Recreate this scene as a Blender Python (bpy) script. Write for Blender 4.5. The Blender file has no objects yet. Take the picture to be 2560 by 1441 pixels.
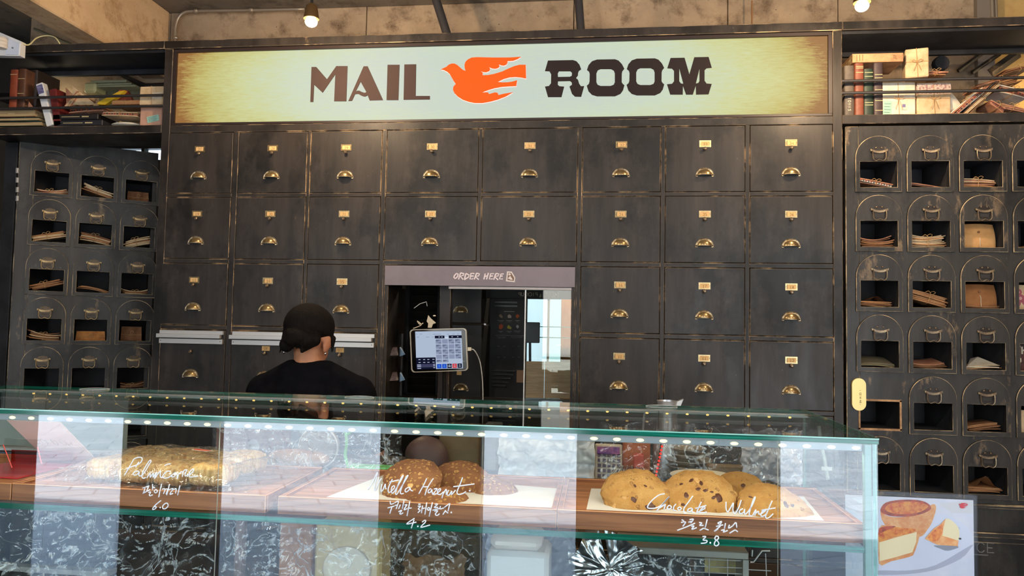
import bpy, bmesh, math, random
from mathutils import Vector, Matrix, noise
from mathutils.geometry import tessellate_polygon
random.seed(7)
C = bpy.context.scene.collection
R = math.radians
PI = math.pi
# ---------------------------------------------------------------- camera
YAW, PITCH, ROLL, F = 0.118326, 0.053043, 0.018728, 1850.0
EYE = Vector((0, 0, 1.5))
def cam_axes():
    cy, sy, cp, sp = math.cos(YAW), math.sin(YAW), math.cos(PITCH), math.sin(PITCH)
    f = Vector((-sy*cp, cy*cp, sp)); r = Vector((cy, sy, 0)); u = r.cross(f)
    c, s = math.cos(ROLL), math.sin(ROLL)
    return c*r + s*u, -s*r + c*u, f
CR, CU, CF = cam_axes()
def ray(px, py): return CF + (px-1280)/F*CR - (py-720.5)/F*CU
def P(px, py, Y=3.2):                      # measured pixel -> point on the plane y = Y
    d = ray(px, py); return EYE + d*(Y/d.y)
def PX(px, py, Y=3.2): return P(px, py, Y).x
def PZ(px, py, Y=3.2): return P(px, py, Y).z
cam = bpy.data.cameras.new('camera'); co = bpy.data.objects.new('camera', cam); C.objects.link(co)
cam.sensor_fit = 'HORIZONTAL'; cam.sensor_width = 36; cam.lens = 36*F/2560; cam.clip_start = .02
m = Matrix((CR, CU, -CF)).transposed().to_4x4(); m.translation = EYE; co.matrix_world = m
bpy.context.scene.camera = co
# ---------------------------------------------------------------- materials
def srgb(r, g, b):
    return tuple(((c/255)/12.92 if c/255 <= .04045 else ((c/255+.055)/1.055)**2.4) for c in (r, g, b)) + (1,)
MATS = {}
def mat(name, col, rough=.6, metal=0, col2=None, nscale=8, stretch=(1, 1, 1), lo=.4, hi=.6, bump=0, bscale=None,
        emit=None, estr=0, spec=.5, coat=0, detail=6, sss=0, obj=True):
    if name in MATS: return MATS[name]
    m = bpy.data.materials.new(name); m.use_nodes = True; nt = m.node_tree; b = nt.nodes['Principled BSDF']; MATS[name] = m
    N = nt.nodes.new; L = nt.links.new
    c = srgb(*col)
    b.inputs['Base Color'].default_value = c; b.inputs['Roughness'].default_value = rough; b.inputs['Metallic'].default_value = metal
    b.inputs['Specular IOR Level'].default_value = spec; b.inputs['Coat Weight'].default_value = coat
    if sss: b.inputs['Subsurface Weight'].default_value = sss; b.inputs['Subsurface Radius'].default_value = (.01, .005, .003)
    if emit is not None: b.inputs['Emission Color'].default_value = srgb(*emit); b.inputs['Emission Strength'].default_value = estr
    if col2 or bump:
        tc = N('ShaderNodeTexCoord'); mp = N('ShaderNodeMapping'); mp.inputs['Scale'].default_value = stretch
        g = N('ShaderNodeNewGeometry')
        L((g.outputs['Position'] if not obj else tc.outputs['Object']), mp.inputs['Vector'])
        nz = N('ShaderNodeTexNoise'); nz.inputs['Scale'].default_value = nscale; nz.inputs['Detail'].default_value = detail; nz.inputs['Roughness'].default_value = .65
        L(mp.outputs[0], nz.inputs['Vector'])
        if col2:
            rp = N('ShaderNodeMapRange'); rp.inputs[1].default_value = lo; rp.inputs[2].default_value = hi
            L(nz.outputs[0], rp.inputs[0])
            mx = N('ShaderNodeMix'); mx.data_type = 'RGBA'; mx.inputs[6].default_value = c; mx.inputs[7].default_value = srgb(*col2)
            L(rp.outputs[0], mx.inputs[0]); L(mx.outputs[2], b.inputs['Base Color'])
        if bump:
            n2 = nz
            if bscale:
                n2 = N('ShaderNodeTexNoise'); n2.inputs['Scale'].default_value = bscale; n2.inputs['Detail'].default_value = 5; L(mp.outputs[0], n2.inputs['Vector'])
            bp = N('ShaderNodeBump'); bp.inputs['Strength'].default_value = bump; bp.inputs['Distance'].default_value = .01
            L(n2.outputs[0], bp.inputs['Height']); L(bp.outputs[0], b.inputs['Normal'])
    return m
def glass(name, tint=(.93, .97, .95), rough=0, refl=1.0, bumps=0, bscale=10, ior=1.5):
    m = bpy.data.materials.new(name); m.use_nodes = True; nt = m.node_tree; N = nt.nodes.new; L = nt.links.new; MATS[name] = m
    nt.nodes.clear(); o = N('ShaderNodeOutputMaterial')
    t = N('ShaderNodeBsdfTransparent'); t.inputs[0].default_value = tint + (1,)
    gl = N('ShaderNodeBsdfGlossy'); gl.inputs['Roughness'].default_value = rough; gl.inputs[0].default_value = (refl, refl, refl, 1)
    ge = N('ShaderNodeNewGeometry'); mr = N('ShaderNodeMapRange'); mr.inputs[3].default_value = ior; mr.inputs[4].default_value = 1/ior
    L(ge.outputs['Backfacing'], mr.inputs[0]); fr = N('ShaderNodeFresnel'); L(mr.outputs[0], fr.inputs['IOR'])
    mx = N('ShaderNodeMixShader'); L(fr.outputs[0], mx.inputs[0]); L(t.outputs[0], mx.inputs[1]); L(gl.outputs[0], mx.inputs[2]); L(mx.outputs[0], o.inputs[0])
    if bumps:
        tc = N('ShaderNodeTexCoord'); nz = N('ShaderNodeTexNoise'); nz.inputs['Scale'].default_value = bscale; nz.inputs['Detail'].default_value = 3
        nz.inputs['Distortion'].default_value = 1.2
        L(tc.outputs['Object'], nz.inputs['Vector']); bp = N('ShaderNodeBump'); bp.inputs['Strength'].default_value = bumps; bp.inputs['Distance'].default_value = .02
        L(nz.outputs[0], bp.inputs['Height']); L(bp.outputs[0], gl.inputs['Normal']); L(bp.outputs[0], fr.inputs['Normal'])
    return m
def emis(name, col, s):
    m = bpy.data.materials.new(name); m.use_nodes = True; nt = m.node_tree; nt.nodes.clear(); MATS[name] = m
    o = nt.nodes.new('ShaderNodeOutputMaterial'); e = nt.nodes.new('ShaderNodeEmission'); e.inputs[0].default_value = srgb(*col); e.inputs[1].default_value = s
    nt.links.new(e.outputs[0], o.inputs[0]); return m

def paint(name, base, streak, worn, rough=.42, wear=.66, seed=0):
    # spec kept low: an old brushed coat
    """black cabinet paint: brushed streaks, rubbed patches of bare wood and pale scuffs"""
    m = bpy.data.materials.new(name); m.use_nodes = True; nt = m.node_tree; b = nt.nodes['Principled BSDF']; N = nt.nodes.new; L = nt.links.new; MATS[name] = m
    g = N('ShaderNodeNewGeometry')
    def nz(scale, st, det=6, off=0):
        mp = N('ShaderNodeMapping'); mp.inputs['Scale'].default_value = st; mp.inputs['Location'].default_value = (off+seed, off, off)
        L(g.outputs['Position'], mp.inputs[0]); n = N('ShaderNodeTexNoise'); n.inputs['Scale'].default_value = scale; n.inputs['Detail'].default_value = det
        n.inputs['Roughness'].default_value = .7; L(mp.outputs[0], n.inputs[0]); return n.outputs[0]
    def rng(s, a, c):
        r = N('ShaderNodeMapRange'); r.inputs[1].default_value = a; r.inputs[2].default_value = c; L(s, r.inputs[0]); return r.outputs[0]
    def mix(f, a, c):
        x = N('ShaderNodeMix'); x.data_type = 'RGBA'; L(f, x.inputs[0])
        for i, v in ((6, a), (7, c)):
            if isinstance(v, tuple): x.inputs[i].default_value = v
            else: L(v, x.inputs[i])
        return x.outputs[2]
    c1 = mix(rng(nz(14, (1, 1, .12)), .35, .7), srgb(*base), srgb(*streak))
    c2 = mix(rng(nz(9, (1, 1, .35), 8, 3), wear, wear+.06), c1, srgb(*worn))
    pr = N('ShaderNodeMath'); pr.operation = 'MULTIPLY'; L(rng(nz(60, (1, 1, .6), 6, 7), .66, .72), pr.inputs[0]); pr.inputs[1].default_value = .35
    c3 = mix(pr.outputs[0], c2, srgb(150, 145, 135))
    c3 = mix(rng(nz(3.2, (1, 1, .7), 7, 17), .5, .62), c3, srgb(*[int(v*.62) for v in base]))
    b.inputs['Specular IOR Level'].default_value = .36
    L(c3, b.inputs['Base Color'])
    L(rng(nz(6, (1, 1, .3), 6, 5), .3, .7), (rr := N('ShaderNodeMapRange')).inputs[0]); rr.inputs[3].default_value = rough-.1; rr.inputs[4].default_value = rough+.16
    L(rr.outputs[0], b.inputs['Roughness'])
    bp = N('ShaderNodeBump'); bp.inputs['Strength'].default_value = .12; bp.inputs['Distance'].default_value = .004
    L(nz(30, (1, 1, .1), 4, 2), bp.inputs['Height']); L(bp.outputs[0], b.inputs['Normal'])
    return m
PAINT = paint('black_cabinet_paint', (40, 36, 33), (62, 55, 50), (96, 82, 66), rough=.4)
PAINT2 = paint('black_pigeonhole_paint', (42, 40, 38), (64, 61, 57), (122, 103, 80), wear=.585, seed=4)
WORN = mat('worn_edge_wood', (78, 68, 58), .6, col2=(206, 174, 134), nscale=26, stretch=(.35, 1, .35), lo=.5, hi=.62, obj=False)
WORN2 = mat('worn_arch_edge_wood', (100, 90, 76), .6, col2=(220, 194, 152), nscale=16, stretch=(.6, 1, .6), lo=.44, hi=.62, obj=False)
INNER = mat('black_interior', (36, 37, 39), .7, spec=.12, col2=(48, 49, 52), nscale=6)
BLACK = mat('matte_black', (16, 16, 17), .6)
GAP = mat('dark_gap', (8, 8, 8), .9)
BRASS = mat('aged_brass', (184, 162, 120), .3, .85, col2=(128, 98, 60), nscale=30, lo=.45, hi=.8)
BRASSR = mat('brass_rim', (222, 210, 182), .42, .6, col2=(130, 112, 82), nscale=60)
BRONZE = mat('dark_bronze', (120, 104, 86), .35, .7, col2=(180, 158, 124), nscale=50, lo=.45, hi=.7)
CARD = mat('yellowed_card', (226, 182, 120), .8)
INK = mat('black_ink', (44, 30, 20), .8)
ALU = mat('brushed_aluminium', (205, 203, 200), .4, .55)
CHROME = mat('chrome', (215, 215, 215), .12, 1)
KRAFT = mat('kraft_paper', (176, 128, 84), .8, col2=(146, 98, 60), nscale=12, bump=.3)
KRAFT2 = mat('dark_kraft_paper', (136, 92, 58), .8, col2=(104, 68, 42), nscale=12, bump=.3)
CREAM = mat('cream_paper', (216, 190, 150), .8, col2=(190, 158, 116), nscale=14, bump=.3)
PALE = mat('pale_paper', (226, 216, 196), .8, col2=(200, 186, 160), nscale=9, bump=.2)
PINKP = mat('pink_tan_paper', (196, 140, 108), .8, col2=(160, 104, 76), nscale=14)
TWINE = mat('jute_twine', (178, 140, 92), .9)
REDB = mat('red_book_cloth', (120, 34, 28), .6, col2=(92, 24, 20), nscale=20)
ORANGEB = mat('orange_brown_book_cloth', (156, 72, 38), .6, col2=(128, 54, 28), nscale=20)
BROWNB = mat('brown_book_leather', (70, 40, 26), .5, col2=(100, 60, 36), nscale=18)
GREENB = mat('green_book_cloth', (26, 40, 30), .55, col2=(36, 54, 40), nscale=18)
PURPB = mat('plum_book_cloth', (52, 40, 42), .55, col2=(70, 54, 54), nscale=18)
GREYB = mat('grey_book_cloth', (70, 62, 56), .6, col2=(90, 80, 70), nscale=18)
PAGES = mat('book_pages', (196, 168, 122), .9, col2=(140, 112, 76), nscale=60, stretch=(.05, 1, 3))
GOLDL = mat('gold_lettering', (200, 180, 130), .5)
TRAY = mat('walnut_tray_wood', (172, 108, 68), .5, col2=(112, 64, 40), nscale=14, stretch=(.22, 2, 7), lo=.4, hi=.7, obj=False)
TRAYF = mat('tray_floor_wood', (184, 122, 80), .5, col2=(134, 82, 50), nscale=14, stretch=(.22, 6, 2), lo=.4, hi=.7, obj=False)
WHITE = mat('white_plastic', (232, 230, 226), .4)
PAPERW = mat('white_baking_paper', (222, 217, 212), .8)
CONC = None
EDGE = mat('green_glass_edge', (14, 92, 74), .12, spec=.6, col2=(40, 150, 124), nscale=30, stretch=(.1, 3, 8), lo=.5, hi=.7, obj=False)
EDGEL = mat('bright_glass_edge', (120, 205, 186), .1, spec=.9, col2=(190, 235, 222), nscale=60, stretch=(.2, 3, 3), lo=.4, hi=.7, obj=False)
GLASS = glass('clear_glass', (.95, .985, .97))
GLASSTOP = glass('top_glass', (.93, .95, .94), refl=.85)
FILM = glass('clear_plastic_film', (.97, .97, .98), .07, 1.0, 1.0, 9, ior=1.9)
ACRYL = glass('clear_acrylic', (.94, .94, .94), .02)
FILM2 = glass('bag_film', (.985, .975, .96), .06, 1.0, .5, 26, ior=1.7)
def creased(m, sc, fac, lo):
    nt = m.node_tree; N = nt.nodes.new; L = nt.links.new; o = [n for n in nt.nodes if n.type == 'OUTPUT_MATERIAL'][0]; src = o.inputs[0].links[0].from_socket
    tc = N('ShaderNodeTexCoord'); nz = N('ShaderNodeTexNoise'); nz.inputs['Scale'].default_value = sc; nz.inputs['Detail'].default_value = 4; nz.inputs['Distortion'].default_value = 2.2; L(tc.outputs['Object'], nz.inputs['Vector'])
    a = N('ShaderNodeMath'); a.operation = 'SUBTRACT'; L(nz.outputs[0], a.inputs[0]); a.inputs[1].default_value = .5; b = N('ShaderNodeMath'); b.operation = 'ABSOLUTE'; L(a.outputs[0], b.inputs[0])
    r = N('ShaderNodeMapRange'); r.inputs[1].default_value = lo; r.inputs[2].default_value = 0; r.inputs[3].default_value = .03; r.inputs[4].default_value = fac; L(b.outputs[0], r.inputs[0])
    d = N('ShaderNodeBsdfDiffuse'); d.inputs[0].default_value = (.85, .88, .92, 1); mx = N('ShaderNodeMixShader'); L(r.outputs[0], mx.inputs[0]); L(src, mx.inputs[1]); L(d.outputs[0], mx.inputs[2]); L(mx.outputs[0], o.inputs[0])
creased(FILM, 4.2, .5, .016); creased(FILM2, 14, .16, .010)
SKIN = mat('skin', (196, 140, 104), .5, sss=.15, col2=(184, 122, 90), nscale=12)
HAIR = mat('black_hair', (9, 7, 6), .75, spec=.16, col2=(26, 19, 16), nscale=90, stretch=(2, 2, .25), bump=.5)
SHIRT = mat('black_jersey', (13, 13, 17), .95, spec=.08, col2=(19, 18, 23), nscale=30, bump=.1)
TROUS = mat('charcoal_trousers', (30, 30, 34), .9)
def concrete(name, a, b, dark, orange=None):
    m = bpy.data.materials.new(name); m.use_nodes = True; nt = m.node_tree; bs = nt.nodes['Principled BSDF']; N = nt.nodes.new; L = nt.links.new
    g = N('ShaderNodeNewGeometry'); bs.inputs['Roughness'].default_value = .85
    def nz(sc, det, off):
        mp = N('ShaderNodeMapping'); mp.inputs['Location'].default_value = (off, off, off); L(g.outputs['Position'], mp.inputs[0])
        n = N('ShaderNodeTexNoise'); n.inputs['Scale'].default_value = sc; n.inputs['Detail'].default_value = det; n.inputs['Roughness'].default_value = .7; L(mp.outputs[0], n.inputs[0]); return n.outputs[0]
    def step(src, lo, hi, A, B):
        r = N('ShaderNodeMapRange'); r.inputs[1].default_value = lo; r.inputs[2].default_value = hi; L(src, r.inputs[0])
        x = N('ShaderNodeMix'); x.data_type = 'RGBA'; L(r.outputs[0], x.inputs[0])
        for i, v in ((6, A), (7, B)):
            if isinstance(v, tuple): x.inputs[i].default_value = v
            else: L(v, x.inputs[i])
        return x.outputs[2]
    c = step(nz(3, 8, 0), .35, .65, srgb(*a), srgb(*b))
    c = step(nz(7, 9, 5), .50, .66, c, srgb(*dark))
    c = step(nz(34, 5, 9), .66, .70, c, srgb(*[int(v*.55) for v in dark]))
    if orange: c = step(nz(2.2, 6, 13), .60, .74, c, srgb(*orange))
    L(c, bs.inputs['Base Color'])
    bp = N('ShaderNodeBump'); bp.inputs['Strength'].default_value = .5; bp.inputs['Distance'].default_value = .01; L(nz(22, 8, 2), bp.inputs['Height']); L(bp.outputs[0], bs.inputs['Normal'])
    return m
CONC = concrete('rough_concrete', (176, 153, 124), (146, 126, 102), (106, 86, 66))
CONCL = concrete('plastered_beam', (212, 182, 144), (190, 160, 124), (160, 128, 92), (176, 136, 86))
CONCC = concrete('ceiling_concrete', (126, 116, 102), (106, 97, 85), (82, 73, 62))
PLASTER = mat('dark_plaster', (70, 66, 62), .9, col2=(58, 55, 52), nscale=3)
FLOORM = mat('grey_floor_tile', (120, 116, 110), .5, col2=(100, 97, 92), nscale=3)
# ---------------------------------------------------------------- mesh builder
ORG = {}
class MB:
    def __init__(s): s.v = []; s.f = []; s.m = []
    def add(s, vs, fs, mi=0):
        o = len(s.v); s.v += [Vector(v) for v in vs]; s.f += [[i+o for i in f] for f in fs]; s.m += ([mi]*len(fs) if isinstance(mi, int) else list(mi)); return s
    def box(s, x0, x1, y0, y1, z0, z1, mi=0, ch=0, mc=None, M=None):
        if x0 > x1: x0, x1 = x1, x0
        if y0 > y1: y0, y1 = y1, y0
        if z0 > z1: z0, z1 = z1, z0
        if not ch:
            vs = [(x, y, z) for x in (x0, x1) for y in (y0, y1) for z in (z0, z1)]
            fs = [(0, 1, 3, 2), (4, 6, 7, 5), (0, 4, 5, 1), (2, 3, 7, 6), (0, 2, 6, 4), (1, 5, 7, 3)]; mi = [mi]*6
        else:
            mc = mi if mc is None else mc
            ch = min(ch, (x1-x0)*.45, (y1-y0)*.45, (z1-z0)*.45)
            lo = (x0, y0, z0); hi = (x1, y1, z1); vs = []; idx = {}
            for sx in (0, 1):
                for sy in (0, 1):
                    for sz in (0, 1):
                        sg = (sx, sy, sz)
                        for a in range(3):
                            p = [(hi[k]-(0 if k == a else ch)) if sg[k] else (lo[k]+(0 if k == a else ch)) for k in range(3)]
                            idx[sg, a] = len(vs); vs.append(tuple(p))
            fs = []; ms = []
            for a in range(3):
                b, c = (a+1) % 3, (a+2) % 3
                for sa in (0, 1):
                    q = []
                    for sb, sc in ((0, 0), (1, 0), (1, 1), (0, 1)):
                        g = [0]*3; g[a] = sa; g[b] = sb; g[c] = sc; q.append(idx[tuple(g), a])
                    fs.append(q); ms.append(mi)
                for sb in (0, 1):
                    for sc in (0, 1):
                        g0 = [0]*3; g1 = [0]*3; g0[a] = 0; g1[a] = 1; g0[b] = g1[b] = sb; g0[c] = g1[c] = sc
                        fs.append([idx[tuple(g0), b], idx[tuple(g1), b], idx[tuple(g1), c], idx[tuple(g0), c]]); ms.append(mc)
            for sx in (0, 1):
                for sy in (0, 1):
                    for sz in (0, 1): fs.append([idx[(sx, sy, sz), a] for a in range(3)]); ms.append(mc)
            mi = ms
        if M is not None: vs = [M @ Vector(v) for v in vs]
        return s.add(vs, fs, mi)
    def prism(s, loops, fn, d, mi=0, mside=None):
        """loops: outer + holes of 2d points; fn(a, b, t) -> 3d point, t in 0..d"""
        mside = mi if mside is None else mside
        tri = tessellate_polygon([[Vector((a, b, 0)) for a, b in l] for l in loops])
        pts = [p for l in loops for p in l]; n = len(pts)
        vs = [fn(a, b, 0) for a, b in pts] + [fn(a, b, d) for a, b in pts]
        fs = [list(t) for t in tri] + [[i+n for i in reversed(t)] for t in tri]; ms = [mi]*len(fs); o = 0
        for l in loops:
            k = len(l)
            for i in range(k):
                a, b = o+i, o+(i+1) % k; fs.append([a, b, b+n, a+n]); ms.append(mside)
            o += k
        return s.add(vs, fs, ms)
    def tube(s, pts, r, n=8, mi=0, closed=False, cap=True, flat=None):
        pts = [Vector(p) for p in pts]; k = len(pts)
        rs = r if isinstance(r, (list, tuple)) else [r]*k
        vs = []; fs = []; up = None
        for i, p in enumerate(pts):
            if closed: t = pts[(i+1) % k]-pts[i-1]
            else: t = pts[min(i+1, k-1)]-pts[max(i-1, 0)]
            if t.length < 1e-9: t = Vector((0, 0, 1))
            t.normalize()
            if up is None: up = Vector((0, 1, 0)) if abs(t.y) < .9 else Vector((0, 0, 1))
            a = t.cross(up)
            if a.length < 1e-6: a = t.orthogonal()
            a.normalize(); b = a.cross(t).normalized(); up = b
            for j in range(n):
                w = 2*PI*j/n; q = a*math.cos(w)*rs[i]+b*math.sin(w)*rs[i]
                if flat is not None: q.y *= flat
                vs.append(p+q)
        for i in range(k if closed else k-1):
            for j in range(n):
                a, b = i*n+j, i*n+(j+1) % n; c = ((i+1) % k)*n
                fs.append([a, b, c+(j+1) % n, c+j])
        if cap and not closed: fs += [list(range(n)), [(k-1)*n+j for j in reversed(range(n))]]
        return s.add(vs, fs, mi)
    def lathe(s, prof, c, n=20, axis='z', mi=0):
        vs = []; fs = []; c = Vector(c)
        for r, h in prof:
            for j in range(n):
                w = 2*PI*j/n; a, b = r*math.cos(w), r*math.sin(w)
                vs.append(c+Vector({'z': (a, b, h), 'y': (a, h, b), 'x': (h, a, b)}[axis]))
        for i in range(len(prof)-1):
            for j in range(n): fs.append([i*n+j, i*n+(j+1) % n, (i+1)*n+(j+1) % n, (i+1)*n+j])
        fs += [list(range(n)), [(len(prof)-1)*n+j for j in reversed(range(n))]]
        return s.add(vs, fs, mi)
    def ell(s, c, r, nu=16, nv=10, mi=0, fn=None, M=None):
        vs = []; fs = []; c = Vector(c)
        for i in range(nv+1):
            th = PI*i/nv
            for j in range(nu):
                w = 2*PI*j/nu; p = Vector((r[0]*math.sin(th)*math.cos(w), r[1]*math.sin(th)*math.sin(w), r[2]*math.cos(th)))
                if fn: p = fn(p)
                if M is not None: p = M @ p
                vs.append(c+p)
        for i in range(nv):
            for j in range(nu):
                fs.append([i*nu+j, i*nu+(j+1) % nu, (i+1)*nu+(j+1) % nu, (i+1)*nu+j])
        return s.add(vs, fs, mi)
    def grid(s, fn, nu, nv, mi=0):
        vs = [fn(i/nu, j/nv) for j in range(nv+1) for i in range(nu+1)]
        return s.add(vs, [[j*(nu+1)+i, j*(nu+1)+i+1, (j+1)*(nu+1)+i+1, (j+1)*(nu+1)+i] for j in range(nv) for i in range(nu)], mi)
    def xf(s, M): s.v = [M @ v for v in s.v]; return s
    def mesh(s, name, mats, smooth=False, inv=None, merge=False, recalc=True):
        me = bpy.data.meshes.new(name); vs = [inv @ v for v in s.v] if inv is not None else s.v
        me.from_pydata([tuple(v) for v in vs], [], s.f)
        for mm in (mats if isinstance(mats, (list, tuple)) else [mats]): me.materials.append(mm)
        for p, k in zip(me.polygons, s.m): p.material_index = k; p.use_smooth = bool(smooth)
        bm = bmesh.new(); bm.from_mesh(me)
        if merge: bmesh.ops.remove_doubles(bm, verts=bm.verts, dist=1e-5)
        if recalc: bmesh.ops.recalc_face_normals(bm, faces=bm.faces)
        bm.to_mesh(me); bm.free()
        if smooth and smooth != 'all':
            me.set_sharp_from_angle(angle=R(40))
        return me
    def build(s, name, mats, parent=None, smooth=False, local=False, merge=False, recalc=True):
        if parent is None:
            if local: org = Matrix()
            else:
                lo = Vector([min(v[k] for v in s.v) for k in range(3)]); hi = Vector([max(v[k] for v in s.v) for k in range(3)])
                org = Matrix.Translation(((lo.x+hi.x)/2, (lo.y+hi.y)/2, lo.z))
        else: org = ORG[parent]
        o = bpy.data.objects.new(name, s.mesh(name, mats, smooth, None if local else org.inverted(), merge, recalc)); C.objects.link(o)
        ORG[o] = org
        if parent is None: o.matrix_world = org
        else: o.parent = parent
        return o
def tag(o, label=None, cat=None, group=None, kind=None):
    if label: o['label'] = label
    if cat: o['category'] = cat
    if group: o['group'] = group
    if kind: o['kind'] = kind
    return o
def thing(name, label, cat, loc=(0, 0, 0), rz=0, group=None, M=None):
    o = bpy.data.objects.new(name, None); C.objects.link(o); o.empty_display_size = .05
    M = M if M is not None else Matrix.Translation(loc) @ Matrix.Rotation(rz, 4, 'Z')
    o.matrix_world = M; ORG[o] = M; return tag(o, label, cat, group)
def inst(name, me, parent, loc, rot=(0, 0, 0)):     # a part that shares its mesh data
    o = bpy.data.objects.new(name, me); C.objects.link(o); o.parent = parent; o.location = loc; o.rotation_euler = rot
    ORG[o] = ORG[parent] @ Matrix.Translation(loc); return o
def struct(mb, name, mats, **k): return tag(mb.build(name, mats, **k), kind='structure')
def smooth_path(pts, k=5, closed=False):
    pts = [Vector(p) for p in pts]; n = len(pts); out = []
    if n < 3: return pts
    for i in range(n if closed else n-1):
        g = (lambda j: pts[j % n]) if closed else (lambda j: pts[max(0, min(n-1, j))])
        p0, p1, p2, p3 = g(i-1), g(i), g(i+1), g(i+2)
        for t in range(k):
            u = t/k; out.append(.5*((2*p1)+(p2-p0)*u+(2*p0-5*p1+4*p2-p3)*u*u+(3*p1-p0-3*p2+p3)*u**3))
    if not closed: out.append(pts[-1])
    return out
# stroke font (0..1 wide, 0..1 high)
SF = {'0': ['2,0 8,0 10,3 10,7 8,10 2,10 0,7 0,3 2,0'], '1': ['2,8 5,10 5,0', '2,0 8,0'], '2': ['0,8 3,10 7,10 10,8 9,5 0,0 10,0'], '3': ['0,9 5,10 9,8 7,5.5 4,5 9,4 10,2 6,0 0,1'],
      '4': ['7,0 7,10 0,3 10,3'], '5': ['9,10 2,10 1,5.5 6,6 10,4 8,0 0,0.5'], '6': ['8,10 3,7 0,3 3,0 8,0 10,3 7,5 1,4'], '7': ['0,10 10,10 4,0'], '8': ['5,5.3 1,7.5 5,10 9,7.5 5,5.3 0,2.5 5,0 10,2.5 5,5.3'],
      '9': ['9,6 4,5 0,7 3,10 8,10 10,7 8,3 4,0'], 'C': ['10,8 7,10 3,10 0,7 0,3 3,0 7,0 10,2'], 'E': ['9,10 0,10 0,0 9,0', '0,5 7,5'], 'O': ['3,0 7,0 10,3 10,7 7,10 3,10 0,7 0,3 3,0'],
      'R': ['0,0 0,10 6,10 9,8 6,5 0,5', '5,5 10,0'], 'D': ['0,0 0,10 5,10 9,7 9,3 5,0 0,0'], 'P': ['0,0 0,10 7,10 9,8 7,5 0,5'], 'I': ['5,0 5,10'], 'K': ['0,0 0,10', '9,10 0,4', '3,6 9,0'], 'U': ['0,10 0,3 3,0 7,0 10,3 10,10'],
      'S': ['9,9 5,10 1,8 3,5.5 8,4.5 9,2 5,0 0,1'], 'L': ['0,10 0,0 8,0'], 'T': ['0,10 10,10', '5,10 5,0'], 'W': ['0,10 2.5,0 5,8 7.5,0 10,10'], 'N': ['0,0 0,10 9,0 9,10'], 'H': ['0,0 0,10', '9,0 9,10', '0,5 9,5'],
      'A': ['0,0 5,10 10,0', '2,4 8,4'], 'M': ['0,0 0,10 5,4 10,10 10,0'], '&': ['10,0 2,8 5,10 7,8 1,3 3,0 6,0 10,4'], '.': ['4,0 5,0']}
def write(mb, text, fn, h, w=None, gap=None, r=.0006, mi=0, n=5, flat=.5, center=True):
    """fn(u, v) -> 3d; letters h high, w wide"""
    w = w or h*.6; gap = gap or h*.25; tot = len(text)*(w+gap)-gap; u0 = -tot/2 if center else 0
    for ch in text:
        for st in SF.get(ch, []):
            mb.tube([fn(u0+float(p.split(',')[0])/10*w, float(p.split(',')[1])/10*h) for p in st.split()], r, n, mi, flat=flat)
        u0 += w+gap
    return mb
# ================================================================ setting
D = 3.2
struct(MB().box(-4.2, 3.4, -1.0, 5.32, -.1, 0), 'floor', FLOORM)
struct(MB().box(-4.2, 3.4, -1.0, 5.34, 3.19, 3.3), 'ceiling', CONCC)
struct(MB().box(-4.2, -4.05, -1.0, 5.34, 0, 3.19), 'wall_left', PLASTER)
struct(MB().box(3.25, 3.4, -1.0, 5.34, 0, 3.19), 'wall_right', mat('ochre_plaster', (186, 150, 96), .9, col2=(170, 132, 80), nscale=3))
# beam across, over the cabinets
b = MB(); 
xs = [-3.2, -2.36, -1.25, -.15, .62, 1.15, 1.82]
for i in range(6): b.box(xs[i]+.002, xs[i+1]-.002, 3.73+random.uniform(0, .004), 4.0, 2.52, 3.19, ch=.003)
struct(b, 'trim_1', CONC)
struct(MB().box(-2.50, -2.36, -1.0, 3.72, 2.82, 3.19, ch=.006), 'trim_2', CONCL)
b = MB().box(1.82, 2.05, 3.76, 4.0, 2.3, 3.19).box(2.05, 2.12, 3.70, 4.0, 0, 3.19).box(2.12, 3.25, 3.78, 3.95, 0, 3.19).box(1.0, 2.05, 3.96, 4.0, 0, 2.52)
struct(b, 'trim_3', mat('warm_plaster', (196, 164, 104), .9, col2=(176, 142, 86), nscale=4, bump=.2))
# back room: rear wall with a high window and a glazed opening seen through the order window
YB = 5.2
wx0, wx1, wz0, wz1 = PX(265, 372, YB), PX(420, 372, YB), PZ(350, 400, YB), PZ(350, 366, YB)
gx0, gx1, gz0, gz1 = PX(1308, 830, YB), PX(1450, 830, YB), 1.0, PZ(1350, 747, YB)
b = MB()
for x0, x1, z0, z1 in ((-4.05, wx0, 0, 3.16), (wx0, wx1, 0, wz0), (wx0, wx1, wz1, 3.16), (wx1, gx0, 0, 3.16), (gx0, gx1, 0, gz0), (gx0, gx1, gz1, 3.16), (gx1, 3.25, 0, 3.16)):
    b.box(x0, x1, YB, YB+.12, z0, z1)
struct(b, 'wall_back', mat('black_backroom_wall', (30, 28, 27), .8, col2=(38, 35, 33), nscale=3))
b = MB().box(wx0, wx1, YB+.02, YB+.03, wz0, wz1, 1)
b.box(PX(358, 372, YB)-.012, PX(358, 372, YB)+.012, YB-.005, YB+.05, wz0, wz1, 0); b.box(wx0, wx1, YB-.01, YB+.05, wz1-.02, wz1, 0)
struct(b, 'window_1', [BLACK, glass('window_glass', (.96, .98, .98))])
b = MB().box(gx0, gx1, YB+.05, YB+.056, gz0, gz1, 1)
b.box(gx0, gx0+.02, YB, YB+.1, gz0, gz1).box(PX(1370, 830, YB)-.008, PX(1370, 830, YB)+.008, YB+.02, YB+.08, gz0, gz1)
struct(b, 'window_2', [ALU, MATS['window_glass']])
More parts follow.
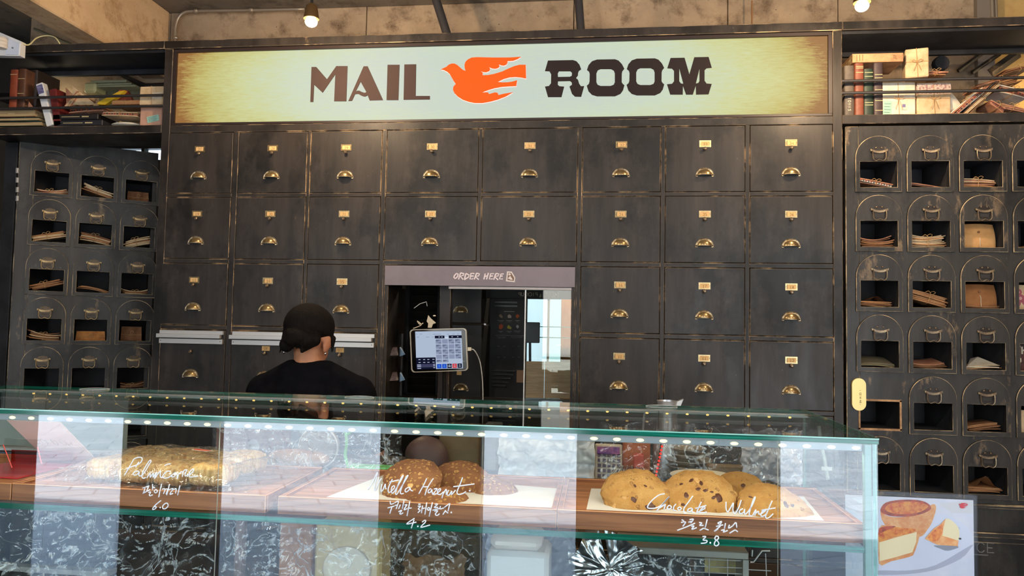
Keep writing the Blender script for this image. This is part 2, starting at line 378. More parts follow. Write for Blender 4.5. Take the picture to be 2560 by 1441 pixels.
# light well behind the back room with a pale building face
b = MB().box(-3.6, 2.6, 7.6, 7.7, -1, 6, 0)
for i in range(11):
    x = -3+i*.5; b.box(x, x+.16, 7.56, 7.6, .6, 4.2, 1+(i % 2))
struct(b, 'wall_rear_yard', [mat('pale_yard_wall', (232, 236, 232), .8), mat('aqua_yard_panel', (176, 218, 220), .7), mat('grey_green_panel', (190, 210, 196), .7)])
struct(MB().box(-3.6, 2.6, 5.32, 7.7, -.1, 0), 'ground_rear_yard', mat('pale_yard_paving', (210, 214, 212), .8))
tag(MB().box(PX(1402, 830, 4.9), PX(1442, 830, 4.9), 4.9, 4.93, 0, PZ(1410, 748, 4.9), ch=.004).build('plywood_board', mat('plywood', (236, 160, 72), .6, col2=(210, 128, 52), nscale=5, stretch=(1, 1, .3))),
    'orange plywood board standing beside the bright rear window', 'board')
# ================================================================ mail drawer cabinet
COLS = [(-2.011, -1.691), (-1.66, -1.333), (-1.313, -.983), (-.958, -.543), (-.521, -.104), (-.081, .252), (.275, .604), (.627, .96)]
ROWS = [(2.375, 2.094), (2.072, 1.790), (1.766, 1.485), (1.461, 1.180), (1.157, .876), (.853, .572), (.549, .268)]
cab = thing('drawer_cabinet', 'wall-wide black wooden cabinet of square numbered drawers under the lit sign', 'cabinet', (-.52, 3.4, 0))
g = .0025
fr = MB()
fr.box(-2.045, -2.004, D, D+.36, 0, 2.777, 0, .0022, 1)                   # left post
fr.box(.963, 1.001, D, D+.36, 0, 2.777, 0, .0022, 1)                     # right post
fr.box(-2.045, 1.001, D-.006, D+.36, 2.777, 2.814, 0, .0022, 1)               # top beam
fr.box(-2.004, .963, D, D+.3, 2.378, 2.412, 0, .0022, 1)                  # rail under the sign
for i in range(7):
    x0, x1 = COLS[i][1]+g, COLS[i+1][0]-g
    fr.box(x0, x1, D+.001, D+.3, 1.770 if i == 3 else .24, 2.378, 0, .0018, 1)
for a, c in (((COLS[0][0]-g, COLS[2][1]+g)), ((COLS[5][0]-g, COLS[7][1]+g))):
    for j in range(6):
        z0, z1 = ROWS[j+1][0]+g, ROWS[j][1]-g
        for k in (range(3) if a < -1 else range(5, 8)):
            fr.box(COLS[k][0]-g, COLS[k][1]+g, D+.0005, D+.3, z0, z1, 0, .0018, 1)
for k in (3, 4):
    fr.box(COLS[k][0]-g, COLS[k][1]+g, D+.0005, D+.3, ROWS[1][0]+g, ROWS[0][1]-g, 0, .0018, 1)
fr.box(COLS[3][0]-g, COLS[4][1]+g, D+.0005, D+.3, 1.769, ROWS[1][1]-g, 0, .0018, 1)
fr.box(COLS[3][0]-.004, COLS[3][0]+.006, D+.002, D+.3, .24, 1.77, 0, .0018, 1); fr.box(COLS[4][1]-.005, COLS[4][1]+.004, D+.002, D+.3, .24, 1.77, 0, .0018, 1)
fr.box(-2.004, .963, D, D+.3, .02, .24, 0, .003, 1)
fr.build('frame', [PAINT, WORN], cab)
bk = MB().box(-2.004, COLS[3][0]-.004, D+.30, D+.31, .24, 2.40).box(COLS[4][1]+.004, .963, D+.30, D+.31, .24, 2.40).box(COLS[3][0], COLS[4][1], D+.3, D+.31, 1.77, 2.4)
bk.build('back_panel', GAP, cab)
# shared hardware meshes (local, y = 0 is the drawer face, facing -y)
def cup_mesh():
    m = MB(); n = 24; w, h, d = .0305, .0265, .024
    def dome(u, v):
        a = PI*u; q = math.cos(v*PI/2)
        return Vector((w*math.cos(a)*q, -d*math.sin(v*PI/2), h*math.sin(a)*q))
    m.grid(dome, n, 8, 0)
    # flat rim flange
    out = [(.0385*math.cos(PI*i/n), .0335*math.sin(PI*i/n)) for i in range(n+1)]
    inn = [(.0300*math.cos(PI*i/n), .0262*math.sin(PI*i/n)) for i in range(n, -1, -1)]
    m.prism([out+[(-.0385, -.006), (-.028, -.006)]+inn[::1][:1]+inn[1:]+[(.028, -.006), (.0385, -.006)]], lambda a, b, t: Vector((a, -t, b)), .0018, 1)
    for sx in (-1, 1): m.ell((sx*.0335, -.002, .001), (.0028, .0018, .0028), 8, 5, 2)
    m.tube([(-.0305*math.cos(PI*i/14), -.024*math.sin(PI*i/14), 0) for i in range(15)], .0011, 6, 1)
    return m.mesh('cup_pull', [BRASS, BRASSR, INK], 'all', recalc=False)
CUP = cup_mesh()
def holder_mesh(frame=True):
    m = MB()
    w, h = (.0245, .0145)
    m.prism([[(-w, -h), (w, -h), (w, h), (-w, h)], [(-.0185, -.009), (-.0185, .0095), (.0185, .0095), (.0185, -.009)]], lambda a, b, t: Vector((a, -t, b)), .002, 0)
    m.ell((-.0215, -.002, 0), (.0013, .001, .0013), 6, 4, 1); m.ell((.0215, -.002, 0), (.0013, .001, .0013), 6, 4, 1)
    return m.mesh('label_holder', [BRASS, INK])
HOLD = holder_mesh()
KNOB = MB().lathe([(.004, 0), (.0035, -.006), (.0075, -.010), (.008, -.014), (.004, -.018)], (0, 0, -.0225), 12, 'y').lathe([(.003, -.004), (.003, -.0041)], (0, 0, -.015), 8, 'y').box(-.003, .003, -.003, 0, -.019, -.012).mesh('small_knob', [BRONZE], True)
def card(num):
    m = MB().box(-.0185, .0185, -.0014, 0, -.0105, .0105, 0)
    if num: write(m, num, lambda u, v: Vector((u, -.0016, v-.006)), .011, .0065, .0028, .0006, 1)
    return m.mesh('label_card', [CARD, INK])
NUM = {0: list(range(27, 35)), 1: list(range(19, 27)), 2: [13, 14, 15, None, None, 16, 17, 18], 3: ['', '08', '07', None, None, 10, 11, 12], 4: ['', '', '', None, None, '', '', '']}
for j in range(7):
    for i in range(8):
        if j > 1 and i in (3, 4): continue
        x0, x1 = COLS[i]; z1, z0 = ROWS[j]; cx = (x0+x1)/2; jit = random.uniform(-.0008, .0012)
        d = MB().box(x0, x1, D+.0005-jit, D+.02, z0, z1, 0, .0016, 1).box(x0+.01, x1-.01, D+.02, D+.28, z0+.01, z1-.02, 2).build('drawer', [PAINT, WORN, GAP], cab)
        if j > 3: continue
        y = D-jit; base = ORG[cab].translation
        L0 = lambda x, z: (x-base.x, y-base.y, z-base.z)
        inst('cup_pull', CUP, d, L0(cx-.001, z1-.212))
        n = NUM[j][i] if NUM.get(j) else ''
        if not (j == 3 and i == 0):
            if not (j == 3 and i < 3): inst('label_holder', HOLD, d, L0(cx, z1-.076))
            inst('label_card', card(str(n)) , d, L0(cx+(.002 if i % 2 else 0), z1-.077))
        inst('knob', KNOB, d, L0(cx, z1-.077))
for i in range(3):
    x0, x1 = COLS[i][0]-.003, COLS[i][1]-.006
    if True:
        MB().box(x0+.011, x1, D-.012, D-.001, PZ(480, 836), PZ(480, 827)).box(x0, x1-.010, D-.022, D-.001, PZ(480, 845.4), PZ(480, 835.6), 0, .001).build('aluminium_rail', ALU, cab)
        MB().box(x0+.011, x1, D-.015, D-.001, PZ(480, 859.6), PZ(480, 847.5), 0, .001).lathe([(.002, 0), (.002, -.0005)], (x0+.02, D-.0155, PZ(480, 853)), 8, 'y', 1).lathe([(.002, 0), (.002, -.0005)], (x1-.01, D-.0155, PZ(480, 853)), 8, 'y', 1).build('aluminium_rail', [ALU, INK], cab)
# ================================================================ lit sign
sign = thing('lightbox_sign', 'long backlit cream sign reading MAIL ROOM around an orange bird, above the drawers', 'sign', (-.52, D+.05, 2.415))
sx0, sx1, sz0, sz1 = -2.003, .962, 2.414, 2.776
fb = MB(); ix0, ix1, iz0, iz1 = -1.988, .947, 2.425, 2.761
fb.box(sx0, sx1, D+.004, D+.12, iz1, sz1, 0, .001).box(sx0, sx1, D+.004, D+.12, sz0, iz0, 0, .001).box(sx0, ix0, D+.004, D+.12, iz0, iz1).box(ix1, sx1, D+.004, D+.12, iz0, iz1)
fb.box(sx0, sx1, D+.1, D+.12, iz0, iz1)
fb.build('sign_frame', mat('dark_brown_frame', (40, 28, 26), .5), sign)
def sign_mat():
    m = bpy.data.materials.new('backlit_sign'); m.use_nodes = True; nt = m.node_tree; b = nt.nodes['Principled BSDF']; N = nt.nodes.new; L = nt.links.new
    g = N('ShaderNodeNewGeometry'); sp = N('ShaderNodeSeparateXYZ'); L(g.outputs['Position'], sp.inputs[0])
    def M(op, a, c=None, d=None):
        n = N('ShaderNodeMath'); n.operation = op
        for i, v in enumerate((a, c, d)):
            if v is None: continue
            if isinstance(v, (int, float)): n.inputs[i].default_value = v
            else: L(v, n.inputs[i])
        return n.outputs[0]
    def nz(sc, st, det, off=0):
        mp = N('ShaderNodeMapping'); mp.inputs['Scale'].default_value = st; mp.inputs['Location'].default_value = (off, 0, off); L(g.outputs['Position'], mp.inputs[0])
        n = N('ShaderNodeTexNoise'); n.inputs['Scale'].default_value = sc; n.inputs['Detail'].default_value = det; n.inputs['Roughness'].default_value = .75; L(mp.outputs[0], n.inputs[0]); return n.outputs[0]
    u = M('DIVIDE', M('ADD', sp.outputs[0], .52), 1.467); v = M('DIVIDE', M('SUBTRACT', sp.outputs[2], 2.593), .168)
    e = M('ADD', M('POWER', M('ABSOLUTE', u), 3.2), M('MULTIPLY', M('POWER', M('ABSOLUTE', v), 3), .16))
    e = M('ADD', e, M('MULTIPLY', M('SUBTRACT', nz(3.5, (1, 1, 2), 5), .5), .34))
    e = M('ADD', e, M('MULTIPLY', M('SUBTRACT', nz(110, (.2, 1, 1.6), 6, 3), .5), .62))
    cr = N('ShaderNodeValToRGB'); L(e, cr.inputs[0]); el = cr.color_ramp.elements
    el[0].position = 0; el[0].color = srgb(199, 211, 200); el[1].position = 1.0; el[1].color = srgb(150, 104, 52)
    for p, c in ((.2, (204, 217, 190)), (.46, (206, 210, 150)), (.76, (194, 184, 108)), (.93, (176, 144, 78))):
        q = el.new(p); q.color = srgb(*c)
    b.inputs['Base Color'].default_value = (.02, .02, .02, 1); b.inputs['Roughness'].default_value = .6; b.inputs['Specular IOR Level'].default_value = .1
    L(cr.outputs[0], b.inputs['Emission Color']); b.inputs['Emission Strength'].default_value = .97; return m
MB().box(ix0, ix1, D+.016, D+.022, iz0, iz1).build('lit_panel', sign_mat(), sign)
SY = D+.0155
def psign(pts, ox, oy, sc): return [(lambda q: (q.x, q.z))(P(ox+a/sc, oy+c/sc, SY)) for a, c in pts]
def slab(loops, ox, oy, sc, name, m, t=.003, dx=0, dz=0, par=None, y=SY):
    ls = [[(lambda q: (q.x+dx, q.z+dz))(P(ox+a/sc, oy+c/sc, y)) for a, c in l] for l in loops]
    return MB().prism(ls, lambda a, c, d: Vector((a, y-d, c)), t).build(name, m, par)
LET = mat('dark_brown_letter', (66, 54, 52), .85, spec=.1)
LET2 = mat('near_black_letter', (50, 43, 43), .85, spec=.1)
A4 = (640, 0, 4); B4 = (1280, 0, 4)
slab([[(557, 672), (605, 672), (712, 795), (805, 663), (917, 663), (905, 1015), (783, 1015), (795, 745), (668, 930), (583, 850), (575, 1022), (545, 1022)]], *A4, 'letter', LET, par=sign)
wave = smooth_path([(1000, 915, 0), (1030, 908, 0), (1060, 922, 0), (1090, 930, 0), (1105, 922, 0)], 4); wave2 = smooth_path([(1118, 955, 0), (1090, 968, 0), (1055, 958, 0), (1025, 942, 0), (992, 945, 0)], 4)
slab([[(1078, 665), (1118, 665), (1272, 1003), (1138, 1007)]+[(p.x, p.y) for p in wave2]+[(962, 1010), (925, 1013)], [(1048, 820)]+[(p.x, p.y) for p in reversed(wave)]], *A4, 'letter', LET, par=sign)
slab([[(1317, 650), (1437, 650), (1425, 1003), (1307, 1003)]], *A4, 'letter', LET, par=sign)
slab([[(1485, 647), (1603, 645), (1598, 962), (1740, 962), (1740, 997), (1477, 1000)]], *A4, 'letter', LET, par=sign)
slab([[(360, 608), (610, 603), (645, 615), (675, 650), (692, 695), (668, 712), (660, 735), (660, 755), (640, 783), (660, 800), (672, 840), (690, 865), (722, 863), (692, 970), (630, 968), (600, 940), (575, 868), (600, 850), (597, 825), (580, 812), (460, 815), (458, 850), (475, 865), (522, 868), (495, 973), (360, 973), (330, 868), (370, 862), (390, 835), (392, 745), (375, 715), (330, 713)],
      [(470, 715), (458, 735), (460, 772), (580, 770), (598, 760), (600, 730), (585, 715)]], *B4, 'letter', LET2, par=sign)
OO = [(850, 598), (1030, 595), (1065, 608), (1100, 645), (1123, 690), (1103, 715), (1098, 740), (1097, 825), (1108, 842), (1124, 855), (1110, 905), (1085, 940), (1030, 965), (850, 965), (800, 950), (765, 915), (748, 860), (768, 842), (775, 820), (777, 740), (770, 718), (750, 702), (765, 655), (800, 615)]
OH = [(885, 693), (990, 693), (1018, 708), (1028, 735), (1028, 825), (1017, 850), (985, 862), (885, 862), (856, 850), (844, 825), (844, 735), (858, 705)]
for dx, dy in ((0, 0), (398, -9)):
    slab([[(a+dx, c+dy) for a, c in OO], [(a+dx, c+dy) for a, c in reversed(OH)]], *B4, 'letter', LET2, par=sign)
slab([[(1585, 582), (1725, 580), (1773, 745), (1822, 575), (1965, 572), (1997, 680), (1945, 685), (1925, 705), (1925, 810), (1945, 838), (1997, 842), (1965, 945), (1840, 948), (1837, 860), (1808, 948), (1740, 948), (1709, 860), (1707, 948), (1582, 948), (1550, 845), (1600, 840), (1620, 815), (1620, 710), (1600, 688), (1552, 685)],
      [(1672, 685), (1672, 815), (1690, 838), (1713, 840)], [(1874, 690), (1838, 838), (1862, 832), (1874, 812)]], *B4, 'letter', LET2, par=sign)
BIRD = [(130, 455), (200, 420), (270, 390), (330, 335), (400, 305), (480, 305), (550, 340), (640, 420), (700, 470), (765, 492), (745, 440), (735, 340), (760, 260), (820, 200), (920, 150), (1060, 140), (1500, 150), (1900, 148), (2190, 130), (2100, 190), (1980, 235), (1840, 242), (1838, 290), (1800, 340), (1740, 358), (1680, 350), (1620, 325), (1635, 380), (1600, 420), (1520, 440), (1440, 430), (1370, 400), (1398, 450), (1370, 500), (1290, 530), (1220, 525), (1150, 500), (1205, 540), (1200, 605), (1340, 600), (1500, 570), (1700, 510), (1850, 440), (2000, 375), (2150, 335), (2310, 335), (2320, 690), (2200, 665), (2050, 650), (1900, 660), (1750, 700), (1590, 775), (1700, 790), (1850, 785), (1960, 770), (2090, 735), (2065, 885), (1900, 890), (1700, 905), (1500, 940), (1350, 985), (1190, 1045), (1340, 1045), (1370, 1090), (1450, 1065), (1520, 1045), (1590, 1060), (1610, 1115), (1750, 1080), (1980, 1045), (1800, 1150), (1600, 1230), (1400, 1285), (1200, 1320), (1000, 1320), (850, 1290), (700, 1240), (570, 1160), (480, 1070), (440, 980), (450, 900), (510, 830), (460, 760), (410, 670), (360, 580), (290, 515), (210, 475)]
E10 = (1090, 130, 10.292)
slab([[(a+6, c+16) for a, c in BIRD]], *E10, 'bird_emblem_outline', mat('pink_white_outline', (240, 200, 200), .5, emit=(240, 200, 205), estr=.5), .002, par=sign)
slab([BIRD], *E10, 'bird_emblem', mat('orange_vinyl', (110, 30, 8), .7, spec=.1, emit=(255, 98, 28), estr=.95), .0035, par=sign)
# ================================================================ header panel and order window
hd = thing('order_sign', 'grey-mauve board reading ORDER HERE over the window opening', 'sign', (-.53, D, 1.677))
MB().box(-.951, -.107, D-.004, D+.015, 1.677, 1.765, 0, .001).build('board', mat('mauve_grey_board', (124, 113, 120), .45, col2=(132, 121, 128), nscale=5), hd)
STK = [[(400, 310), (340, 370), (312, 430), (350, 472), (400, 450), (440, 390), (450, 330), (400, 310)], [(530, 290), (465, 500)], [(530, 290), (640, 320), (620, 370), (520, 400), (610, 505)], [(700, 310), (650, 510)], [(700, 310), (800, 360), (780, 430), (650, 510)],
       [(975, 315), (860, 310), (830, 490), (930, 480)], [(850, 400), (950, 390)], [(1040, 300), (965, 500)], [(1040, 300), (1140, 330), (1100, 390), (1000, 410), (1110, 510)], [(1320, 310), (1275, 500)], [(1420, 290), (1360, 500)], [(1300, 405), (1400, 390)],
       [(1600, 320), (1490, 320), (1450, 490), (1560, 485)], [(1470, 400), (1570, 390)], [(1660, 310), (1590, 510)], [(1660, 310), (1760, 330), (1730, 390), (1620, 410), (1730, 520)], [(1910, 325), (1820, 330), (1775, 490), (1880, 485)], [(1800, 400), (1880, 390)]]
lt = MB()
for s_ in STK: lt.tube([P(1110+a/12.8, 660+c/12.8, D-.0045) for a, c in s_], .0030, 8, flat=.35)
lt.build('lettering', mat('pinkish_white_paint', (236, 222, 226), .5), hd)
Z12 = (1110, 660, 12.8)
slab([[(2015, 240), (2170, 250), (2280, 440), (2265, 590), (1980, 560)]], *Z12, 'stamp_sticker', mat('stamp_paper', (226, 216, 212), .6), .001, par=hd, y=D-.004)
sb = MB()
for l in ([(2050, 285), (2150, 290), (2245, 450), (2235, 545), (2030, 520)],):
    sb.prism([[(lambda q: (q.x, q.z))(P(1110+a/12.8, 660+c/12.8, D-.005)) for a, c in l]], lambda a, c, d: Vector((a, D-.005-d, c)), .0005, 0)
for l in ([(2060, 310), (2110, 300), (2150, 350), (2070, 380)], [(2040, 470), (2120, 380), (2150, 430), (2200, 500), (2220, 500), (2150, 515)]):
    sb.prism([[(lambda q: (q.x, q.z))(P(1110+a/12.8, 660+c/12.8, D-.0055)) for a, c in l]], lambda a, c, d: Vector((a, D-.0055-d, c)), .0005, 1)
sb.build('stamp_print', [mat('stamp_brown', (126, 96, 78), .6), MATS['stamp_paper']], hd)
# opening: side liners, top track, sill
win = thing('window_3', None, None, (-.53, D+.1, 1.16)); win['kind'] = 'structure'
MB().box(PX(1122, 720, D+.01), -.11, D+.005, D+.03, PZ(1280, 724.5, D+.01), 1.676, 0, .001).build('top_track', mat('pale_track', (206, 196, 190), .45), win)
MB().box(-.951, -.107, D+.0, D+.32, 1.14, 1.165, 0, .002, 1).build('sill', [PAINT, WORN], win)
MB().box(-.951, -.936, D+.004, D+.31, 1.165, 1.676, 0, .001, 1).build('jamb', [PAINT, WORN], win)
MB().box(-.122, -.107, D+.004, D+.31, 1.165, 1.676, 0, .001, 1).build('jamb', [PAINT, WORN], win)
px_ = PX(1312, 860, D+.02)
MB().box(px_-.0025, px_+.0025, D+.012, D+.024, 1.165, PZ(1300, 724, D+.02)).build('pane_edge', ALU, win)
MB().box(px_, -.123, D+.014, D+.019, 1.165, PZ(1300, 724, D+.02)).build('pane', GLASS, win)
Q = D+.13
MB().box(PX(1097, 850, Q), PX(1124, 850, Q), Q, Q+.05, 1.165, 1.75, 0, .002, 1).build('mullion', [mat('brown_black_wood', (54, 46, 44), .5), WORN], win)
# dark louvred shutter behind the left half
sh = thing('louvred_shutter', 'black louvred wooden shutter behind the left side of the order window', 'shutter', (PX(1060, 850, 3.55), 3.55, 1.1))
x0, x1 = PX(1022, 850, 3.55), PX(1092, 850, 3.55)
MB().box(x0-.02, x0, 3.54, 3.58, 1.0, 1.85, 0, .002).box(x1, x1+.02, 3.54, 3.58, 1.0, 1.85, 0, .002).build('stile', INNER, sh)
lv = MB()
for k in range(20):
    z = 1.03+k*.04; lv.box(-.5, .5, -.004, .004, -.022, .022, M=Matrix.Translation(((x0+x1)/2, 3.56, z)) @ Matrix.Rotation(R(32), 4, 'X') @ Matrix.Diagonal((x1-x0, 1, 1, 1)))
lv.build('louvre_panel', mat('black_louvre', (26, 25, 25), .45), sh)
for px, y0, y1, nm in ((1004, 737, 792, 'upper'), (1001, 812, 852, 'lower')):
    tag(MB().box(PX(px-3, y0, 3.7), PX(px+4, y0, 3.7), 3.7, 3.72, PZ(px, y1, 3.7), PZ(px, y0, 3.7)).build('tube_light', emis('tube_light_%s' % nm, (226, 230, 236), .75)), 'slim %s white tube light standing behind the order window' % nm, 'light')
tag(MB().box(PX(1209, 850, 4.2), PX(1213, 850, 4.2), 4.2, 4.22, PZ(1210, 950, 4.2), PZ(1210, 756, 4.2)).build('tube_light', emis('tube_thin', (220, 220, 220), .5)), 'thin white tube light in the dark, left of the menu board', 'light')
# menu board
mb_ = thing('menu_board', 'black menu board with six small cake pictures and rows of drinks', 'menu board', (PX(1265, 850, 3.9), 3.9, 1.0))
MY = 3.9
MB().box(PX(1222, 850, MY), PX(1316, 850, MY), MY, MY+.03, .9, PZ(1270, 738, MY), 0, .002).build('board', mat('menu_black', (24, 24, 26), .55), mb_)
def flat(px0, px1, py0, py1, Y, m, par, name='print', t=.001):
    return MB().box(PX(px0, py0, Y), PX(px1, py0, Y), Y-t, Y, PZ((px0+px1)/2, py1, Y), PZ((px0+px1)/2, py0, Y)).build(name, m, par)
WT = mat('menu_white', (170, 170, 168), .6)
tx = MB(); G = lambda a, c: (1220+a/8.005, 720+c/8.005)
def bar(mbx, a0, a1, c, h, mi=0, Y=MY-.002, g_=G):
    p = g_(a0, c-h/2); q = g_(a1, c+h/2); mbx.box(PX(p[0], p[1], Y), PX(q[0], q[1], Y), Y-.001, Y, PZ(q[0], q[1], Y), PZ(p[0], p[1], Y), mi)
bar(tx, 320, 530, 475, 14); bar(tx, 145, 725, 955, 8)
for a0, a1, c in ((195, 315, 658), (365, 485, 658), (545, 635, 656), (215, 295, 872), (370, 478, 872), (515, 650, 868), (180, 360, 990), (460, 690, 985)): bar(tx, a0, a1, c, 9); bar(tx, a0+25, a1-25, c+22, 5)
for cc in (1170, 1390):
    for aa in (210, 330, 500, 615): bar(tx, aa-25, aa+25, cc, 5)
tx.build('text_lines', WT, mb_)
def cake(nm, pts, m): 
    ls = [[(lambda q: (q.x, q.z))(P(*G(a, c), MY-.002)) for a, c in pts]]
    MB().prism(ls, lambda a, c, d: Vector((a, MY-.002-d, c)), .002).build(nm, m, mb_)
cake('cake_picture', [(225, 540), (260, 528), (292, 570), (290, 610), (260, 600), (225, 575)], mat('cake_tan', (150, 130, 112), .7)); cake('cake_picture', [(390, 560), (425, 528), (468, 560), (466, 605), (400, 605)], mat('cake_cream', (196, 176, 166), .7))
cake('cake_picture', [(552, 560), (590, 525), (632, 560), (600, 610), (565, 600)], mat('cake_orange', (198, 96, 50), .7)); cake('cake_picture', [(215, 780), (230, 720), (245, 750), (262, 705), (280, 750), (300, 725), (305, 790), (262, 838), (225, 820)], mat('cake_red', (178, 76, 40), .7))
cake('cake_picture', [(383, 790), (405, 742), (468, 790), (466, 832), (390, 815)], mat('cake_yellow', (178, 166, 60), .7)); cake('cake_picture', [(560, 770), (588, 738), (622, 770), (600, 818), (575, 800)], mat('cake_grey', (170, 170, 176), .7))
lv = MB()
for k in range(2): lv.box(PX(1236, 760+k*8, MY-.01), PX(1294, 760+k*8, MY-.01), MY-.012, MY, PZ(1260, 759+k*9, MY), PZ(1260, 754+k*9, MY), 0, .001)
for k in range(5): lv.box(PX(1230, 930+k*9, MY-.01), PX(1290-k*6, 930+k*9, MY-.01), MY-.014, MY, PZ(1260, 929+k*9.5, MY), PZ(1260, 925+k*9.5, MY), 0, .001)
lv.build('louvre', mat('dark_satin', (44, 43, 44), .3), mb_)
# fascia with the reversed lettering, seen from behind
pf = thing('pickup_sign', 'black fascia with ORDER and PICK UP lettering seen reversed from behind', 'sign', (PX(1370, 736, 3.75), 3.75, PZ(1370, 748, 3.75)))
MB().box(PX(1120, 736, 3.75), .1, 3.75, 3.78, PZ(1370, 748, 3.75), 1.95, 0, .001).build('fascia', BLACK, pf)
tb = MB(); U0 = PX(1397, 736, 3.74); zz = PZ(1345, 741, 3.748)
for word, a0, a1 in (('ORDER', 1397, 1362), ('&', 1353, 1347), ('PICK', 1343, 1314), ('UP', 1309, 1293)):
    xa, xb = PX(a0, 736, 3.74), PX(a1, 736, 3.74); w_ = abs(xb-xa)/len(word)
    write(tb, word, lambda u, v: Vector((xa-u, 3.7485, zz+v+(-.006 if word == '&' else 0))), .018, w_*.75, w_*.25, .0012, center=False)
tb.build('lettering', mat('dull_gold_paint', (210, 196, 166), .6), pf)
for o_, (a0, a1, y0, y1, Y, nm, lab, cat) in enumerate(((1130, 1205, 722, 808, 3.62, 'upper', 'upper', 0), (1130, 1205, 812, 1003, 3.62, 'lower', 'lower', 0))):
    t = thing('back_drawer', '%s black drawer inside the back room, left of the menu board' % lab, 'drawer', (PX(1167, y1, Y), Y, PZ(1167, y1, Y)))
    MB().box(PX(a0, y0, Y), PX(a1, y0, Y), Y, Y+.3, PZ(1167, y1, Y), PZ(1167, y0, Y), 0, .003, 1).build('front', [mat('back_drawer_black', (26, 24, 22), .5), mat('faint_edge', (60, 54, 46), .5)], t)
    ob = inst('cup_pull', CUP, t, ((ORG[t].inverted() @ P(1152, 781 if o_ == 0 else 975, Y))), (0, 0, 0))
    if o_: flat(1142, 1154, 929, 938, Y-.001, CARD, t, 'label_card')
# brown paper notice board and small note on the far glass
nb = thing('notice_sheet', 'pair of brown paper sheets pinned low behind the order window glass', 'paper', (PX(1372, 995, 3.42), 3.42, PZ(1372, 995, 3.42)))
NBM = mat('brown_notice', (178, 150, 122), .8, col2=(156, 130, 104), nscale=40, stretch=(.2, 1, 3))
flat(1315, 1361, 904, 996, 3.42, NBM, nb, 'sheet'); flat(1362, 1406+22, 905, 997, 3.42, NBM, nb, 'sheet')
tag(flat(1292, 1312, 926, 957, 3.40, mat('small_brown_note', (112, 84, 62), .8), None, 'note'), 'small square brown note stuck left of the paper sheets', 'note')
tag(MB().box(PX(1311, 840, 3.5), PX(1349, 840, 3.5), 3.5, 3.512, PZ(1330, 858, 3.5), PZ(1330, 806, 3.5), 0, .003).tube([P(1325, 850, 3.52), P(1325, 905, 3.52)], .006).build('display_screen', mat('dark_blue_black', (30, 34, 44), .5)), 'dark back of a small screen against the bright rear window', 'screen')
gs = thing('glass_shelf', 'green edged glass shelf across the bright rear window', 'shelf', (PX(1390, 830, 4.6), 4.6, PZ(1390, 822, 4.6)))
for yy in (818, 845): MB().box(PX(1345, yy, 4.6), PX(1440, yy, 4.6), 4.6, 4.8, PZ(1390, yy+1, 4.6), PZ(1390, yy-1, 4.6), 0).build('board', EDGE, gs)
# ================================================================ pigeonhole doors
AW, AH, PX_, PZ_ = .183, .235, .2025, .2475          # arch plate size and pitch
def arch_plate():
    m = MB(); w = AW/2; n = 20
    out = [(-w, 0), (w, 0), (w, AH-w)]+[(w*math.cos(PI*i/n), AH-w+w*math.sin(PI*i/n)) for i in range(1, n)]+[(-w, AH-w)]
    def inset(k): return [(-w+k, k), (w-k, k), (w-k, AH-w)]+[((w-k)*math.cos(PI*i/n), AH-w+(w-k)*math.sin(PI*i/n)) for i in range(1, n)]+[(-w+k, AH-w)]
    o2 = inset(.0022); h = [(-.0735, .019), (-.0735, .127), (.0735, .127), (.0735, .019)]; h2 = [(-.0747, .0178), (-.0747, .1282), (.0747, .1282), (.0747, .0178)]
    m.prism([o2, h2], lambda a, b, t: Vector((a, -.0085+t, b)), .0001, 0)
    k = len(out)
    for A_, B_, ya, yb, mi in ((o2, out, -.0085, -.0063, 1), (out, out, -.0063, 0, 2)):
        m.add([(a, ya, b) for a, b in A_]+[(a, yb, b) for a, b in B_], [[i, (i+1) % k, (i+1) % k+k, i+k] for i in range(k)], mi)
    m.add([(a, -.0085, b) for a, b in h2]+[(a, -.0073, b) for a, b in h], [[i, (i+1) % 4, (i+1) % 4+4, i+4] for i in range(4)], 1)
    m.add([(a, -.0073, b) for a, b in h]+[(a, 0.018, b) for a, b in h], [[i, (i+1) % 4, (i+1) % 4+4, i+4] for i in range(4)], 2)
    return m.mesh('arch_plate', [PAINT2, WORN2, INNER])
ARCH = arch_plate()
def pull_mesh(mats):
    m = MB()      # origin at the middle of the pull
    sc = [(-.033, .010), (-.030, .022), (-.024, .019), (-.018, .029), (-.010, .027), (-.005, .033), (0, .030), (.005, .033), (.010, .027), (.018, .029), (.024, .019), (.030, .022), (.033, .010), (.026, .007), (.024, -.012), (.015, -.020), (-.015, -.020), (-.024, -.012), (-.026, .007)]
    m.prism([sc], lambda a, b, t: Vector((a, -t, b)), .0022, 0)
    rib = [(-.034, .020), (-.026, .017), (-.015, .013), (0, .0115), (.015, .013), (.026, .017), (.034, .020), (.034, .011), (.026, .008), (.015, .004), (0, .0025), (-.015, .004), (-.026, .008), (-.034, .011)]
    m.prism([rib], lambda a, b, t: Vector((a, -.003-t, b)), .0045, 1)
    m.tube(smooth_path([(-.026, -.009, .010), (-.0262, -.011, -.006), (-.024, -.012, -.022), (-.014, -.012, -.0305), (0, -.012, -.025), (.014, -.012, -.0305), (.024, -.012, -.022), (.0262, -.011, -.006), (.026, -.009, .010)], 4), .0019, 7, 1)
    for x in (-.011, .011): m.ell((x, -.004, .025), (.0036, .003, .0036), 8, 6, 1)
    for x in (-.028, .028): m.ell((x, -.007, .012), (.004, .004, .004), 8, 6, 1)
    m.prism([[(-.017, -.016), (.017, -.016), (.017, -.002), (-.017, -.002)]], lambda a, b, t: Vector((a, -.0024-t, b)), .0006, 2)
    return m.mesh('bail_pull', mats, True)
PULL = pull_mesh([mat('black_iron', (58, 52, 48), .35, .7), BRONZE, mat('pull_recess', (46, 42, 38), .6)])
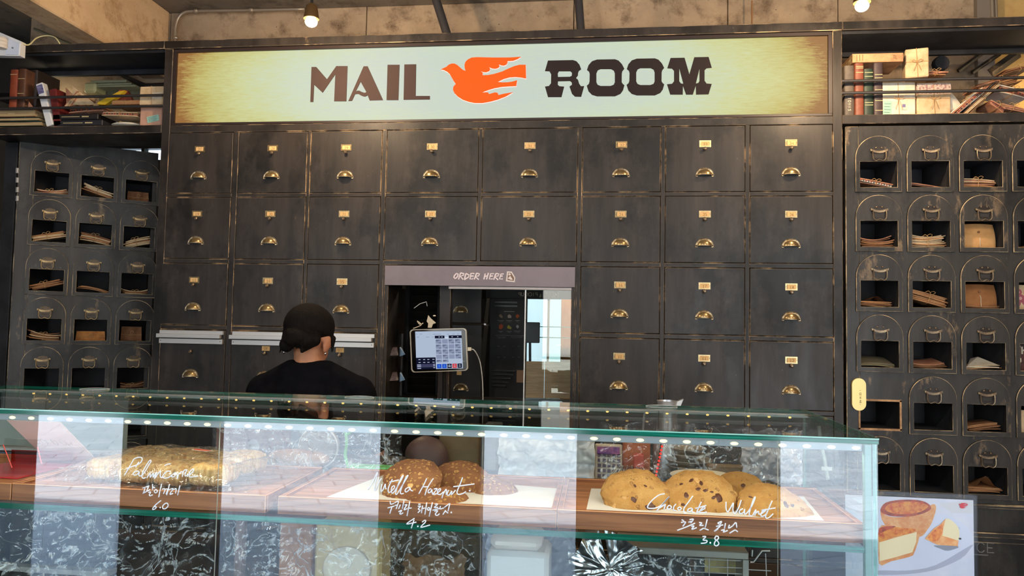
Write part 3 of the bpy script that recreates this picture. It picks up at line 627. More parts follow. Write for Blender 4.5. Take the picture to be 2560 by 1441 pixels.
PULLG = pull_mesh([mat('brown_iron', (82, 70, 58), .4, .7), mat('worn_brass_pull', (176, 152, 108), .4, .7, col2=(120, 100, 72), nscale=40), mat('pull_paper', (74, 68, 62), .8)])
def box_mesh():
    m = MB(); w, z0, z1, d = .0765, .016, .150, .26
    m.add([(-w, .016, z0), (w, .016, z0), (w, .016, z1), (-w, .016, z1), (-w, d, z0), (w, d, z0), (w, d, z1), (-w, d, z1)], [(0, 1, 5, 4), (1, 2, 6, 5), (2, 3, 7, 6), (3, 0, 4, 7), (4, 5, 6, 7)])
    return m.mesh('compartment', mat('slot_interior', (54, 55, 58), .7, spec=.2, col2=(68, 68, 70), nscale=5), recalc=False)
BOXM = box_mesh()
def pigeon_door(root, ncol, nrow, w, zt, x_first, z_first, pull, skip=(), zb=.05):
    """root frame: x right, y into the door, z up; front face at y = 0"""
    holes = {}
    p = MB(); xs = []
    for c in range(ncol): cx = x_first+c*PX_; xs.append((cx-.0755, cx+.0755))
    zs = []
    for r in range(nrow): zb_ = z_first-r*PZ_; zs.append((zb_+.017, zb_+.129))
    ed = [0]+[v for a in xs for v in a]+[w]
    for i in range(0, len(ed), 2): p.box(ed[i], ed[i+1], 0, .018, zb, zt, 0, .0025 if i in (0, len(ed)-2) else 0, 1)
    for a, b_ in xs:
        top = zt
        for z0, z1 in zs: p.box(a, b_, 0, .018, z1, top); top = z0
        p.box(a, b_, 0, .018, zb, top)
    p.box(0, w, .018, .03, z_first+.14, zt); p.box(0, .02, .018, .25, zb, zt).box(w-.02, w, .018, .25, zb, zt)
    p.build('door_panel', [PAINT2, WORN2], root, local=True)
    for r in range(nrow):
        for c in range(ncol):
            cx, z = x_first+c*PX_, z_first-r*PZ_
            inst('compartment', BOXM, root, (cx, 0, z))
            if (r, c) in skip: continue
            a = inst('arch_plate', ARCH, root, (cx, 0, z)); inst('bail_pull', pull, a, (0, -.0085, .158))
# right: flush with the drawer wall
RD = thing('pigeonhole_door', 'black pigeonhole door of arched slots with a gold push plate, right of the drawers', 'door', (1.012, D-.002, 0))
RX0 = 1.1405-1.012
pigeon_door(RD, 6, 6, 1.30, 2.366, RX0, 2.088, PULL, skip={(4, 0)}, zb=.832)
hz = 2.088-4*PZ_  # the slot without its arched front
b = MB(); x_, w_ = RX0, .0775
for a0, a1, z0, z1 in ((-w_-.006, -w_+.001, .012, .134), (w_-.001, w_+.006, .012, .134), (-w_-.006, w_+.006, .128, .136), (-w_-.006, w_+.006, .010, .018)): b.box(x_+a0, x_+a1, -.004, .004, hz+z0, hz+z1)
b.build('bare_wood_edge', mat('bare_pale_wood', (206, 160, 112), .6, col2=(150, 112, 76), nscale=20), RD, local=True)
zl1, zl2 = PZ(2500, 1268), PZ(2500, 1338)
b = MB().box(0, 1.3, -.002, .018, .05, .830, 0, .003, 1).box(.012, 1.29, -.010, -.001, zl1-.006, zl1+.006, 0, .002, 1).box(.012, 1.29, -.016, -.001, zl2-.010, zl2+.010, 0, .003, 1)
b.box(.012, 1.29, -.006, -.001, .10, zl2-.03, 0, .002, 1); b.build('lower_panel', [PAINT2, WORN2], RD, local=True)
cb = MB(); c0 = P(2443, 1381, D-.008); write(cb, 'CE', lambda u, v: Vector((c0.x+u, c0.y, c0.z+v)), .037, .027, .011, .0022, center=False)
c1 = P(2470, 1389, D-.008); cb.box(c0.x-.02, c1.x+.0, c0.y-.001, c0.y+.001, c1.z-.0018, c1.z+.0018)
cb.build('lettering', mat('faded_grey_lettering', (118, 118, 116), .7), RD)
fm = MB().box(1.002, 2.4, D, D+.3, 2.376, 2.380)
# push plate
pp = thing('push_plate', 'gold pill-shaped push plate with small vertical lettering on the right door', 'push plate', P(2145, 1027, D-.012))
p0, p1 = P(2128, 986, D-.004), P(2163, 986, D-.004); rr_ = (p1.x-p0.x)/2; cx = (p0.x+p1.x)/2; zt_, zb_ = PZ(2145, 946, D-.01), PZ(2145, 1027, D-.01)
out = [(cx+rr_*math.cos(PI*i/14), zt_-rr_+rr_*math.sin(PI*i/14)) for i in range(15)]+[(cx-rr_*math.cos(PI*i/14), zb_+rr_-rr_*math.sin(PI*i/14)) for i in range(15)]
MB().prism([out], lambda a, c, t: Vector((a, D-.003-t, c)), .012).build('plate', mat('satin_gold', (236, 208, 134), .32, .35), pp)
hb = MB()
def zs_(l): return [P(2080+a/3.602, 640+c/3.602, D-.0158) for a, c in l]
for l in ([(250, 1212), (258, 1212)], [(248, 1235), (262, 1235), (262, 1247), (248, 1247), (248, 1235)], [(246, 1255), (266, 1255)], [(248, 1268), (256, 1275), (264, 1268)], [(256, 1275), (256, 1288)], [(246, 1282), (266, 1282)],
          [(256, 1300), (262, 1305), (256, 1311), (250, 1305), (256, 1300)], [(252, 1312), (252, 1322)], [(260, 1312), (260, 1322)], [(246, 1323), (266, 1323)], [(250, 1340), (258, 1340)]):
    hb.tube(zs_(l), .0007, 5)
hb.build('lettering', mat('brown_engraving', (110, 88, 56), .6), pp)
# left: swung inwards
LA = Vector((PX(36, 600, 3.33), 3.33, 0)); LB = Vector((PX(386, 600, 3.69), 3.69, 0)); dl = LB-LA
ANG = math.atan2(dl.y, dl.x); LW = dl.length
LD = thing('pigeonhole_door', 'black pigeonhole door with three columns of arched slots, swung open on the left', 'door', LA, ANG)
lzt = PZ(51, 343, 3.33)
LX0 = .053+AW/2; LZ0 = PZ(67, 487, 3.345)
pigeon_door(LD, 3, 7, LW, lzt, LX0, LZ0, PULLG, zb=.05)
# hinge post beside it with three steel leaves
hp = thing('hinge_post', 'dark upright post with steel hinge leaves at the far left door', 'post', (PX(30, 600, 3.36), 3.33, 0))
MB().box(PX(0, 600, 3.33), PX(31, 600, 3.33), 3.33, 3.6, 0, 2.376, 0, .003).build('post', INNER, hp)
for y in (427, 451, 475, 497): MB().box(PX(40, y, 3.325), PX(45, y, 3.325), 3.322, 3.332, PZ(42, y+6, 3.325), PZ(42, y-7, 3.325), 0, .001).build('hinge_leaf', ALU, hp)
# ================================================================ open shelves
for nm, x0, x1, side in (('left', -2.95, -2.046, -1), ('right', 1.002, 2.3, 1)):
    sh = thing('open_shelf', 'black open shelf with two metal rods above the %s' % ('swung-open left pigeonhole door' if side < 0 else 'flush right pigeonhole door'), 'shelf', ((x0+x1)/2, D+.2, 2.377))
    MB().box(x0, x1, D, D+.245, 2.378, 2.416, 0, .0022, 1).box(x0, x1, D+.02, D+.22, 2.416, 2.4165, 0).build('shelf_board', [PAINT, WORN], sh)
    MB().box(x0, x1, D+.222, D+.242, PZ(290, 187, D+.225) if side < 0 else PZ(2300, 138, D+.225), 2.777).box(x0, x1, D+.01, D+.242, 2.765, 2.777).build('back_board', INNER, sh)
    MB().box(x0, x1, D-.006, D+.25, 2.7775, 2.814, 0, .0022, 1).build('top_board', [PAINT, WORN], sh)
    for (pa, pb) in ((((0, 242), (407, 238)) if side < 0 else ((2106, 203), (2559, 191))), (((0, 267), (407, 265)) if side < 0 else ((2106, 233), (2559, 226)))):
        za = PZ(*pb, D+.012) if side < 0 else PZ(*pa, D+.012)
        MB().tube([(x0, D+.012, za), (x1, D+.012, za)], .0068, 10).build('rail', mat('grey_metal_rod', (74, 70, 68), .35, .5), sh, smooth=True)
# ---- things that lie in slots and on shelves
def sheets(n, w, d, th, bow, mats, seed, spread=.008, pat=None, lift=0):
    rd = random.Random(seed); m = MB()
    for k in range(n):
        dx = rd.uniform(-spread, spread); b_ = bow*(.6+.5*rd.random()); sk = rd.uniform(-.003, .003); ww = w*(1-rd.random()*.1); ns = 8
        z = k*th*1.25; mi = rd.randrange(len(mats)); y0 = rd.uniform(-.006, .006)
        vs = []
        for i in range(ns+1):
            u = i/ns*2-1; zz = z+b_*(1-u*u)*(-1 if bow < 0 else 1)*(1 if bow >= 0 else -1)+sk*u+lift*abs(u)**2*k/n
            for yy in (y0, y0+d):
                for t in (0, th): vs.append((dx+ww/2*u, yy, zz+t))
        fs = []
        for i in range(ns):
            a = i*4; fs += [[a, a+4, a+5, a+1], [a+2, a+3, a+7, a+6], [a, a+2, a+6, a+4], [a+1, a+5, a+7, a+3]]
        fs += [[0, 1, 3, 2], [ns*4, ns*4+2, ns*4+3, ns*4+1]]
        m.add(vs, fs, mi)
    m.h = n*th*1.25
    return m
def bundle(label, M, n, w, d, th, bow, mats, seed, group=None, twine=True, tw_x=0, name='letter_bundle', cat='letters', lift=0, airmail=False):
    th *= 1.35; lift *= 1.4
    r = thing(name, label, cat, M=M, group=group)
    s_ = sheets(n, w, d, th, bow, mats, seed, lift=lift); s_.build('letters', mats, r, local=True)
    if twine:
        t = MB(); h = s_.h; zz = bow if bow > 0 else 0
        t.tube(smooth_path([(tw_x, -.004, zz-.002), (tw_x+.002, -.006, zz+h*.5), (tw_x, -.004, zz+h+.003), (tw_x-.001, d*.5, zz+h+.004), (tw_x, d+.003, zz+h*.5), (tw_x, d*.5, zz-.003)], 4, True), .0012, 6, closed=True)
        t.tube(smooth_path([(tw_x, -.005, zz+h+.002), (tw_x+.008, -.010, zz+h+.008), (tw_x+.018, -.010, zz+h+.004), (tw_x+.004, -.007, zz+h*.8)], 4), .001, 6)
        t.tube(smooth_path([(tw_x, -.006, zz+h), (tw_x-.010, -.010, zz+h+.006), (tw_x-.02, -.009, zz+h-.002)], 4), .001, 6)
        t.build('twine', TWINE, r, local=True)
    if airmail:
        a = MB()
        for k in range(12): 
            x = -w*.42+k*w*.07; a.box(x, x+w*.03, -.0075, -.0062, s_.h*.35, s_.h*.35+th*1.4, k % 2)
        a.build('airmail_stripe', [mat('airmail_red', (150, 50, 40), .7), mat('airmail_dark', (60, 50, 60), .7)], r, local=True)
    return r
def envelope(label, M, w, h, m, thick=.004, flap=True, twine=False, seed=1, curl=.012, cat='envelope'):
    """an envelope standing and leaning, front face towards -y"""
    r = thing('envelope', label, cat, M=M)
    def bend(u, v): return -curl*math.sin(v*PI)*.6+curl*.7*u*u
    MB().grid(lambda u, v: Vector(((u-.5)*w, bend(u*2-1, v), v*h)), 10, 8).build('body', m, r, smooth='all', local=True)
    MB().grid(lambda u, v: Vector(((u-.5)*w, bend(u*2-1, v)+thick, v*h)), 10, 8).build('back_sheet', m, r, smooth='all', local=True)
    if flap:
        MB().grid(lambda u, v: Vector(((u-.5)*w*(1-.35*(1-v)), bend((u*2-1)*(1-.35*(1-v)), .55+v*.45)-.002, h*(.55+.45*v))), 8, 4).build('flap', m, r, smooth='all', local=True)
        MB().lathe([(.005, 0), (.005, -.002)], (0, -.004+bend(0, .6), h*.62), 10, 'y').build('button', KRAFT2, r, local=True)
    if twine:
        MB().tube(smooth_path([(-.002, -.006, h*.6), (.004, -.008, h*.4), (.002, -.008, h*.15), (.0, -.010, -.004)], 4), .0012, 6).build('string', PALE, r, local=True)
    return r
PAPS = [KRAFT, KRAFT2, PINKP, CREAM]
WARM = [CREAM, KRAFT, PINKP]; DK = [KRAFT2, KRAFT]
def slot(root, x_first, z_first, r, c): return ORG[root] @ Matrix.Translation((x_first+c*PX_, .03, z_first-r*PZ_+.0165))
def T(dx=0, dy=0, dz=0, tilt=0, yaw=0, pitch=0): return Matrix.Translation((dx, dy, dz)) @ Matrix.Rotation(R(yaw), 4, 'Z') @ Matrix.Rotation(R(pitch), 4, 'X') @ Matrix.Rotation(R(tilt), 4, 'Y')
ORD = ['first', 'second', 'third', 'fourth', 'fifth', 'sixth', 'seventh']
# right door contents  (row, col, kind ...)
def S(r, c): return slot(RD, RX0, 2.088, r, c)
bundle('thin slanting airmail bundle in the right door slot nearest the green book side, top row', S(0, 0) @ T(-.002, 0, .019, 13), 4, .15, .12, .0026, .001, [PALE, KRAFT, PINKP], 11, airmail=True)
bundle('broad flat reddish-brown paper stack in the top row, second slot of the right door', S(0, 1) @ T(-.004, .0, .010, 9, 0, 13), 3, .15, .2, .002, .001, [PINKP], 12, twine=False)
bundle('tied stack of tan envelopes in the top row, third slot of the right door', S(0, 2) @ T(-.006, 0, .004, 2), 8, .14, .11, .0028, .003, PAPS, 13)
bundle('dark edged letters at the cropped top right slot of the right door', S(0, 3) @ T(-.004, .03, .002, 0), 3, .13, .12, .0024, .001, DK, 14, twine=False)
bundle('curled stack of brown letters in the second row, first slot of the right door', S(1, 0) @ T(0, 0, .004), 9, .138, .12, .0022, 0, DK+[PINKP], 15, lift=.012, twine=False)
bundle('thick straw-coloured bundle of letters in the second row of the right door', S(1, 1) @ T(-.002, 0, .004), 10, .138, .12, .0028, 0, [CREAM, CREAM, KRAFT], 16, lift=.008)
e1 = envelope('upright tan envelope with button flap filling a slot of the right door', S(1, 2) @ Matrix.Translation((0, .004, .004)) @ Matrix.Rotation(R(-12), 4, 'X'), .138, .105, mat('bright_tan_paper', (214, 164, 104), .8, col2=(190, 136, 80), nscale=5), twine=True, curl=.016)
bundle('dark papers in the cropped second row slot at the right edge', S(1, 3) @ T(0, .02, .003, -6), 4, .13, .12, .0022, .001, DK, 17, twine=False)
bundle('dark brown folded envelopes under a humped flap, third row of the right door', S(2, 0) @ T(-.004, 0, .004, 4), 5, .136, .12, .0026, .002, DK, 18, twine=False)
MB().grid(lambda u, v: Vector(((u-.5)*.11*(1-.0*v), v*.1, .016+.032*math.exp(-((u-.52)/.28)**2)*(1-.1*v))), 14, 3).xf(S(2, 0)).build('fold', KRAFT2, None, smooth='all')
_f = [o for o in C.objects if o.name == 'fold'][0]; _f.name = 'folded_envelope'; tag(_f, 'humped brown envelope lying on the folded stack in the third row', 'envelope')
bundle('steeply slanting orange-edged bundle in the third row of the right door', S(2, 1) @ T(-.004, 0, .022, 15), 6, .15, .12, .0042, .001, [PINKP, KRAFT, KRAFT], 19)
e2 = envelope('big brown string-tied envelope leaning in the third row of the right door', S(2, 2) @ Matrix.Translation((0, .004, .012)) @ Matrix.Rotation(R(-14), 4, 'X'), .140, .094, mat('warm_brown_paper', (168, 112, 62), .8, col2=(134, 84, 44), nscale=5), twine=True, curl=.014)
bundle('stack of dark letters beneath the big string-tied envelope', S(2, 2) @ T(0, .0, .002, 0), 4, .142, .03, .0022, .0, DK, 20, twine=False, lift=.004)
bundle('grey-green crumpled letters in the fourth row, first slot of the right door', S(3, 0) @ T(.0, 0, .002, 2, 0, 12), 4, .14, .12, .0022, .004, [mat('grey_green_paper', (150, 138, 104), .8), mat('sage_paper', (126, 116, 90), .8)], 21, twine=False)
bundle('low reddish stack of papers in the fourth row of the right door', S(3, 1) @ T(0, 0, .002, 0, 0, 8), 5, .14, .12, .002, .0, DK+[PINKP], 22, twine=False, lift=.006)
bundle('loose pale cream envelopes in the fourth row, third slot of the right door', S(3, 2) @ T(0, 0, .002, -3), 4, .142, .12, .0022, .004, [CREAM, PALE, KRAFT], 23, twine=False)
MB().add([(-.055, .0, .014), (.066, .0, .022), (.02, .07, .052), (-.0, .09, .044)], [(0, 1, 2, 3)]).add([(-.055, .001, .012), (.066, .001, .020), (.02, .071, .050), (-.0, .091, .042)], [(0, 1, 2, 3)]).xf(S(3, 2)).build('pale_envelope', PALE)
tag(C.objects['pale_envelope'], 'pale envelope corner raised on the cream letters', 'envelope')
bundle('brown letters in the fifth row of the right door, beyond the empty slots', S(4, 2) @ T(.004, 0, .003, -8), 5, .136, .12, .0028, .003, DK, 24, twine=False)
bundle('brown curled letters hung below a white string, lowest row of the right door', S(5, 2) @ T(0, 0, .003, 0), 5, .136, .12, .0024, .001, DK+[KRAFT], 25, twine=False)
MB().grid(lambda u, v: Vector(((u-.5)*.136, .0+v*.08, .013+(.056-.02*v)*math.exp(-((u-.58)/.22)**2)*(1-v*.2))), 14, 4).xf(S(5, 2)).build('folded_envelope', KRAFT, smooth='all')
tag([o for o in C.objects if o.name.startswith('folded_envelope')][-1], 'brown humped envelope lying in the lowest row of the right door', 'envelope')
fl = thing('picture_card', 'floral printed card in the cropped third row slot at the right edge', 'card', M=S(2, 3) @ Matrix.Translation((0, .01, .002)))
MB().box(-.07, .07, 0, .004, 0, .10).build('card', CREAM, fl, local=True)
fb_ = MB()
for (x, z, r_) in ((-.052, .07, .014), (-.045, .045, .018), (-.058, .025, .015), (-.025, .03, .014), (-.02, .07, .012)): fb_.lathe([(r_, 0), (r_*.8, -.001)], (x, -.0005, z), 9, 'y', 0).lathe([(r_*.4, -.001), (r_*.3, -.0015)], (x, -.0005, z), 7, 'y', 1)
fb_.build('flower_print', [mat('rose_print', (168, 84, 96), .7), mat('pale_rose_print', (214, 160, 156), .7)], fl, local=True)
cv = thing('magazine', 'dark red illustrated magazine in the cropped fourth row slot at the right edge', 'magazine', M=S(3, 3) @ Matrix.Translation((0, .01, .002)))
MB().box(-.07, .07, 0, .004, 0, .108).build('cover', mat('dark_red_cover', (96, 40, 24), .5, col2=(30, 16, 14), nscale=40), cv, local=True)
lm = MB(); 
write(lm, 'TH', lambda u, v: Vector((-.068+u, -.001, .066+v)), .03, .02, .006, .0035, center=False)
write(lm, 'D', lambda u, v: Vector((-.066+u, -.001, .028+v)), .026, .02, .006, .0032, center=False)
lm.build('lettering', PALE, cv, local=True)
tag(MB().box(-.07, .07, .0, .004, .0, .09).xf(S(4, 3)).build('card', CREAM), 'plain cream card in the cropped fifth row slot at the right edge', 'card')
# left door contents
def SL(r, c): return slot(LD, LX0, LZ0, r, c)
for (r, c, n, w, tilt, bow, lift, th, mats, dz, lab) in (
    (0, 0, 5, .138, -6, 0, .008, .0022, WARM, .004, 'splayed straw-coloured letters tied with twine, top left slot of the open door'),
    (0, 1, 5, .146, 18, 0, .004, .0036, WARM, .024, 'long bundle sloping down to the right, top middle slot of the open door'),
    (1, 0, 6, .15, -13, 0, .0, .0028, [KRAFT, CREAM], .022, 'bundle rising to the right, second row left slot of the open door'),
    (1, 1, 6, .146, 12, .004, .0, .0036, [KRAFT, KRAFT2, CREAM], .016, 'thick tied bundle sloping right, second row middle slot of the open door'),
    (1, 2, 7, .13, -16, .003, .0, .0034, [CREAM, KRAFT], .012, 'fan of cream letters with a big knot, second row right slot of the open door'),
    (2, 0, 7, .15, -15, 0, 0, .0024, [KRAFT, KRAFT2, CREAM], .022, 'tall fan of thin letters rising right, third row left slot of the open door'),
    (2, 1, 3, .14, 10, .006, 0, .003, [KRAFT], .012, 'single curved kraft envelope pair, third row middle slot of the open door'),
    (2, 2, 4, .136, 0, 0, .012, .0024, [CREAM, KRAFT], .003, 'low yellow bundle with a knot, third row right slot of the open door'),
    (3, 0, 8, .142, 6, .0, .010, .0024, [KRAFT, CREAM, KRAFT2], .004, 'thick sagging tied bundle, fourth row left slot of the open door'),
    (4, 2, 4, .12, -6, .0, .01, .0026, [KRAFT2], .004, 'dim brown bundle with a loop, fifth row right slot of the open door')):
    bundle(lab, SL(r, c) @ T(0, 0, dz, tilt), n, w, .11, th, bow, mats, r*10+c, twine=(c != 1 or r != 2), lift=lift, tw_x=-.008)
def kraftpack(M, w, h, label, m=KRAFT2):
    r = thing('kraft_parcel', label, 'parcel', M=M)
    MB().grid(lambda u, v: Vector(((u-.5)*w*(1-.06*v), .004*math.sin(u*9)+v*.012, v*h)), 10, 5).grid(lambda u, v: Vector(((u-.5)*w*(1-.06*v), .03+v*.004, v*h)), 10, 5).grid(lambda u, v: Vector(((u-.5)*w*.94, .012+v*.022, h)), 10, 1).build('wrapper', m, r, smooth='all', local=True)
    t = MB().tube([(-w/2, -.003, h*.45), (w/2, -.003, h*.42)], .001, 5).tube(smooth_path([(0, -.004, h*.44), (-.02, -.008, h*.36), (-.03, -.008, h*.3)], 4), .001, 5).tube(smooth_path([(0, -.004, h*.44), (.01, -.010, h*.62), (.0, -.010, h*.7), (-.006, -.008, h*.5)], 4), .001, 5)
    t.build('twine', TWINE, r, local=True); return r
kraftpack(SL(0, 2) @ T(-.012, .03, .002), .105, .06, 'dim brown tied parcel, top right slot of the open door')
kraftpack(SL(3, 1) @ T(0, .02, .002), .135, .048, 'crumpled orange-brown packet, fourth row middle slot of the open door', mat('orange_kraft', (196, 132, 68), .8, col2=(150, 92, 44), nscale=20, bump=.5))
kraftpack(SL(3, 2) @ T(-.014, .03, .002), .10, .075, 'upright brown tied packet, fourth row right slot of the open door')
# ================================================================ books and parcels on the open shelves
SZ = 2.4165
def book(px0, px1, py0, Y, m, label, bands=None, title=None, lean=0, d=.15, py1=287, group=None, z0=None):
    x0, x1 = PX(px0, (py0+py1)/2, Y), PX(px1, (py0+py1)/2, Y); z1 = PZ((px0+px1)/2, py0, Y); z0 = SZ if z0 is None else z0
    r = thing('book', label, 'book', ((x0+x1)/2, Y, z0), group=group); h = z1-z0; w = x1-x0
    c = MB(); n = 8
    sp = [(w/2*math.sin(-PI/2+PI*i/n), -.006*math.cos(-PI/2+PI*i/n)) for i in range(n+1)]
    c.prism([[(-w/2, d)]+[(a, b) for a, b in sp]+[(w/2, d), (w/2-.003, d), (w/2-.003, .004), (-w/2+.003, .004), (-w/2+.003, d)]], lambda a, b, t: Vector((a, b, t)), h)
    c.build('cover', m, r, local=True, smooth=True)
    MB().box(-w/2+.003, w/2-.003, .005, d-.004, .003, h-.003).build('pages', PAGES, r, local=True)
    t = MB()
    for f in (bands or []): t.box(-w*.42, w*.42, -.0068, -.004, h*f-.0012, h*f+.0012)
    if bands: t.build('spine_band', GOLDL, r, local=True)
    if title:
        t = MB(); k = len(title); 
        for i, ch in enumerate(title):       # lettering runs down the spine
            write(t, ch, lambda u, v, i=i: Vector((-.006+v, -.0072, h*.36-i*.0125+.004-u)), .011, .007, 0, .0009, center=False)
        t.build('spine_title', PALE, r, local=True)
    if lean: r.matrix_world = ORG[r] @ Matrix.Rotation(R(lean), 4, 'Y')
    return r
def parcel(px0, px1, py0, py1, Y, m, label, d=.12, rest=True, z0=None, cross=True, bow=True, note=None, stampm=None, rz=0, name='parcel', band=None):
    x0, x1 = PX(px0, (py0+py1)/2, Y), PX(px1, (py0+py1)/2, Y); z1 = PZ((px0+px1)/2, py0, Y); z0 = (SZ if rest else PZ((px0+px1)/2, py1, Y)) if z0 is None else z0
    r = thing(name, label, 'parcel', ((x0+x1)/2, Y, z0), rz); w, h = x1-x0, z1-z0
    b = MB().box(-w/2, w/2, 0, d, 0, h, 0, .003)
    b.prism([[(-w/2+.004, h*.98), (w/2-.004, h*.98), (w/2-.01, h*.86), (-w/2+.01, h*.86)]] if h > .05 else [[(-w/2+.004, h), (0, h), (0, h*.97)]], lambda a, c, t: Vector((a, -t, c)), .0012)
    b.build('wrapping', m, r, local=True)
    if band: MB().box(-w/2-.0006, w/2+.0006, -.0013, d, h*band[0], h*band[1]).build('printed_band', band[2], r, local=True)
    t = MB()
    if cross:
        t.tube([(-w/2-.001, -.0015, h*.55), (w/2+.001, -.0015, h*.52)], .0012, 5).tube([(.003, -.0018, 0), (-.002, -.0018, h)], .0012, 5).tube([(-.002, -.001, h+.001), (-.002, d, h+.001)], .0012, 5)
    if bow:
        for sx in (-1, 1): t.tube(smooth_path([(0, -.004, h*.53), (sx*.012, -.009, h*.53+.008), (sx*.02, -.009, h*.53+.002), (sx*.008, -.007, h*.53-.003), (0, -.004, h*.53)], 4), .0011, 5); t.tube(smooth_path([(0, -.004, h*.53), (sx*.006, -.008, h*.38), (sx*.014, -.007, h*.22)], 4), .001, 5)
    if cross or bow: t.build('twine', TWINE, r, local=True)
    if note:
        nx, nz, nw, nh, nm, rot = note
        q = MB().box(-nw/2, nw/2, -.0022, -.001, -nh/2, nh/2)
        for k in range(4): q.box(-nw*.38, nw*(.38-.1*(k % 2)), -.0026, -.0021, nh*(.3-.2*k)-.0008, nh*(.3-.2*k)+.0008, 1)
        q.xf(Matrix.Translation((nx, 0, nz)) @ Matrix.Rotation(R(rot), 4, 'Y')).build('address_note', [nm, mat('note_ink', (70, 90, 100), .8)], r, local=True)
    if stampm:
        sx, sz, sw, sh_ = stampm
        q = MB().box(sx, sx+sw, -.0022, -.001, sz, sz+sh_); q.box(sx+sw*.2, sx+sw*.8, -.0026, -.0021, sz+sh_*.3, sz+sh_*.7, 1)
        q.build('postage_stamp', [PALE, mat('stamp_violet', (120, 112, 150), .8)], r, local=True)
    return r
TEAL = mat('teal_note_paper', (150, 190, 170), .8)
# --- right shelf
Yr = D+.045
book(2110, 2135, 165, Yr, GREYB, 'tall grey book with TOWNS lettered down its spine, against the shelf post', None, 'TOWNS', py1=289)
book(2137, 2159, 158, Yr, mat('tan_red_book_cloth', (132, 72, 50), .55, col2=(104, 52, 36), nscale=15), 'reddish-brown leather book standing between the grey and the green books', (.9, .93, .82), py1=288)
book(2159, 2183, 173, Yr+.004, GREENB, 'short dark green book with gilt bands on the right shelf', (.25, .3, .5, .84, .92), py1=287)
book(2184, 2207, 158, Yr+.002, PURPB, 'dark plum book standing beside the green note parcel', (.12, .3, .5, .72, .78), py1=286)
hb_ = thing('book', 'thick tan book lying flat on top of the standing books, right shelf', 'book', (PX(2192, 145, Yr), Yr-.01, PZ(2192, 158, Yr)+.0005))
w_ = (PX(2257, 145, Yr)-PX(2130, 145, Yr)); h_ = PZ(2192, 130, Yr)-PZ(2192, 152, Yr)
MB().box(-w_/2, w_/2, 0, .16, 0, .004).box(-w_/2, w_/2, 0, .16, h_-.004, h_).box(-w_/2, w_/2, -.003, .004, 0, h_, 0, .002).build('cover', mat('tan_book_cover', (196, 150, 108), .6, col2=(164, 120, 82), nscale=14), hb_, local=True)
MB().box(-w_/2+.004, w_/2-.004, .004, .156, .004, h_-.004).build('pages', PAGES, hb_, local=True)
q = MB(); write(q, 'TL', lambda u, v: Vector((w_*.34+u, -.0042, h_*.3+v)), h_*.4, .008, .003, .0009); [q.box(-w_*.42+k*.012, -w_*.42+k*.012+.0015, -.0045, -.003, h_*.15, h_*.85) for k in range(3)]
q.build('spine_title', mat('brown_title', (96, 60, 40), .7), hb_, local=True)
pt = parcel(2265, 2320, 121, 192, Yr+.02, CREAM, 'tall cream parcel tied with twine standing on the white parcel', z0=PZ(2292, 193, Yr+.02), note=None, rz=R(-14), d=.09)
parcel(2203, 2289, 206, 286, Yr, PALE, 'pale parcel with teal note, stamp and twine bow on the right shelf', note=(-.045, .038, .034, .062, TEAL, 3), stampm=(.01, .03, .022, .034), d=.11)
parcel(2293, 2377, 206, 284, Yr, CREAM, 'cream parcel with dotted upper band and thin twine bow', band=(.66, .97, mat('dotted_band', (196, 176, 160), .8, col2=(150, 110, 110), nscale=120, lo=.5, hi=.55)), d=.11)
tag(envelope('twisted cream sachet squeezed beside the dotted parcel', Matrix.Translation((PX(2398, 235, Yr), Yr+.02, SZ+.04)) @ Matrix.Rotation(R(-38), 4, 'Y'), .05, .10, PALE, flap=False, curl=.01))
for i, (px, py, ang, w, n, mats, lab, am, yo) in enumerate((
    (2425, 262, 42, .20, 5, [PINKP, PALE], 'steep airmail-striped bundle nearest the dotted parcel', True, 0),
    (2462, 250, 44, .20, 5, [CREAM, KRAFT, GREYB], 'steep bundle with a dark cover leaning on the airmail bundle', False, .01),
    (2500, 218, 14, .17, 7, [KRAFT2, KRAFT, PINKP], 'brown bundle lying across the leaning bundles on the right shelf', False, .03),
    (2528, 238, -18, .13, 6, [PALE, PINKP, KRAFT2], 'loose pale bundle tilted the other way near the right edge', True, .02),
    (2490, 272, -38, .07, 4, [PINKP, PALE], 'small striped bundle wedged at the foot of the heap', True, .0),
    (2530, 276, -14, .10, 4, [KRAFT, PINKP], 'kraft envelope pair lying flat at the right end of the shelf', False, .005),
    (2340, 187, 2, .10, 3, [PINKP, KRAFT], 'flat pinkish envelopes lying on the cream parcels behind the upper rod', False, .05),
    (2550, 176, 12, .12, 3, [KRAFT, KRAFT2], 'topmost brown envelopes of the heap at the right edge', False, .06))):
    p = P(px, py, Yr+yo)
    bundle(lab, Matrix.Translation(p) @ Matrix.Rotation(R(-ang), 4, 'Y'), n, w, .12, .003, .002, mats, 60+i, airmail=am)
tag(MB().lathe([(.030, 0), (.034, .01), (.034, .03), (.02, .045), (.004, .05)], P(2356, 156, D+.22), 16, 'y').build('dark_wreath', INNER), 'round dark object hanging behind the parcels on the right shelf', 'ornament')
for i, (a, b_) in enumerate((((2395, 178), (2455, 134)), ((2430, 182), (2500, 134)), ((2475, 184), (2545, 134)))):
    tag(MB().tube([P(*a, D+.5), P(*b_, D+.5)], .010 if i < 2 else .022, 4).build('metal_strut', PAINT2), ['thin slanting strut nearest the round dark object', 'thin slanting strut between its two neighbours behind the shelf', 'broad slanting strut nearest the right edge behind the shelf'][i], 'strut')
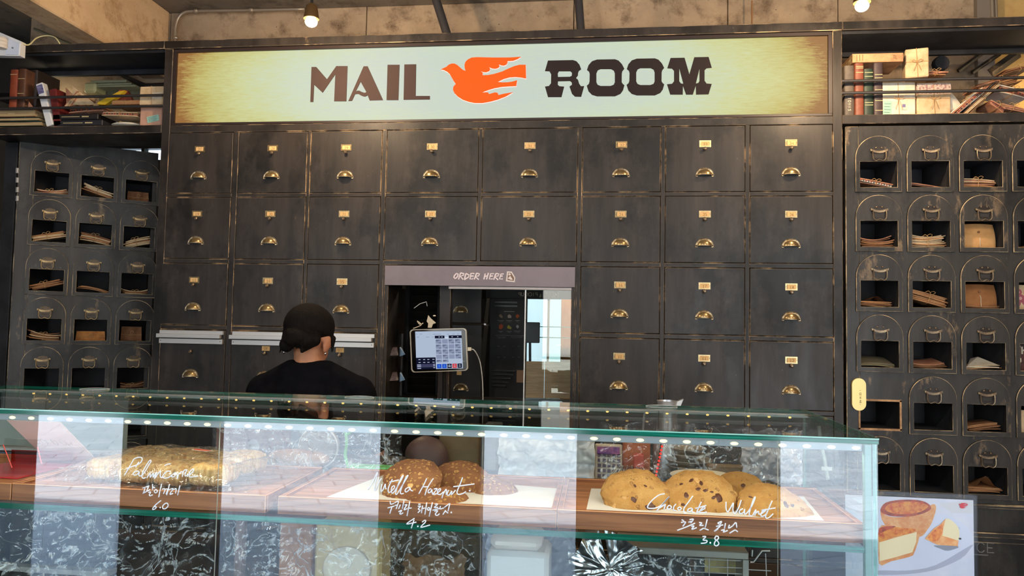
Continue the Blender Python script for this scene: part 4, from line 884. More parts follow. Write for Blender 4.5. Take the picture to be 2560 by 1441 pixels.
# --- left shelf
book(24, 43, 175, Yr, ORANGEB, 'orange-brown book, outermost standing book on the left shelf', (.1, .9), py1=300, z0=SZ+.052)
book(44, 63, 173, Yr, BROWNB, 'dark brown leather book beside the orange-brown one', (.2, .5, .8), py1=300, z0=SZ+.052)
book(68, 92, 176, Yr+.06, mat('deep_brown_book', (46, 34, 28), .6), 'dark book standing back in the shadow behind the spiral card', None, py1=300, z0=SZ+.052)
cr = thing('card_bundle', 'pink-tan punched cards standing beside the brown book', 'cards', (PX(80, 240, Yr), Yr, SZ+.052))
for k in range(3): MB().prism([[(-.022+k*.004, 0), (.026, 0), (.020-k*.004, .046), (-.016+k*.002, .086-k*.012)]], lambda a, c, t, k=k: Vector((a, k*.006+t, c)), .0015).build('card', PINKP, cr, local=True)
q = MB(); [q.tube([(-.026+.004*math.cos(w*PI/4), -.002+.004*math.sin(w*PI/4), .006+j*.007) for w in range(8)], .0006, 4, closed=True) for j in range(9)]; q.build('spiral_binding', CREAM, cr, local=True)
rb = thing('paper_roll_box', 'white slim box with violet label leaning between the flat books and red book', 'box', P(124, 314, Yr-.005), 0)
l_ = (P(97, 208, Yr)-P(124, 314, Yr)).length; rot = Matrix.Rotation(-math.atan2((P(124, 314, Yr)-P(97, 208, Yr)).x, (P(97, 208, Yr)-P(124, 314, Yr)).z), 4, 'Y')
MB().box(-.018, .018, 0, .035, 0.0, l_, 0, .003).xf(rot).build('box', WHITE, rb, local=True)
MB().box(-.0155, .0155, -.0012, .001, l_-.055, l_-.010).xf(rot).build('violet_label', mat('violet_label', (74, 66, 110), .6, col2=(140, 136, 168), nscale=60, stretch=(.3, 1, 3)), rb, local=True)
rbk = thing('book', 'red cloth book leaning against the white slim box', 'book', P(146, 314, Yr), 0)
rot = Matrix.Rotation(R(-12), 4, 'Y')
MB().box(-.022, .014, 0, .12, .0, .185, 0, .002).xf(rot).build('cover', REDB, rbk, local=True); MB().box(-.018, .010, .004, .121, .003, .186).xf(rot).build('pages', PAGES, rbk, local=True)
def flatbook(px0, px1, py0, py1, Y, m, label, open_=True, title=None):
    x0, x1 = PX(px0, py0, Y), PX(px1, py0, Y); z0, z1 = PZ((px0+px1)/2, py1, Y), PZ((px0+px1)/2, py0, Y); z0 = max(z0, SZ+.0005)
    r = thing('book', label, 'book', ((x0+x1)/2, Y, z0)); w, h = x1-x0, z1-z0
    if open_:
        MB().box(-w/2, w/2, 0, .14, 0, .003).box(-w/2, w/2, 0, .14, h-.003, h).box(-w/2, -w/2+.003, 0, .14, 0, h).build('cover', m, r, local=True); MB().box(-w/2+.003, w/2-.004, .004, .136, .003, h-.003).build('pages', PAGES, r, local=True)
    else:
        MB().box(-w/2, w/2, 0, .14, 0, h, 0, .003).build('cover', m, r, local=True)
        q = MB(); q.box(-w*.3, w*.1, -.001, .001, h*.45, h*.55); q.box(w*.15, w*.3, -.001, .001, h*.4, h*.6); q.build('spine_title', GOLDL, r, local=True)
    return r
flatbook(-30, 88, 274, 293, Yr-.01, BROWNB, 'cream-paged book lying uppermost of the flat stack at the far left')
flatbook(-30, 98, 294, 303, Yr-.01, GREENB, 'thin middle book of the flat stack at the far left')
flatbook(-30, 104, 304, 316, Yr-.01, GREENB, 'green-edged book lying lowest of the flat stack at the far left')
flatbook(132, 245, 285, 299, Yr, mat('black_book', (34, 30, 30), .5), 'black book lying on the bookshelf atop another dark one', False)
flatbook(134, 256, 300, 315, Yr, mat('blue_black_book', (38, 38, 42), .5), 'blue-black book lying flat under the black book', False)
for i, (px, py, ang, w, n, mats, lab, am, yo) in enumerate((
    (218, 280, 2, .20, 4, [CREAM, PINKP, KRAFT2], 'striped airmail envelopes lying on the black flat books', True, -.005),
    (300, 291, -3, .19, 4, [CREAM, PINKP, PALE], 'striped tied bundle above the rounded white packet on the left shelf', True, 0),
    (185, 252, 50, .10, 4, [PINKP, KRAFT, CREAM], 'splayed pinkish envelopes leaning on the red book', False, .02))):
    p = P(px, py, Yr+yo); bundle(lab, Matrix.Translation(p) @ Matrix.Rotation(R(-ang), 4, 'Y'), n, w, .12, .003, .002, mats, 80+i, airmail=am)
for i, (pts, m_, lab) in enumerate((([(180, 262), (181, 214), (213, 240), (240, 262)], CREAM, 'yellowish triangular envelope corner in the middle of the left shelf'), ([(166, 262), (164, 219), (185, 240), (192, 262)], PINKP, 'pink-tan envelope corner behind the left shelf rods'))):
    MB().prism([[(lambda q: (q.x, q.z))(P(a, c, Yr+.03+i*.02)) for a, c in pts]], lambda a, c, t, i=i: Vector((a, Yr+.03+i*.02+t, c)), .003).build('corner_envelope', m_)
    tag([o for o in C.objects if o.name.startswith('corner_envelope')][-1], lab, 'envelope')
pk = thing('packet', 'rounded white packet lying at the foot of the left shelf', 'packet', P(302, 313, Yr))
MB().ell((0, .05, .012), (.078, .05, .0105), 20, 10).build('wrapper', PALE, pk, local=True, smooth='all'); MB().tube([(-.01, -.002, .012), (-.01, .01, .022), (-.01, .09, .022)], .0012, 5).build('twine', TWINE, pk, local=True)
parcel(349, 408, 216, 262, Yr, CREAM, 'small cream parcel with stamp, topmost at the post end of the left shelf', z0=PZ(378, 263, Yr)+.001, cross=True, bow=False, stampm=(.006, .03, .05, .028))
parcel(350, 405, 263, 313, Yr-.006, mat('rosy_parcel', (196, 152, 128), .8, col2=(176, 132, 108), nscale=8), 'rosy tan parcel with teal note under the small stamped one', cross=False, bow=False, note=(.012, .04, .06, .03, TEAL, -12))
parcel(279, 349, 250, 261, Yr, KRAFT, 'flat brown tied parcel between the yellow folder and stamped parcel', rest=False, bow=False)
MB().prism([[(lambda q: (q.x, q.z))(P(a, c, Yr+.01)) for a, c in ((243, 261), (246, 255), (298, 228), (312, 226), (300, 238), (262, 262))]], lambda a, c, t: Vector((a, Yr+.01+t, c)), .02).build('yellow_folder', mat('yellow_card', (206, 168, 34), .6))
tag(C.objects['yellow_folder'], 'bright yellow folded card on the left shelf', 'folder')
MB().prism([[(lambda q: (q.x, q.z))(P(a, c, Yr+.05)) for a, c in ((285, 250), (298, 224), (318, 226), (330, 250))]], lambda a, c, t: Vector((a, Yr+.05+t, c)), .02).build('red_folder', mat('red_brown_card', (130, 60, 44), .6))
tag(C.objects['red_folder'], 'red-brown card corner behind the yellow folder', 'folder')
sr = thing('light_fitting', 'pale ribbed light fitting with a cream end piece behind the left shelf', 'light fitting', P(290, 216, 3.6))
for k, (y0, y1) in enumerate(((200, 206), (208, 212), (213, 217))): MB().box(PX(226, y0, 3.6), PX(316+k*12, y0, 3.6), 3.6, 3.7, PZ(290, y1, 3.6), PZ(290, y0, 3.6), 0, .001).build('fin', mat('pale_green_metal', (170, 166, 128), .5), sr)
MB().box(PX(210, 215, 3.59), PX(240, 215, 3.59), 3.585, 3.68, PZ(225, 232, 3.59), PZ(225, 206, 3.59), 0, .01).build('end_cap', mat('cream_plastic', (206, 196, 140), .5), sr)
tag(MB().box(PX(240, 240, 3.66), PX(350, 240, 3.66), 3.68, 3.78, PZ(290, 262, 3.66), PZ(290, 220, 3.66), 0, .004).build('grey_box', mat('grey_green_metal', (110, 106, 84), .6)), 'grey-green metal box behind the yellow folder', 'box')
tag(MB().tube([P(300, 186, 3.69), P(362, 214, 3.69), P(412, 212, 3.69)], .012, 4).build('cable_tray', mat('dark_grey_metal', (64, 58, 54), .5)), 'dark angled metal tray behind the left shelf near the post', 'tray')
# dark cupboard seen above the left beam
tag(MB().box(PX(-40, 60, 3.9), PX(78, 60, 3.9), 3.9, 4.2, 2.82, 3.12).build('cupboard', mat('dark_brown_cupboard', (46, 38, 36), .7)), 'dark cupboard standing on the cabinets at the far upper left', 'cupboard')
tag(MB().box(PX(78, 60, 3.88), PX(85, 60, 3.88), 3.88, 4.15, 2.82, PZ(80, 26, 3.88)).build('wooden_edge_board', mat('brown_edge', (150, 98, 50), .6)), 'narrow brown wooden board beside the dark upper cupboard', 'board')
tag(MB().tube([P(85, 72, 3.7), P(180, 112, 3.7)], .008, 4).tube([P(85, 95, 3.75), P(140, 112, 3.75)], .008, 4).tube([P(86, 60, 3.8), P(215, 112, 3.8)], .006, 4).build('ceiling_rail', mat('grey_green_rail', (120, 116, 96), .5)), 'pale slanting rails behind the cabinet at the upper left', 'rail')
# conduit, pipes
cd = thing('conduit', 'grey steel conduit bent along the concrete above the lit sign', 'pipe', P(438, 104, 3.69))
MB().tube(smooth_path([P(438, 108, 3.69), P(438, 90, 3.69), P(439, 68, 3.69), P(446, 45, 3.69), P(462, 31, 3.69), P(490, 28, 3.69), P(620, 26, 3.69), P(762, 23, 3.69)], 5), .0088, 10).build('tube', mat('galvanised_steel', (150, 138, 122), .4, .5), cd, smooth='all')
for px, py in ((490, 28), (628, 26), (439, 95)): MB().ell(P(px, py, 3.69), (.016, .014, .013), 10, 8).build('clip', MATS['galvanised_steel'], cd)
for i, (a, b_, r_, lab) in enumerate((((1090, 0), (1117, 84), .021, 'dark slanting pipe rising left of centre above the sign'), ((1446, -4), (1452, 74), .020, 'dark upright pipe above the right half of the sign'))):
    p = P(*b_, 3.45); q = P(*a, 3.45); d_ = (q-p); tag(MB().tube([p-d_*.5, p, q, q+d_*1.2], r_, 14).build('black_pipe', mat('dark_grey_pipe', (58, 56, 58), .4, .2), smooth='all'), lab, 'pipe')
tag(MB().tube([P(1880, 2, 3.64), P(1880, 62, 3.64)], .004, 6).build('thin_pipe', mat('rusty_pipe', (140, 100, 60), .6)), 'thin rusty pipe on the concrete right of centre', 'pipe')
tag(MB().tube([P(2479, -8, 3.7), P(2481, 44, 3.7)], .010, 8).tube([P(2489, -8, 3.7), P(2491, 44, 3.7)], .007, 8).build('flexible_conduit', MATS['galvanised_steel']), 'flexible grey conduit pair at the upper right', 'pipe')
tag(MB().box(PX(2432, 10, 3.74), PX(2474, 10, 3.74), 3.7, 3.75, 2.7, 3.16).build('steel_channel', mat('grey_channel', (120, 110, 98), .6)), 'grey steel channel running up the plastered wall at the upper right', 'channel')
# white sensor at the upper left
ss = thing('security_sensor', 'white wall-mounted sensor with ribbed neck at the upper left edge', 'sensor', P(20, 140, 3.05))
MB().prism([[(lambda q: (q.x, q.z))(P(a, c, 3.05)) for a, c in ((-12, 76), (52, 103), (50, 140), (-12, 139))]], lambda a, c, t: Vector((a, 3.05+t, c)), .03).build('housing', WHITE, ss)
MB().prism([[(lambda q: (q.x, q.z))(P(a, c, 3.045)) for a, c in ((18, 94), (48, 108), (46, 136), (14, 136))]], lambda a, c, t: Vector((a, 3.045+t, c)), .01).build('face_plate', mat('pale_blue_plastic', (214, 220, 232), .4), ss)
q = MB(); c_ = P(4, 105, 3.03); q.lathe([(.022, -.03), (.024, -.02), (.021, -.012), (.024, -.004), (.021, .004), (.024, .012), (.02, .02)], c_, 18); q.build('ribbed_neck', mat('cream_white_plastic', (222, 208, 188), .5), ss, smooth=True)
MB().lathe([(.004, 0), (.0035, -.004)], P(32, 120, 3.045), 12, 'y').build('lens', mat('grey_lens', (120, 130, 140), .2), ss)
tag(MB().tube(smooth_path([P(52, 108, 3.06), P(72, 112, 3.08), P(92, 95, 3.12), P(118, 89, 3.14), P(138, 94, 3.16), P(150, 110, 3.18)], 6), .0032, 6).build('sensor_cable', mat('cream_cable', (222, 208, 150), .5), smooth='all'), 'cream cable looping from the white sensor over the cabinet', 'cable')
# ================================================================ spot lamps
BULB = emis('warm_bulb', (255, 226, 178), 26)
def spot(px, py, Y, lab, x=None, en=30):
    c_ = P(px, py, Y) if x is None else Vector(x)
    r = thing('spot_lamp', lab, 'lamp', (c_.x, c_.y, c_.z))
    MB().ell((0, 0, 0), (.024, .024, .020), 18, 12).build('bulb', BULB, r, local=True, smooth='all')
    MB().lathe([(.025, .0), (.030, .004), (.030, .010), (.022, .055), (.010, .066), (.008, .067)], (0, 0, .008), 20).build('housing', mat('brassy_housing', (120, 92, 56), .4, .6), r, local=True, smooth=True)
    MB().tube([(0, 0, .07), (0, 0, 3.188-c_.z)], .006, 8).build('stem', BLACK, r, local=True)
    l = bpy.data.lights.new('spot_lamp_light', 'POINT'); l.energy = en; l.color = (1, .72, .44) if x is None else (1, .84, .68); l.shadow_soft_size = .03
    o = bpy.data.objects.new('spot_lamp_light', l); C.objects.link(o); o.location = c_-Vector((0, 0, .045))
    return r
spot(778, 55, 2.75, 'lit spot lamp hanging above the left half of the sign')
spot(2155, 15, 2.75, 'lit spot lamp hanging at the upper right above the sign end')
for i, (x, y) in enumerate(((-2.5, 1.1), (-.9, .9), (.75, .9), (2.2, 1.1))):  # four lamps added out of view to brighten the room
    spot(0, 0, 0, 'lit spot lamp on the ceiling over the counter, number %s from the left wall' % ('one', 'two', 'three', 'four')[i], (x, y, 2.92), 26)
# ================================================================ display case
X0, X1, Y0, Y1, ZT, ZS, ZF = -1.56, .478, 1.35, 1.80, 1.321, 1.134, .945
ctr = thing('service_counter', 'long dark counter carrying the glass display case and picture stand', 'counter', (-.4, 1.8, 0))
MB().box(-1.95, .80, 1.28, 2.22, .81, .84, 0, .003, 1).build('counter_top', [mat('dark_walnut_top', (74, 54, 44), .45, col2=(56, 40, 32), nscale=6, stretch=(.3, 3, 3)), WORN], ctr)
MB().box(-1.90, .76, 1.33, 2.18, .08, .81).box(-1.86, .72, 1.38, 2.14, 0, .08).build('body', INNER, ctr)
case = thing('display_case', 'two-tier clear glass display case with green edges and a row of small lights', 'display case', (-.5, 1.575, .84))
def pane(x0, x1, y0, y1, z0, z1, name, gm=GLASS, edge=EDGE, ax=1):
    m = MB().box(x0, x1, y0, y1, z0, z1); m.m = [edge]*6
    big = {0: (0, 1), 1: (2, 3), 2: (4, 5)}      # box() face order: -x, +x, -y, +y, -z, +z
    order = [(0, -1), (0, 1), (1, -1), (1, 1), (2, -1), (2, 1)]
    m.m = [0 if o[0] == ax else 1 for o in order]
    return m.build(name, [gm, edge], case)
pane(X0, X1, Y0-.004, Y1+.004, ZT-.010, ZT, 'top_glass', GLASSTOP, EDGE, 2)
MB().box(X0, X1+.0004, Y0-.0052, Y0-.0041, ZT-.0022, ZT, 0, .0004).box(X1+.0001, X1+.0010, Y0-.004, Y1+.004, ZT-.0022, ZT, 0, .0004).build('polished_rim', EDGEL, case)
sx_ = [X0, -1.228, -.717, -.209, .312, X1-.0]
SEAM = mat('clear_pane_edge', (206, 214, 206), .15, spec=.8)
for i in range(5): pane(sx_[i]+.0004, sx_[i+1]-.0004, Y0, Y0+.002, .847, ZT-.0102, 'front_glass', GLASS, SEAM, 1)
pane(X1-.007, X1, Y0+.006, Y1, .847, ZT-.0102, 'end_glass', GLASS, mat('teal_pane_edge', (72, 128, 118), .2, spec=.5, col2=(120, 176, 164), nscale=30, stretch=(3, 3, .4), obj=False), 0)
pane(X0+.01, X1-.008, Y0+.009, Y1-.03, ZS-.011, ZS, 'shelf_glass', GLASS, EDGE, 2)
MB().box(X1-.020, X1-.008, Y0+.006, Y0+.018, .847, ZT-.012, 0, .001).build('corner_bead', mat('pale_green_bead', (104, 142, 134), .25, spec=.5), case)
MB().box(X0, X1, Y0-.002, Y1+.004, .8405, .847).build('base_plate', mat('black_base_plate', (26, 26, 28), .5), case)
MB().box(X0, X1, Y1-.02, Y1, ZT-.016, ZT-.009).box(X0, PX(322, 1100, Y1), Y1-.035, Y1+.003, 1.158, 1.164).box(X0, PX(292, 1400, Y1), Y1-.035, Y1+.003, PZ(150, 1424, Y1), PZ(150, 1412, Y1)).build('rail', mat('white_rail', (214, 216, 214), .35, .3), case)
GREYP = mat('grey_green_panel_door', (142, 152, 146), .35, spec=.6)
xr = PX(322, 1100, Y1)
for (x0, x1, yy) in ((X0, PX(118, 1100, Y1)-.002, Y1-.012), (PX(118, 1100, Y1), xr, Y1-.010)):
    MB().box(x0, x1, yy, yy+.005, 1.166, ZT-.018, 0, .001).build('sliding_panel', GREYP, case)
for (x0, x1) in ((X0, PX(118, 1300, Y1)-.002), (PX(118, 1300, Y1), PX(292, 1400, Y1))):
    MB().box(x0, x1, Y1-.012, Y1-.007, PZ(150, 1411, Y1), 1.150, 0, .001).build('sliding_panel', mat('blue_grey_panel', (84, 98, 116), .3), case)
x_ = PX(2008, 1150, Y1)
MB().box(x_, X1-.009, Y1-.012, Y1-.007, 1.166, ZT-.018, 0, .001).build('sliding_panel', GREYP, case)
# lights strip
ys_ = Y0+.016
MB().box(X0, X1-.022, ys_-.004, ys_+.010, ZT-.0250, ZT-.0115, 0, .001).build('light_channel', mat('white_channel', (150, 156, 164), .4), case)
LEDM = emis('warm_white_diode', (255, 234, 168), 2.6)
led = MB().ell((0, 0, 0), (.0070, .0020, .0030), 12, 6).mesh('light_dot', LEDM, 'all')
refl_dot = MB().ell((0, 0, 0), (.0036, .0028, .0022), 8, 5).mesh('light_dot_small', emis('amber_diode', (255, 204, 110), 7), 'all')  # glowing beads standing in for reflections of the front lights
k = 0; x = X1-.032
org = ORG[case].translation
while x > -1.25:
    inst('light_dot', led, case, (x-org.x, ys_-.0045-org.y, ZT-.0195-org.z)); x -= .0412; k += 1
x = X1-.04
while x > -1.5:
    inst('light_dot', refl_dot, case, (x-org.x, Y1-.020-org.y, ZT-.0165-org.z)); x -= .0463
for i, (pa, pb) in enumerate((((0), (1)),)):
    l = bpy.data.lights.new('strip_light', 'AREA'); l.shape = 'RECTANGLE'; l.size = 1.7; l.size_y = .008; l.energy = 1.35; l.color = (1, .88, .70)
    o = bpy.data.objects.new('strip_light', l); C.objects.link(o); o.location = (-.37, ys_+.004, ZT-.0275)
    o.rotation_euler = (R(18), 0, 0)
for px, py in ((250, 968), (905, 996), (1652, 1019)):
    c_ = P(px, py, Y1-.02); MB().tube([(c_.x+.036*math.cos(w*PI/20), Y1-.04+.030*math.sin(w*PI/20), ZT+.0016) for w in range(40)], .0009, 5, closed=True).build('glass_disc', mat('disc_edge', (190, 196, 194), .1, spec=.9), case)
sc = thing('screw', 'silver screw with a cross head fixed under the glass shelf on the left half', 'screw', P(650, 1322, Y0+.05))
c_ = Vector((0, 0, 0)); MB().lathe([(.0015, 0), (.009, .0), (.0085, -.002), (.002, -.003)], (0, 0, 0), 20, 'y').box(-.0045, .0045, -.0036, -.0028, -.0008, .0008, 1).box(-.0008, .0008, -.0036, -.0028, -.0045, .0045, 1).build('head', [CHROME, INK], sc, local=True, smooth=True)
pts = [(.0035*math.cos(t*1.3), .004+t*.0012, .0035*math.sin(t*1.3)) for t in range(28)]
MB().tube(pts, .0012, 5).tube([(0, 0, 0), (0, .04, 0)], .0035, 10).build('thread', CHROME, sc, local=True, smooth=True)
sc.rotation_euler = (R(-8), 0, R(-28))
# ---- trays
TZ0 = ZS+.0005
def tray(x0, x1, label, y0=1.376, y1=1.672):
    r = thing('wooden_tray', label, 'tray', ((x0+x1)/2, (y0+y1)/2, TZ0)); h = .034; z1 = TZ0+h
    MB().box(x0, x1, y0, y0+.010, TZ0, z1, 0, .001, 1).box(x0, x1, y1-.010, y1, TZ0, z1, 0, .001, 1).box(x0, x0+.010, y0+.010, y1-.010, TZ0, z1-.0004, 0, .001, 1).box(x1-.010, x1, y0+.010, y1-.010, TZ0, z1-.0004, 0, .001, 1).build('rim', [TRAY, mat('tray_light_edge', (216, 150, 100), .45)], r)
    MB().box(x0+.010, x1-.010, y0+.010, y1-.010, TZ0+.001, z1-.007).build('base_board', TRAYF, r)
    return z1-.007
xa = PX(28, 1250, 1.376)
FZ = tray(X0+.02, xa-.002, 'wooden tray at the far left, holding the frosted card and red holder')
tray(xa, PX(663, 1270, 1.376), 'wooden tray under the clear bag of flaky pastries')
tray(PX(694, 1280, 1.376), PX(1391, 1310, 1.376), 'wooden tray with white paper under the nutty brown cookies')
tray(PX(1393, 1310, 1.376), PX(2163, 1340, 1.376), 'wooden tray with white paper under the golden chocolate chip cookies')
def sheet(pxs, label, z=FZ+.0006):
    pts = [(lambda d: EYE+d*((z-1.5)/d.z))(ray(a, c)) for a, c in pxs]
    m = MB(); 
    def fn(u, v):
        a = pts[0].lerp(pts[1], u); b_ = pts[3].lerp(pts[2], u); q = a.lerp(b_, v); q.z = z+.0008*abs(math.sin(u*7+v*3)); q.y = max(q.y, 1.3885); return q
    m.grid(fn, 14, 8); m.grid(lambda u, v: fn(u, v)+Vector((0, 0, -.0004)), 14, 8)
    return tag(m.build('baking_paper', PAPERW, smooth='all'), label, 'paper')
sheet(((800, 1250), (1375, 1287), (1392, 1222), (960, 1188)), 'white baking paper under the nutty brown cookies')
sheet(((1462, 1293), (2075, 1322), (2010, 1243), (1478, 1222)), 'white baking paper under the golden chocolate chip cookies')
# ---- cookies
NUTS = bpy.data.materials.new('nut_crust'); NUTS.use_nodes = True
def cookie_mat(m, base, base2, bit, lo, vs, bs):
    nt = m.node_tree; b = nt.nodes['Principled BSDF']; N = nt.nodes.new; L = nt.links.new; tc = N('ShaderNodeTexCoord'); b.inputs['Roughness'].default_value = .7
    n1 = N('ShaderNodeTexNoise'); n1.inputs['Scale'].default_value = 30; n1.inputs['Detail'].default_value = 6; L(tc.outputs['Object'], n1.inputs[0])
    m1 = N('ShaderNodeMix'); m1.data_type = 'RGBA'; m1.inputs[6].default_value = srgb(*base); m1.inputs[7].default_value = srgb(*base2)
    r1 = N('ShaderNodeMapRange'); r1.inputs[1].default_value = .35; r1.inputs[2].default_value = .65; L(n1.outputs[0], r1.inputs[0]); L(r1.outputs[0], m1.inputs[0])
    v = N('ShaderNodeTexVoronoi'); v.inputs['Scale'].default_value = vs; v.inputs['Randomness'].default_value = 1; nd = N('ShaderNodeTexNoise'); nd.inputs['Scale'].default_value = 90; nd.inputs['Detail'].default_value = 3; L(tc.outputs['Object'], nd.inputs[0]); vm = N('ShaderNodeVectorMath'); vm.operation = 'SCALE'; vm.inputs[3].default_value = .014; L(nd.outputs[1], vm.inputs[0]); va = N('ShaderNodeVectorMath'); va.operation = 'ADD'; L(tc.outputs['Object'], va.inputs[0]); L(vm.outputs[0], va.inputs[1]); L(va.outputs[0], v.inputs['Vector'])
    sp = N('ShaderNodeSeparateColor'); L(v.outputs['Color'], sp.inputs[0]); r2 = N('ShaderNodeMapRange'); r2.inputs[1].default_value = lo; r2.inputs[2].default_value = lo+.02; L(sp.outputs[0], r2.inputs[0])
    r3 = N('ShaderNodeMapRange'); r3.inputs[1].default_value = .5; r3.inputs[2].default_value = .4; L(v.outputs['Distance'], r3.inputs[0])
    mu = N('ShaderNodeMath'); mu.operation = 'MULTIPLY'; L(r2.outputs[0], mu.inputs[0]); L(r3.outputs[0], mu.inputs[1])
    m2 = N('ShaderNodeMix'); m2.data_type = 'RGBA'; L(mu.outputs[0], m2.inputs[0]); L(m1.outputs[2], m2.inputs[6]); m2.inputs[7].default_value = srgb(*bit); L(m2.outputs[2], b.inputs['Base Color'])
    n9 = N('ShaderNodeTexNoise'); n9.inputs['Scale'].default_value = 170; n9.inputs['Detail'].default_value = 5; n9.inputs['Roughness'].default_value = .7; L(tc.outputs['Object'], n9.inputs[0])
    ad = N('ShaderNodeMath'); ad.operation = 'ADD'; L(mu.outputs[0], ad.inputs[0]); L(n9.outputs[0], ad.inputs[1])
    bp = N('ShaderNodeBump'); bp.inputs['Strength'].default_value = bs; bp.inputs['Distance'].default_value = .007; L(ad.outputs[0], bp.inputs['Height']); L(bp.outputs[0], b.inputs['Normal'])
cookie_mat(NUTS, (152, 96, 62), (178, 118, 76), (224, 168, 100), .5, 130, 1.0)
GOLD = bpy.data.materials.new('golden_dough'); GOLD.use_nodes = True; cookie_mat(GOLD, (212, 152, 80), (230, 176, 104), (206, 148, 88), .8, 110, 1.0)
CHOC = mat('dark_chocolate', (86, 46, 32), .35); WAL = mat('walnut_piece', (226, 178, 112), .6, col2=(196, 140, 84), nscale=80)
def cookie(cx, cy, rx, rz, Y, m, label, seed, tilt=38, bits=None, ry=.045, roll=0, group=None, cat='cookie'):
    """a lumpy domed cookie; rx, rz in pixels of the photograph"""
    c_ = P(cx, cy, Y); s = (c_-EYE).length/F; ax, az = rx*s, rz*s
    r = thing('cookie', label, cat, (c_.x, c_.y, c_.z), group=group)
    rot = Matrix.Rotation(R(roll), 3, 'Y') @ Matrix.Rotation(R(tilt), 3, 'X')
    # dome with a flat underside, tipped towards the front
    H = math.sqrt(max((az*az-(ax*.94)**2*math.sin(R(tilt))**2), (.018)**2))/max(math.cos(R(tilt)), .3)
    rd = random.Random(seed); off = Vector((seed*3.1, 0, 0))
    def sh(p):
        q = p.copy()
        if q.z < 0: q.z *= .55
        n1 = noise.noise(q*22+off); n2 = noise.noise(q*60+off); n3 = noise.noise(q*140+off)
        n4 = abs(noise.noise(q*34+off*2)); q *= 1+.11*n1+.06*n2+.035*n3-.055*max(0, .12-n4)/.12*max(0, n2+.4); return rot @ q
    MB().ell((0, 0, 0), (ax, ax*.92, H), 110, 70, fn=sh).build('dough', m, r, local=True, smooth='all')
    for kind, u, v, w in (bits or []):       # bits given as fractions of the visible face
        iv = rot.inverted(); yy = -ax*1.3
        def ev(y):
            p = iv @ Vector((u*ax*.94, y, v*az*.92)); hz = H if p.z > 0 else H*.55
            return (p.x/ax)**2+(p.y/(ax*.92))**2+(p.z/hz)**2, p
        while ev(yy)[0] > 1 and yy < 0: yy += .0008
        p = ev(yy)[1]
        if p.z < 0: p = Vector((p.x, p.y, p.z/.55))
        n_ = Vector((p.x/ax**2, p.y/(ax*.92)**2, p.z/H**2)); pos = sh(p)
        nn = (rot @ n_).normalized(); q = nn.to_track_quat('Z', 'Y').to_matrix().to_4x4()
        a_ = rd.uniform(0, PI)
        w *= 1.3; mm = MB().ell((0, 0, 0), (w, w*rd.uniform(.45, .8), w*.28), 9, 6, fn=lambda p: p*(1+.35*noise.noise(p*260+off)), M=q @ Matrix.Rotation(a_, 4, 'Z')); mm.xf(Matrix.Translation(pos-nn*w*.06))
        mm.build('chocolate_chip' if kind == 'c' else 'walnut_chunk', CHOC if kind == 'c' else WAL, r, local=True)
    return r
g1, g2 = 'nutty brown cookies on the middle tray', 'golden chocolate chip cookies on the right tray'
cookie(1092, 1256, 74, 22, 1.432, NUTS, 'flat nutty brown cookie lying lowest at the front of its pile', 4, 14, group=g1)
cookie(1240, 1227, 56, 27, 1.53, NUTS, 'thin nutty brown cookie at the right end of its pile', 3, 18, roll=10, group=g1)
cookie(1150, 1203, 70, 42, 1.55, NUTS, 'domed nutty brown cookie at the back, between the left and right ones', 2, 30, group=g1)
cookie(1030, 1203, 76, 45, 1.475, NUTS, 'large nutty brown cookie at the left of its pile', 1, 34, bits=[('w', .1, -.05, .006), ('w', -.45, -.3, .004), ('w', .3, .5, .004), ('w', -.3, .4, .004)], roll=-6, group=g1)
cookie(1852, 1220, 55, 32, 1.60, GOLD, 'small golden cookie resting at the back right of the group', 8, 30, [('c', .0, .35, .005), ('c', -.25, -.7, .004)], group=g2)
cookie(1690, 1250, 42, 40, 1.56, GOLD, 'mostly hidden golden cookie between the two biggest ones', 6, 30, [('c', -.3, .4, .004), ('c', .2, .2, .004)], group=g2)
cookie(1590, 1242, 81, 57, 1.47, GOLD, 'big golden cookie at the left end with a crackled lower rim', 5, 42, [('c', -.05, .55, .003), ('c', .28, .55, .003), ('c', -.1, .05, .0055), ('c', .42, -.2, .0085), ('w', -.35, .08, .004), ('c', -.68, -.45, .006), ('w', -.66, -.3, .006), ('w', -.6, -.55, .006), ('c', .25, -.86, .005), ('w', .0, .8, .003), ('c', .0, -.62, .003)], group=g2)
cookie(1752, 1248, 86, 60, 1.475, GOLD, 'big golden cookie in the middle with a walnut on its crown', 7, 42, [('c', -.28, .80, .005), ('w', -.12, .80, .008), ('c', .0, .72, .005), ('c', -.1, .5, .005), ('c', .1, .46, .005), ('c', .25, .4, .004), ('c', .45, .18, .008), ('c', .32, .22, .005), ('c', -.45, .25, .006), ('w', -.65, -.05, .005), ('c', -.55, -.1, .005), ('w', .1, -.7, .006), ('w', .6, -.6, .006), ('c', -.6, .6, .004)], group=g2)
cookie(1936, 1272, 82, 45, 1.46, GOLD, 'long golden cookie at the right end nearest the case corner', 9, 30, [('c', .25, .35, .006), ('c', .42, .3, .004), ('w', .3, -.5, .004), ('c', -.7, .6, .004), ('c', .1, -.6, .003)], roll=9, group=g2)
plate = MB().lathe([(.03, 0), (.045, .002), (.070, .012), (.071, .014), (.068, .0145), (.045, .006), (.03, .0045)], (PX(1757, 1190, 1.70), 1.705, PZ(1757, 1206, 1.70)), 40)
pz_ = PZ(1757, 1206, 1.70)
t = thing('plate_riser', 'white plate standing on a clear riser behind the golden cookies', 'plate', (PX(1757, 1190, 1.705), 1.735, ZS))
plate.build('plate', mat('cream_china', (236, 226, 206), .25, spec=.6), t, smooth=True)
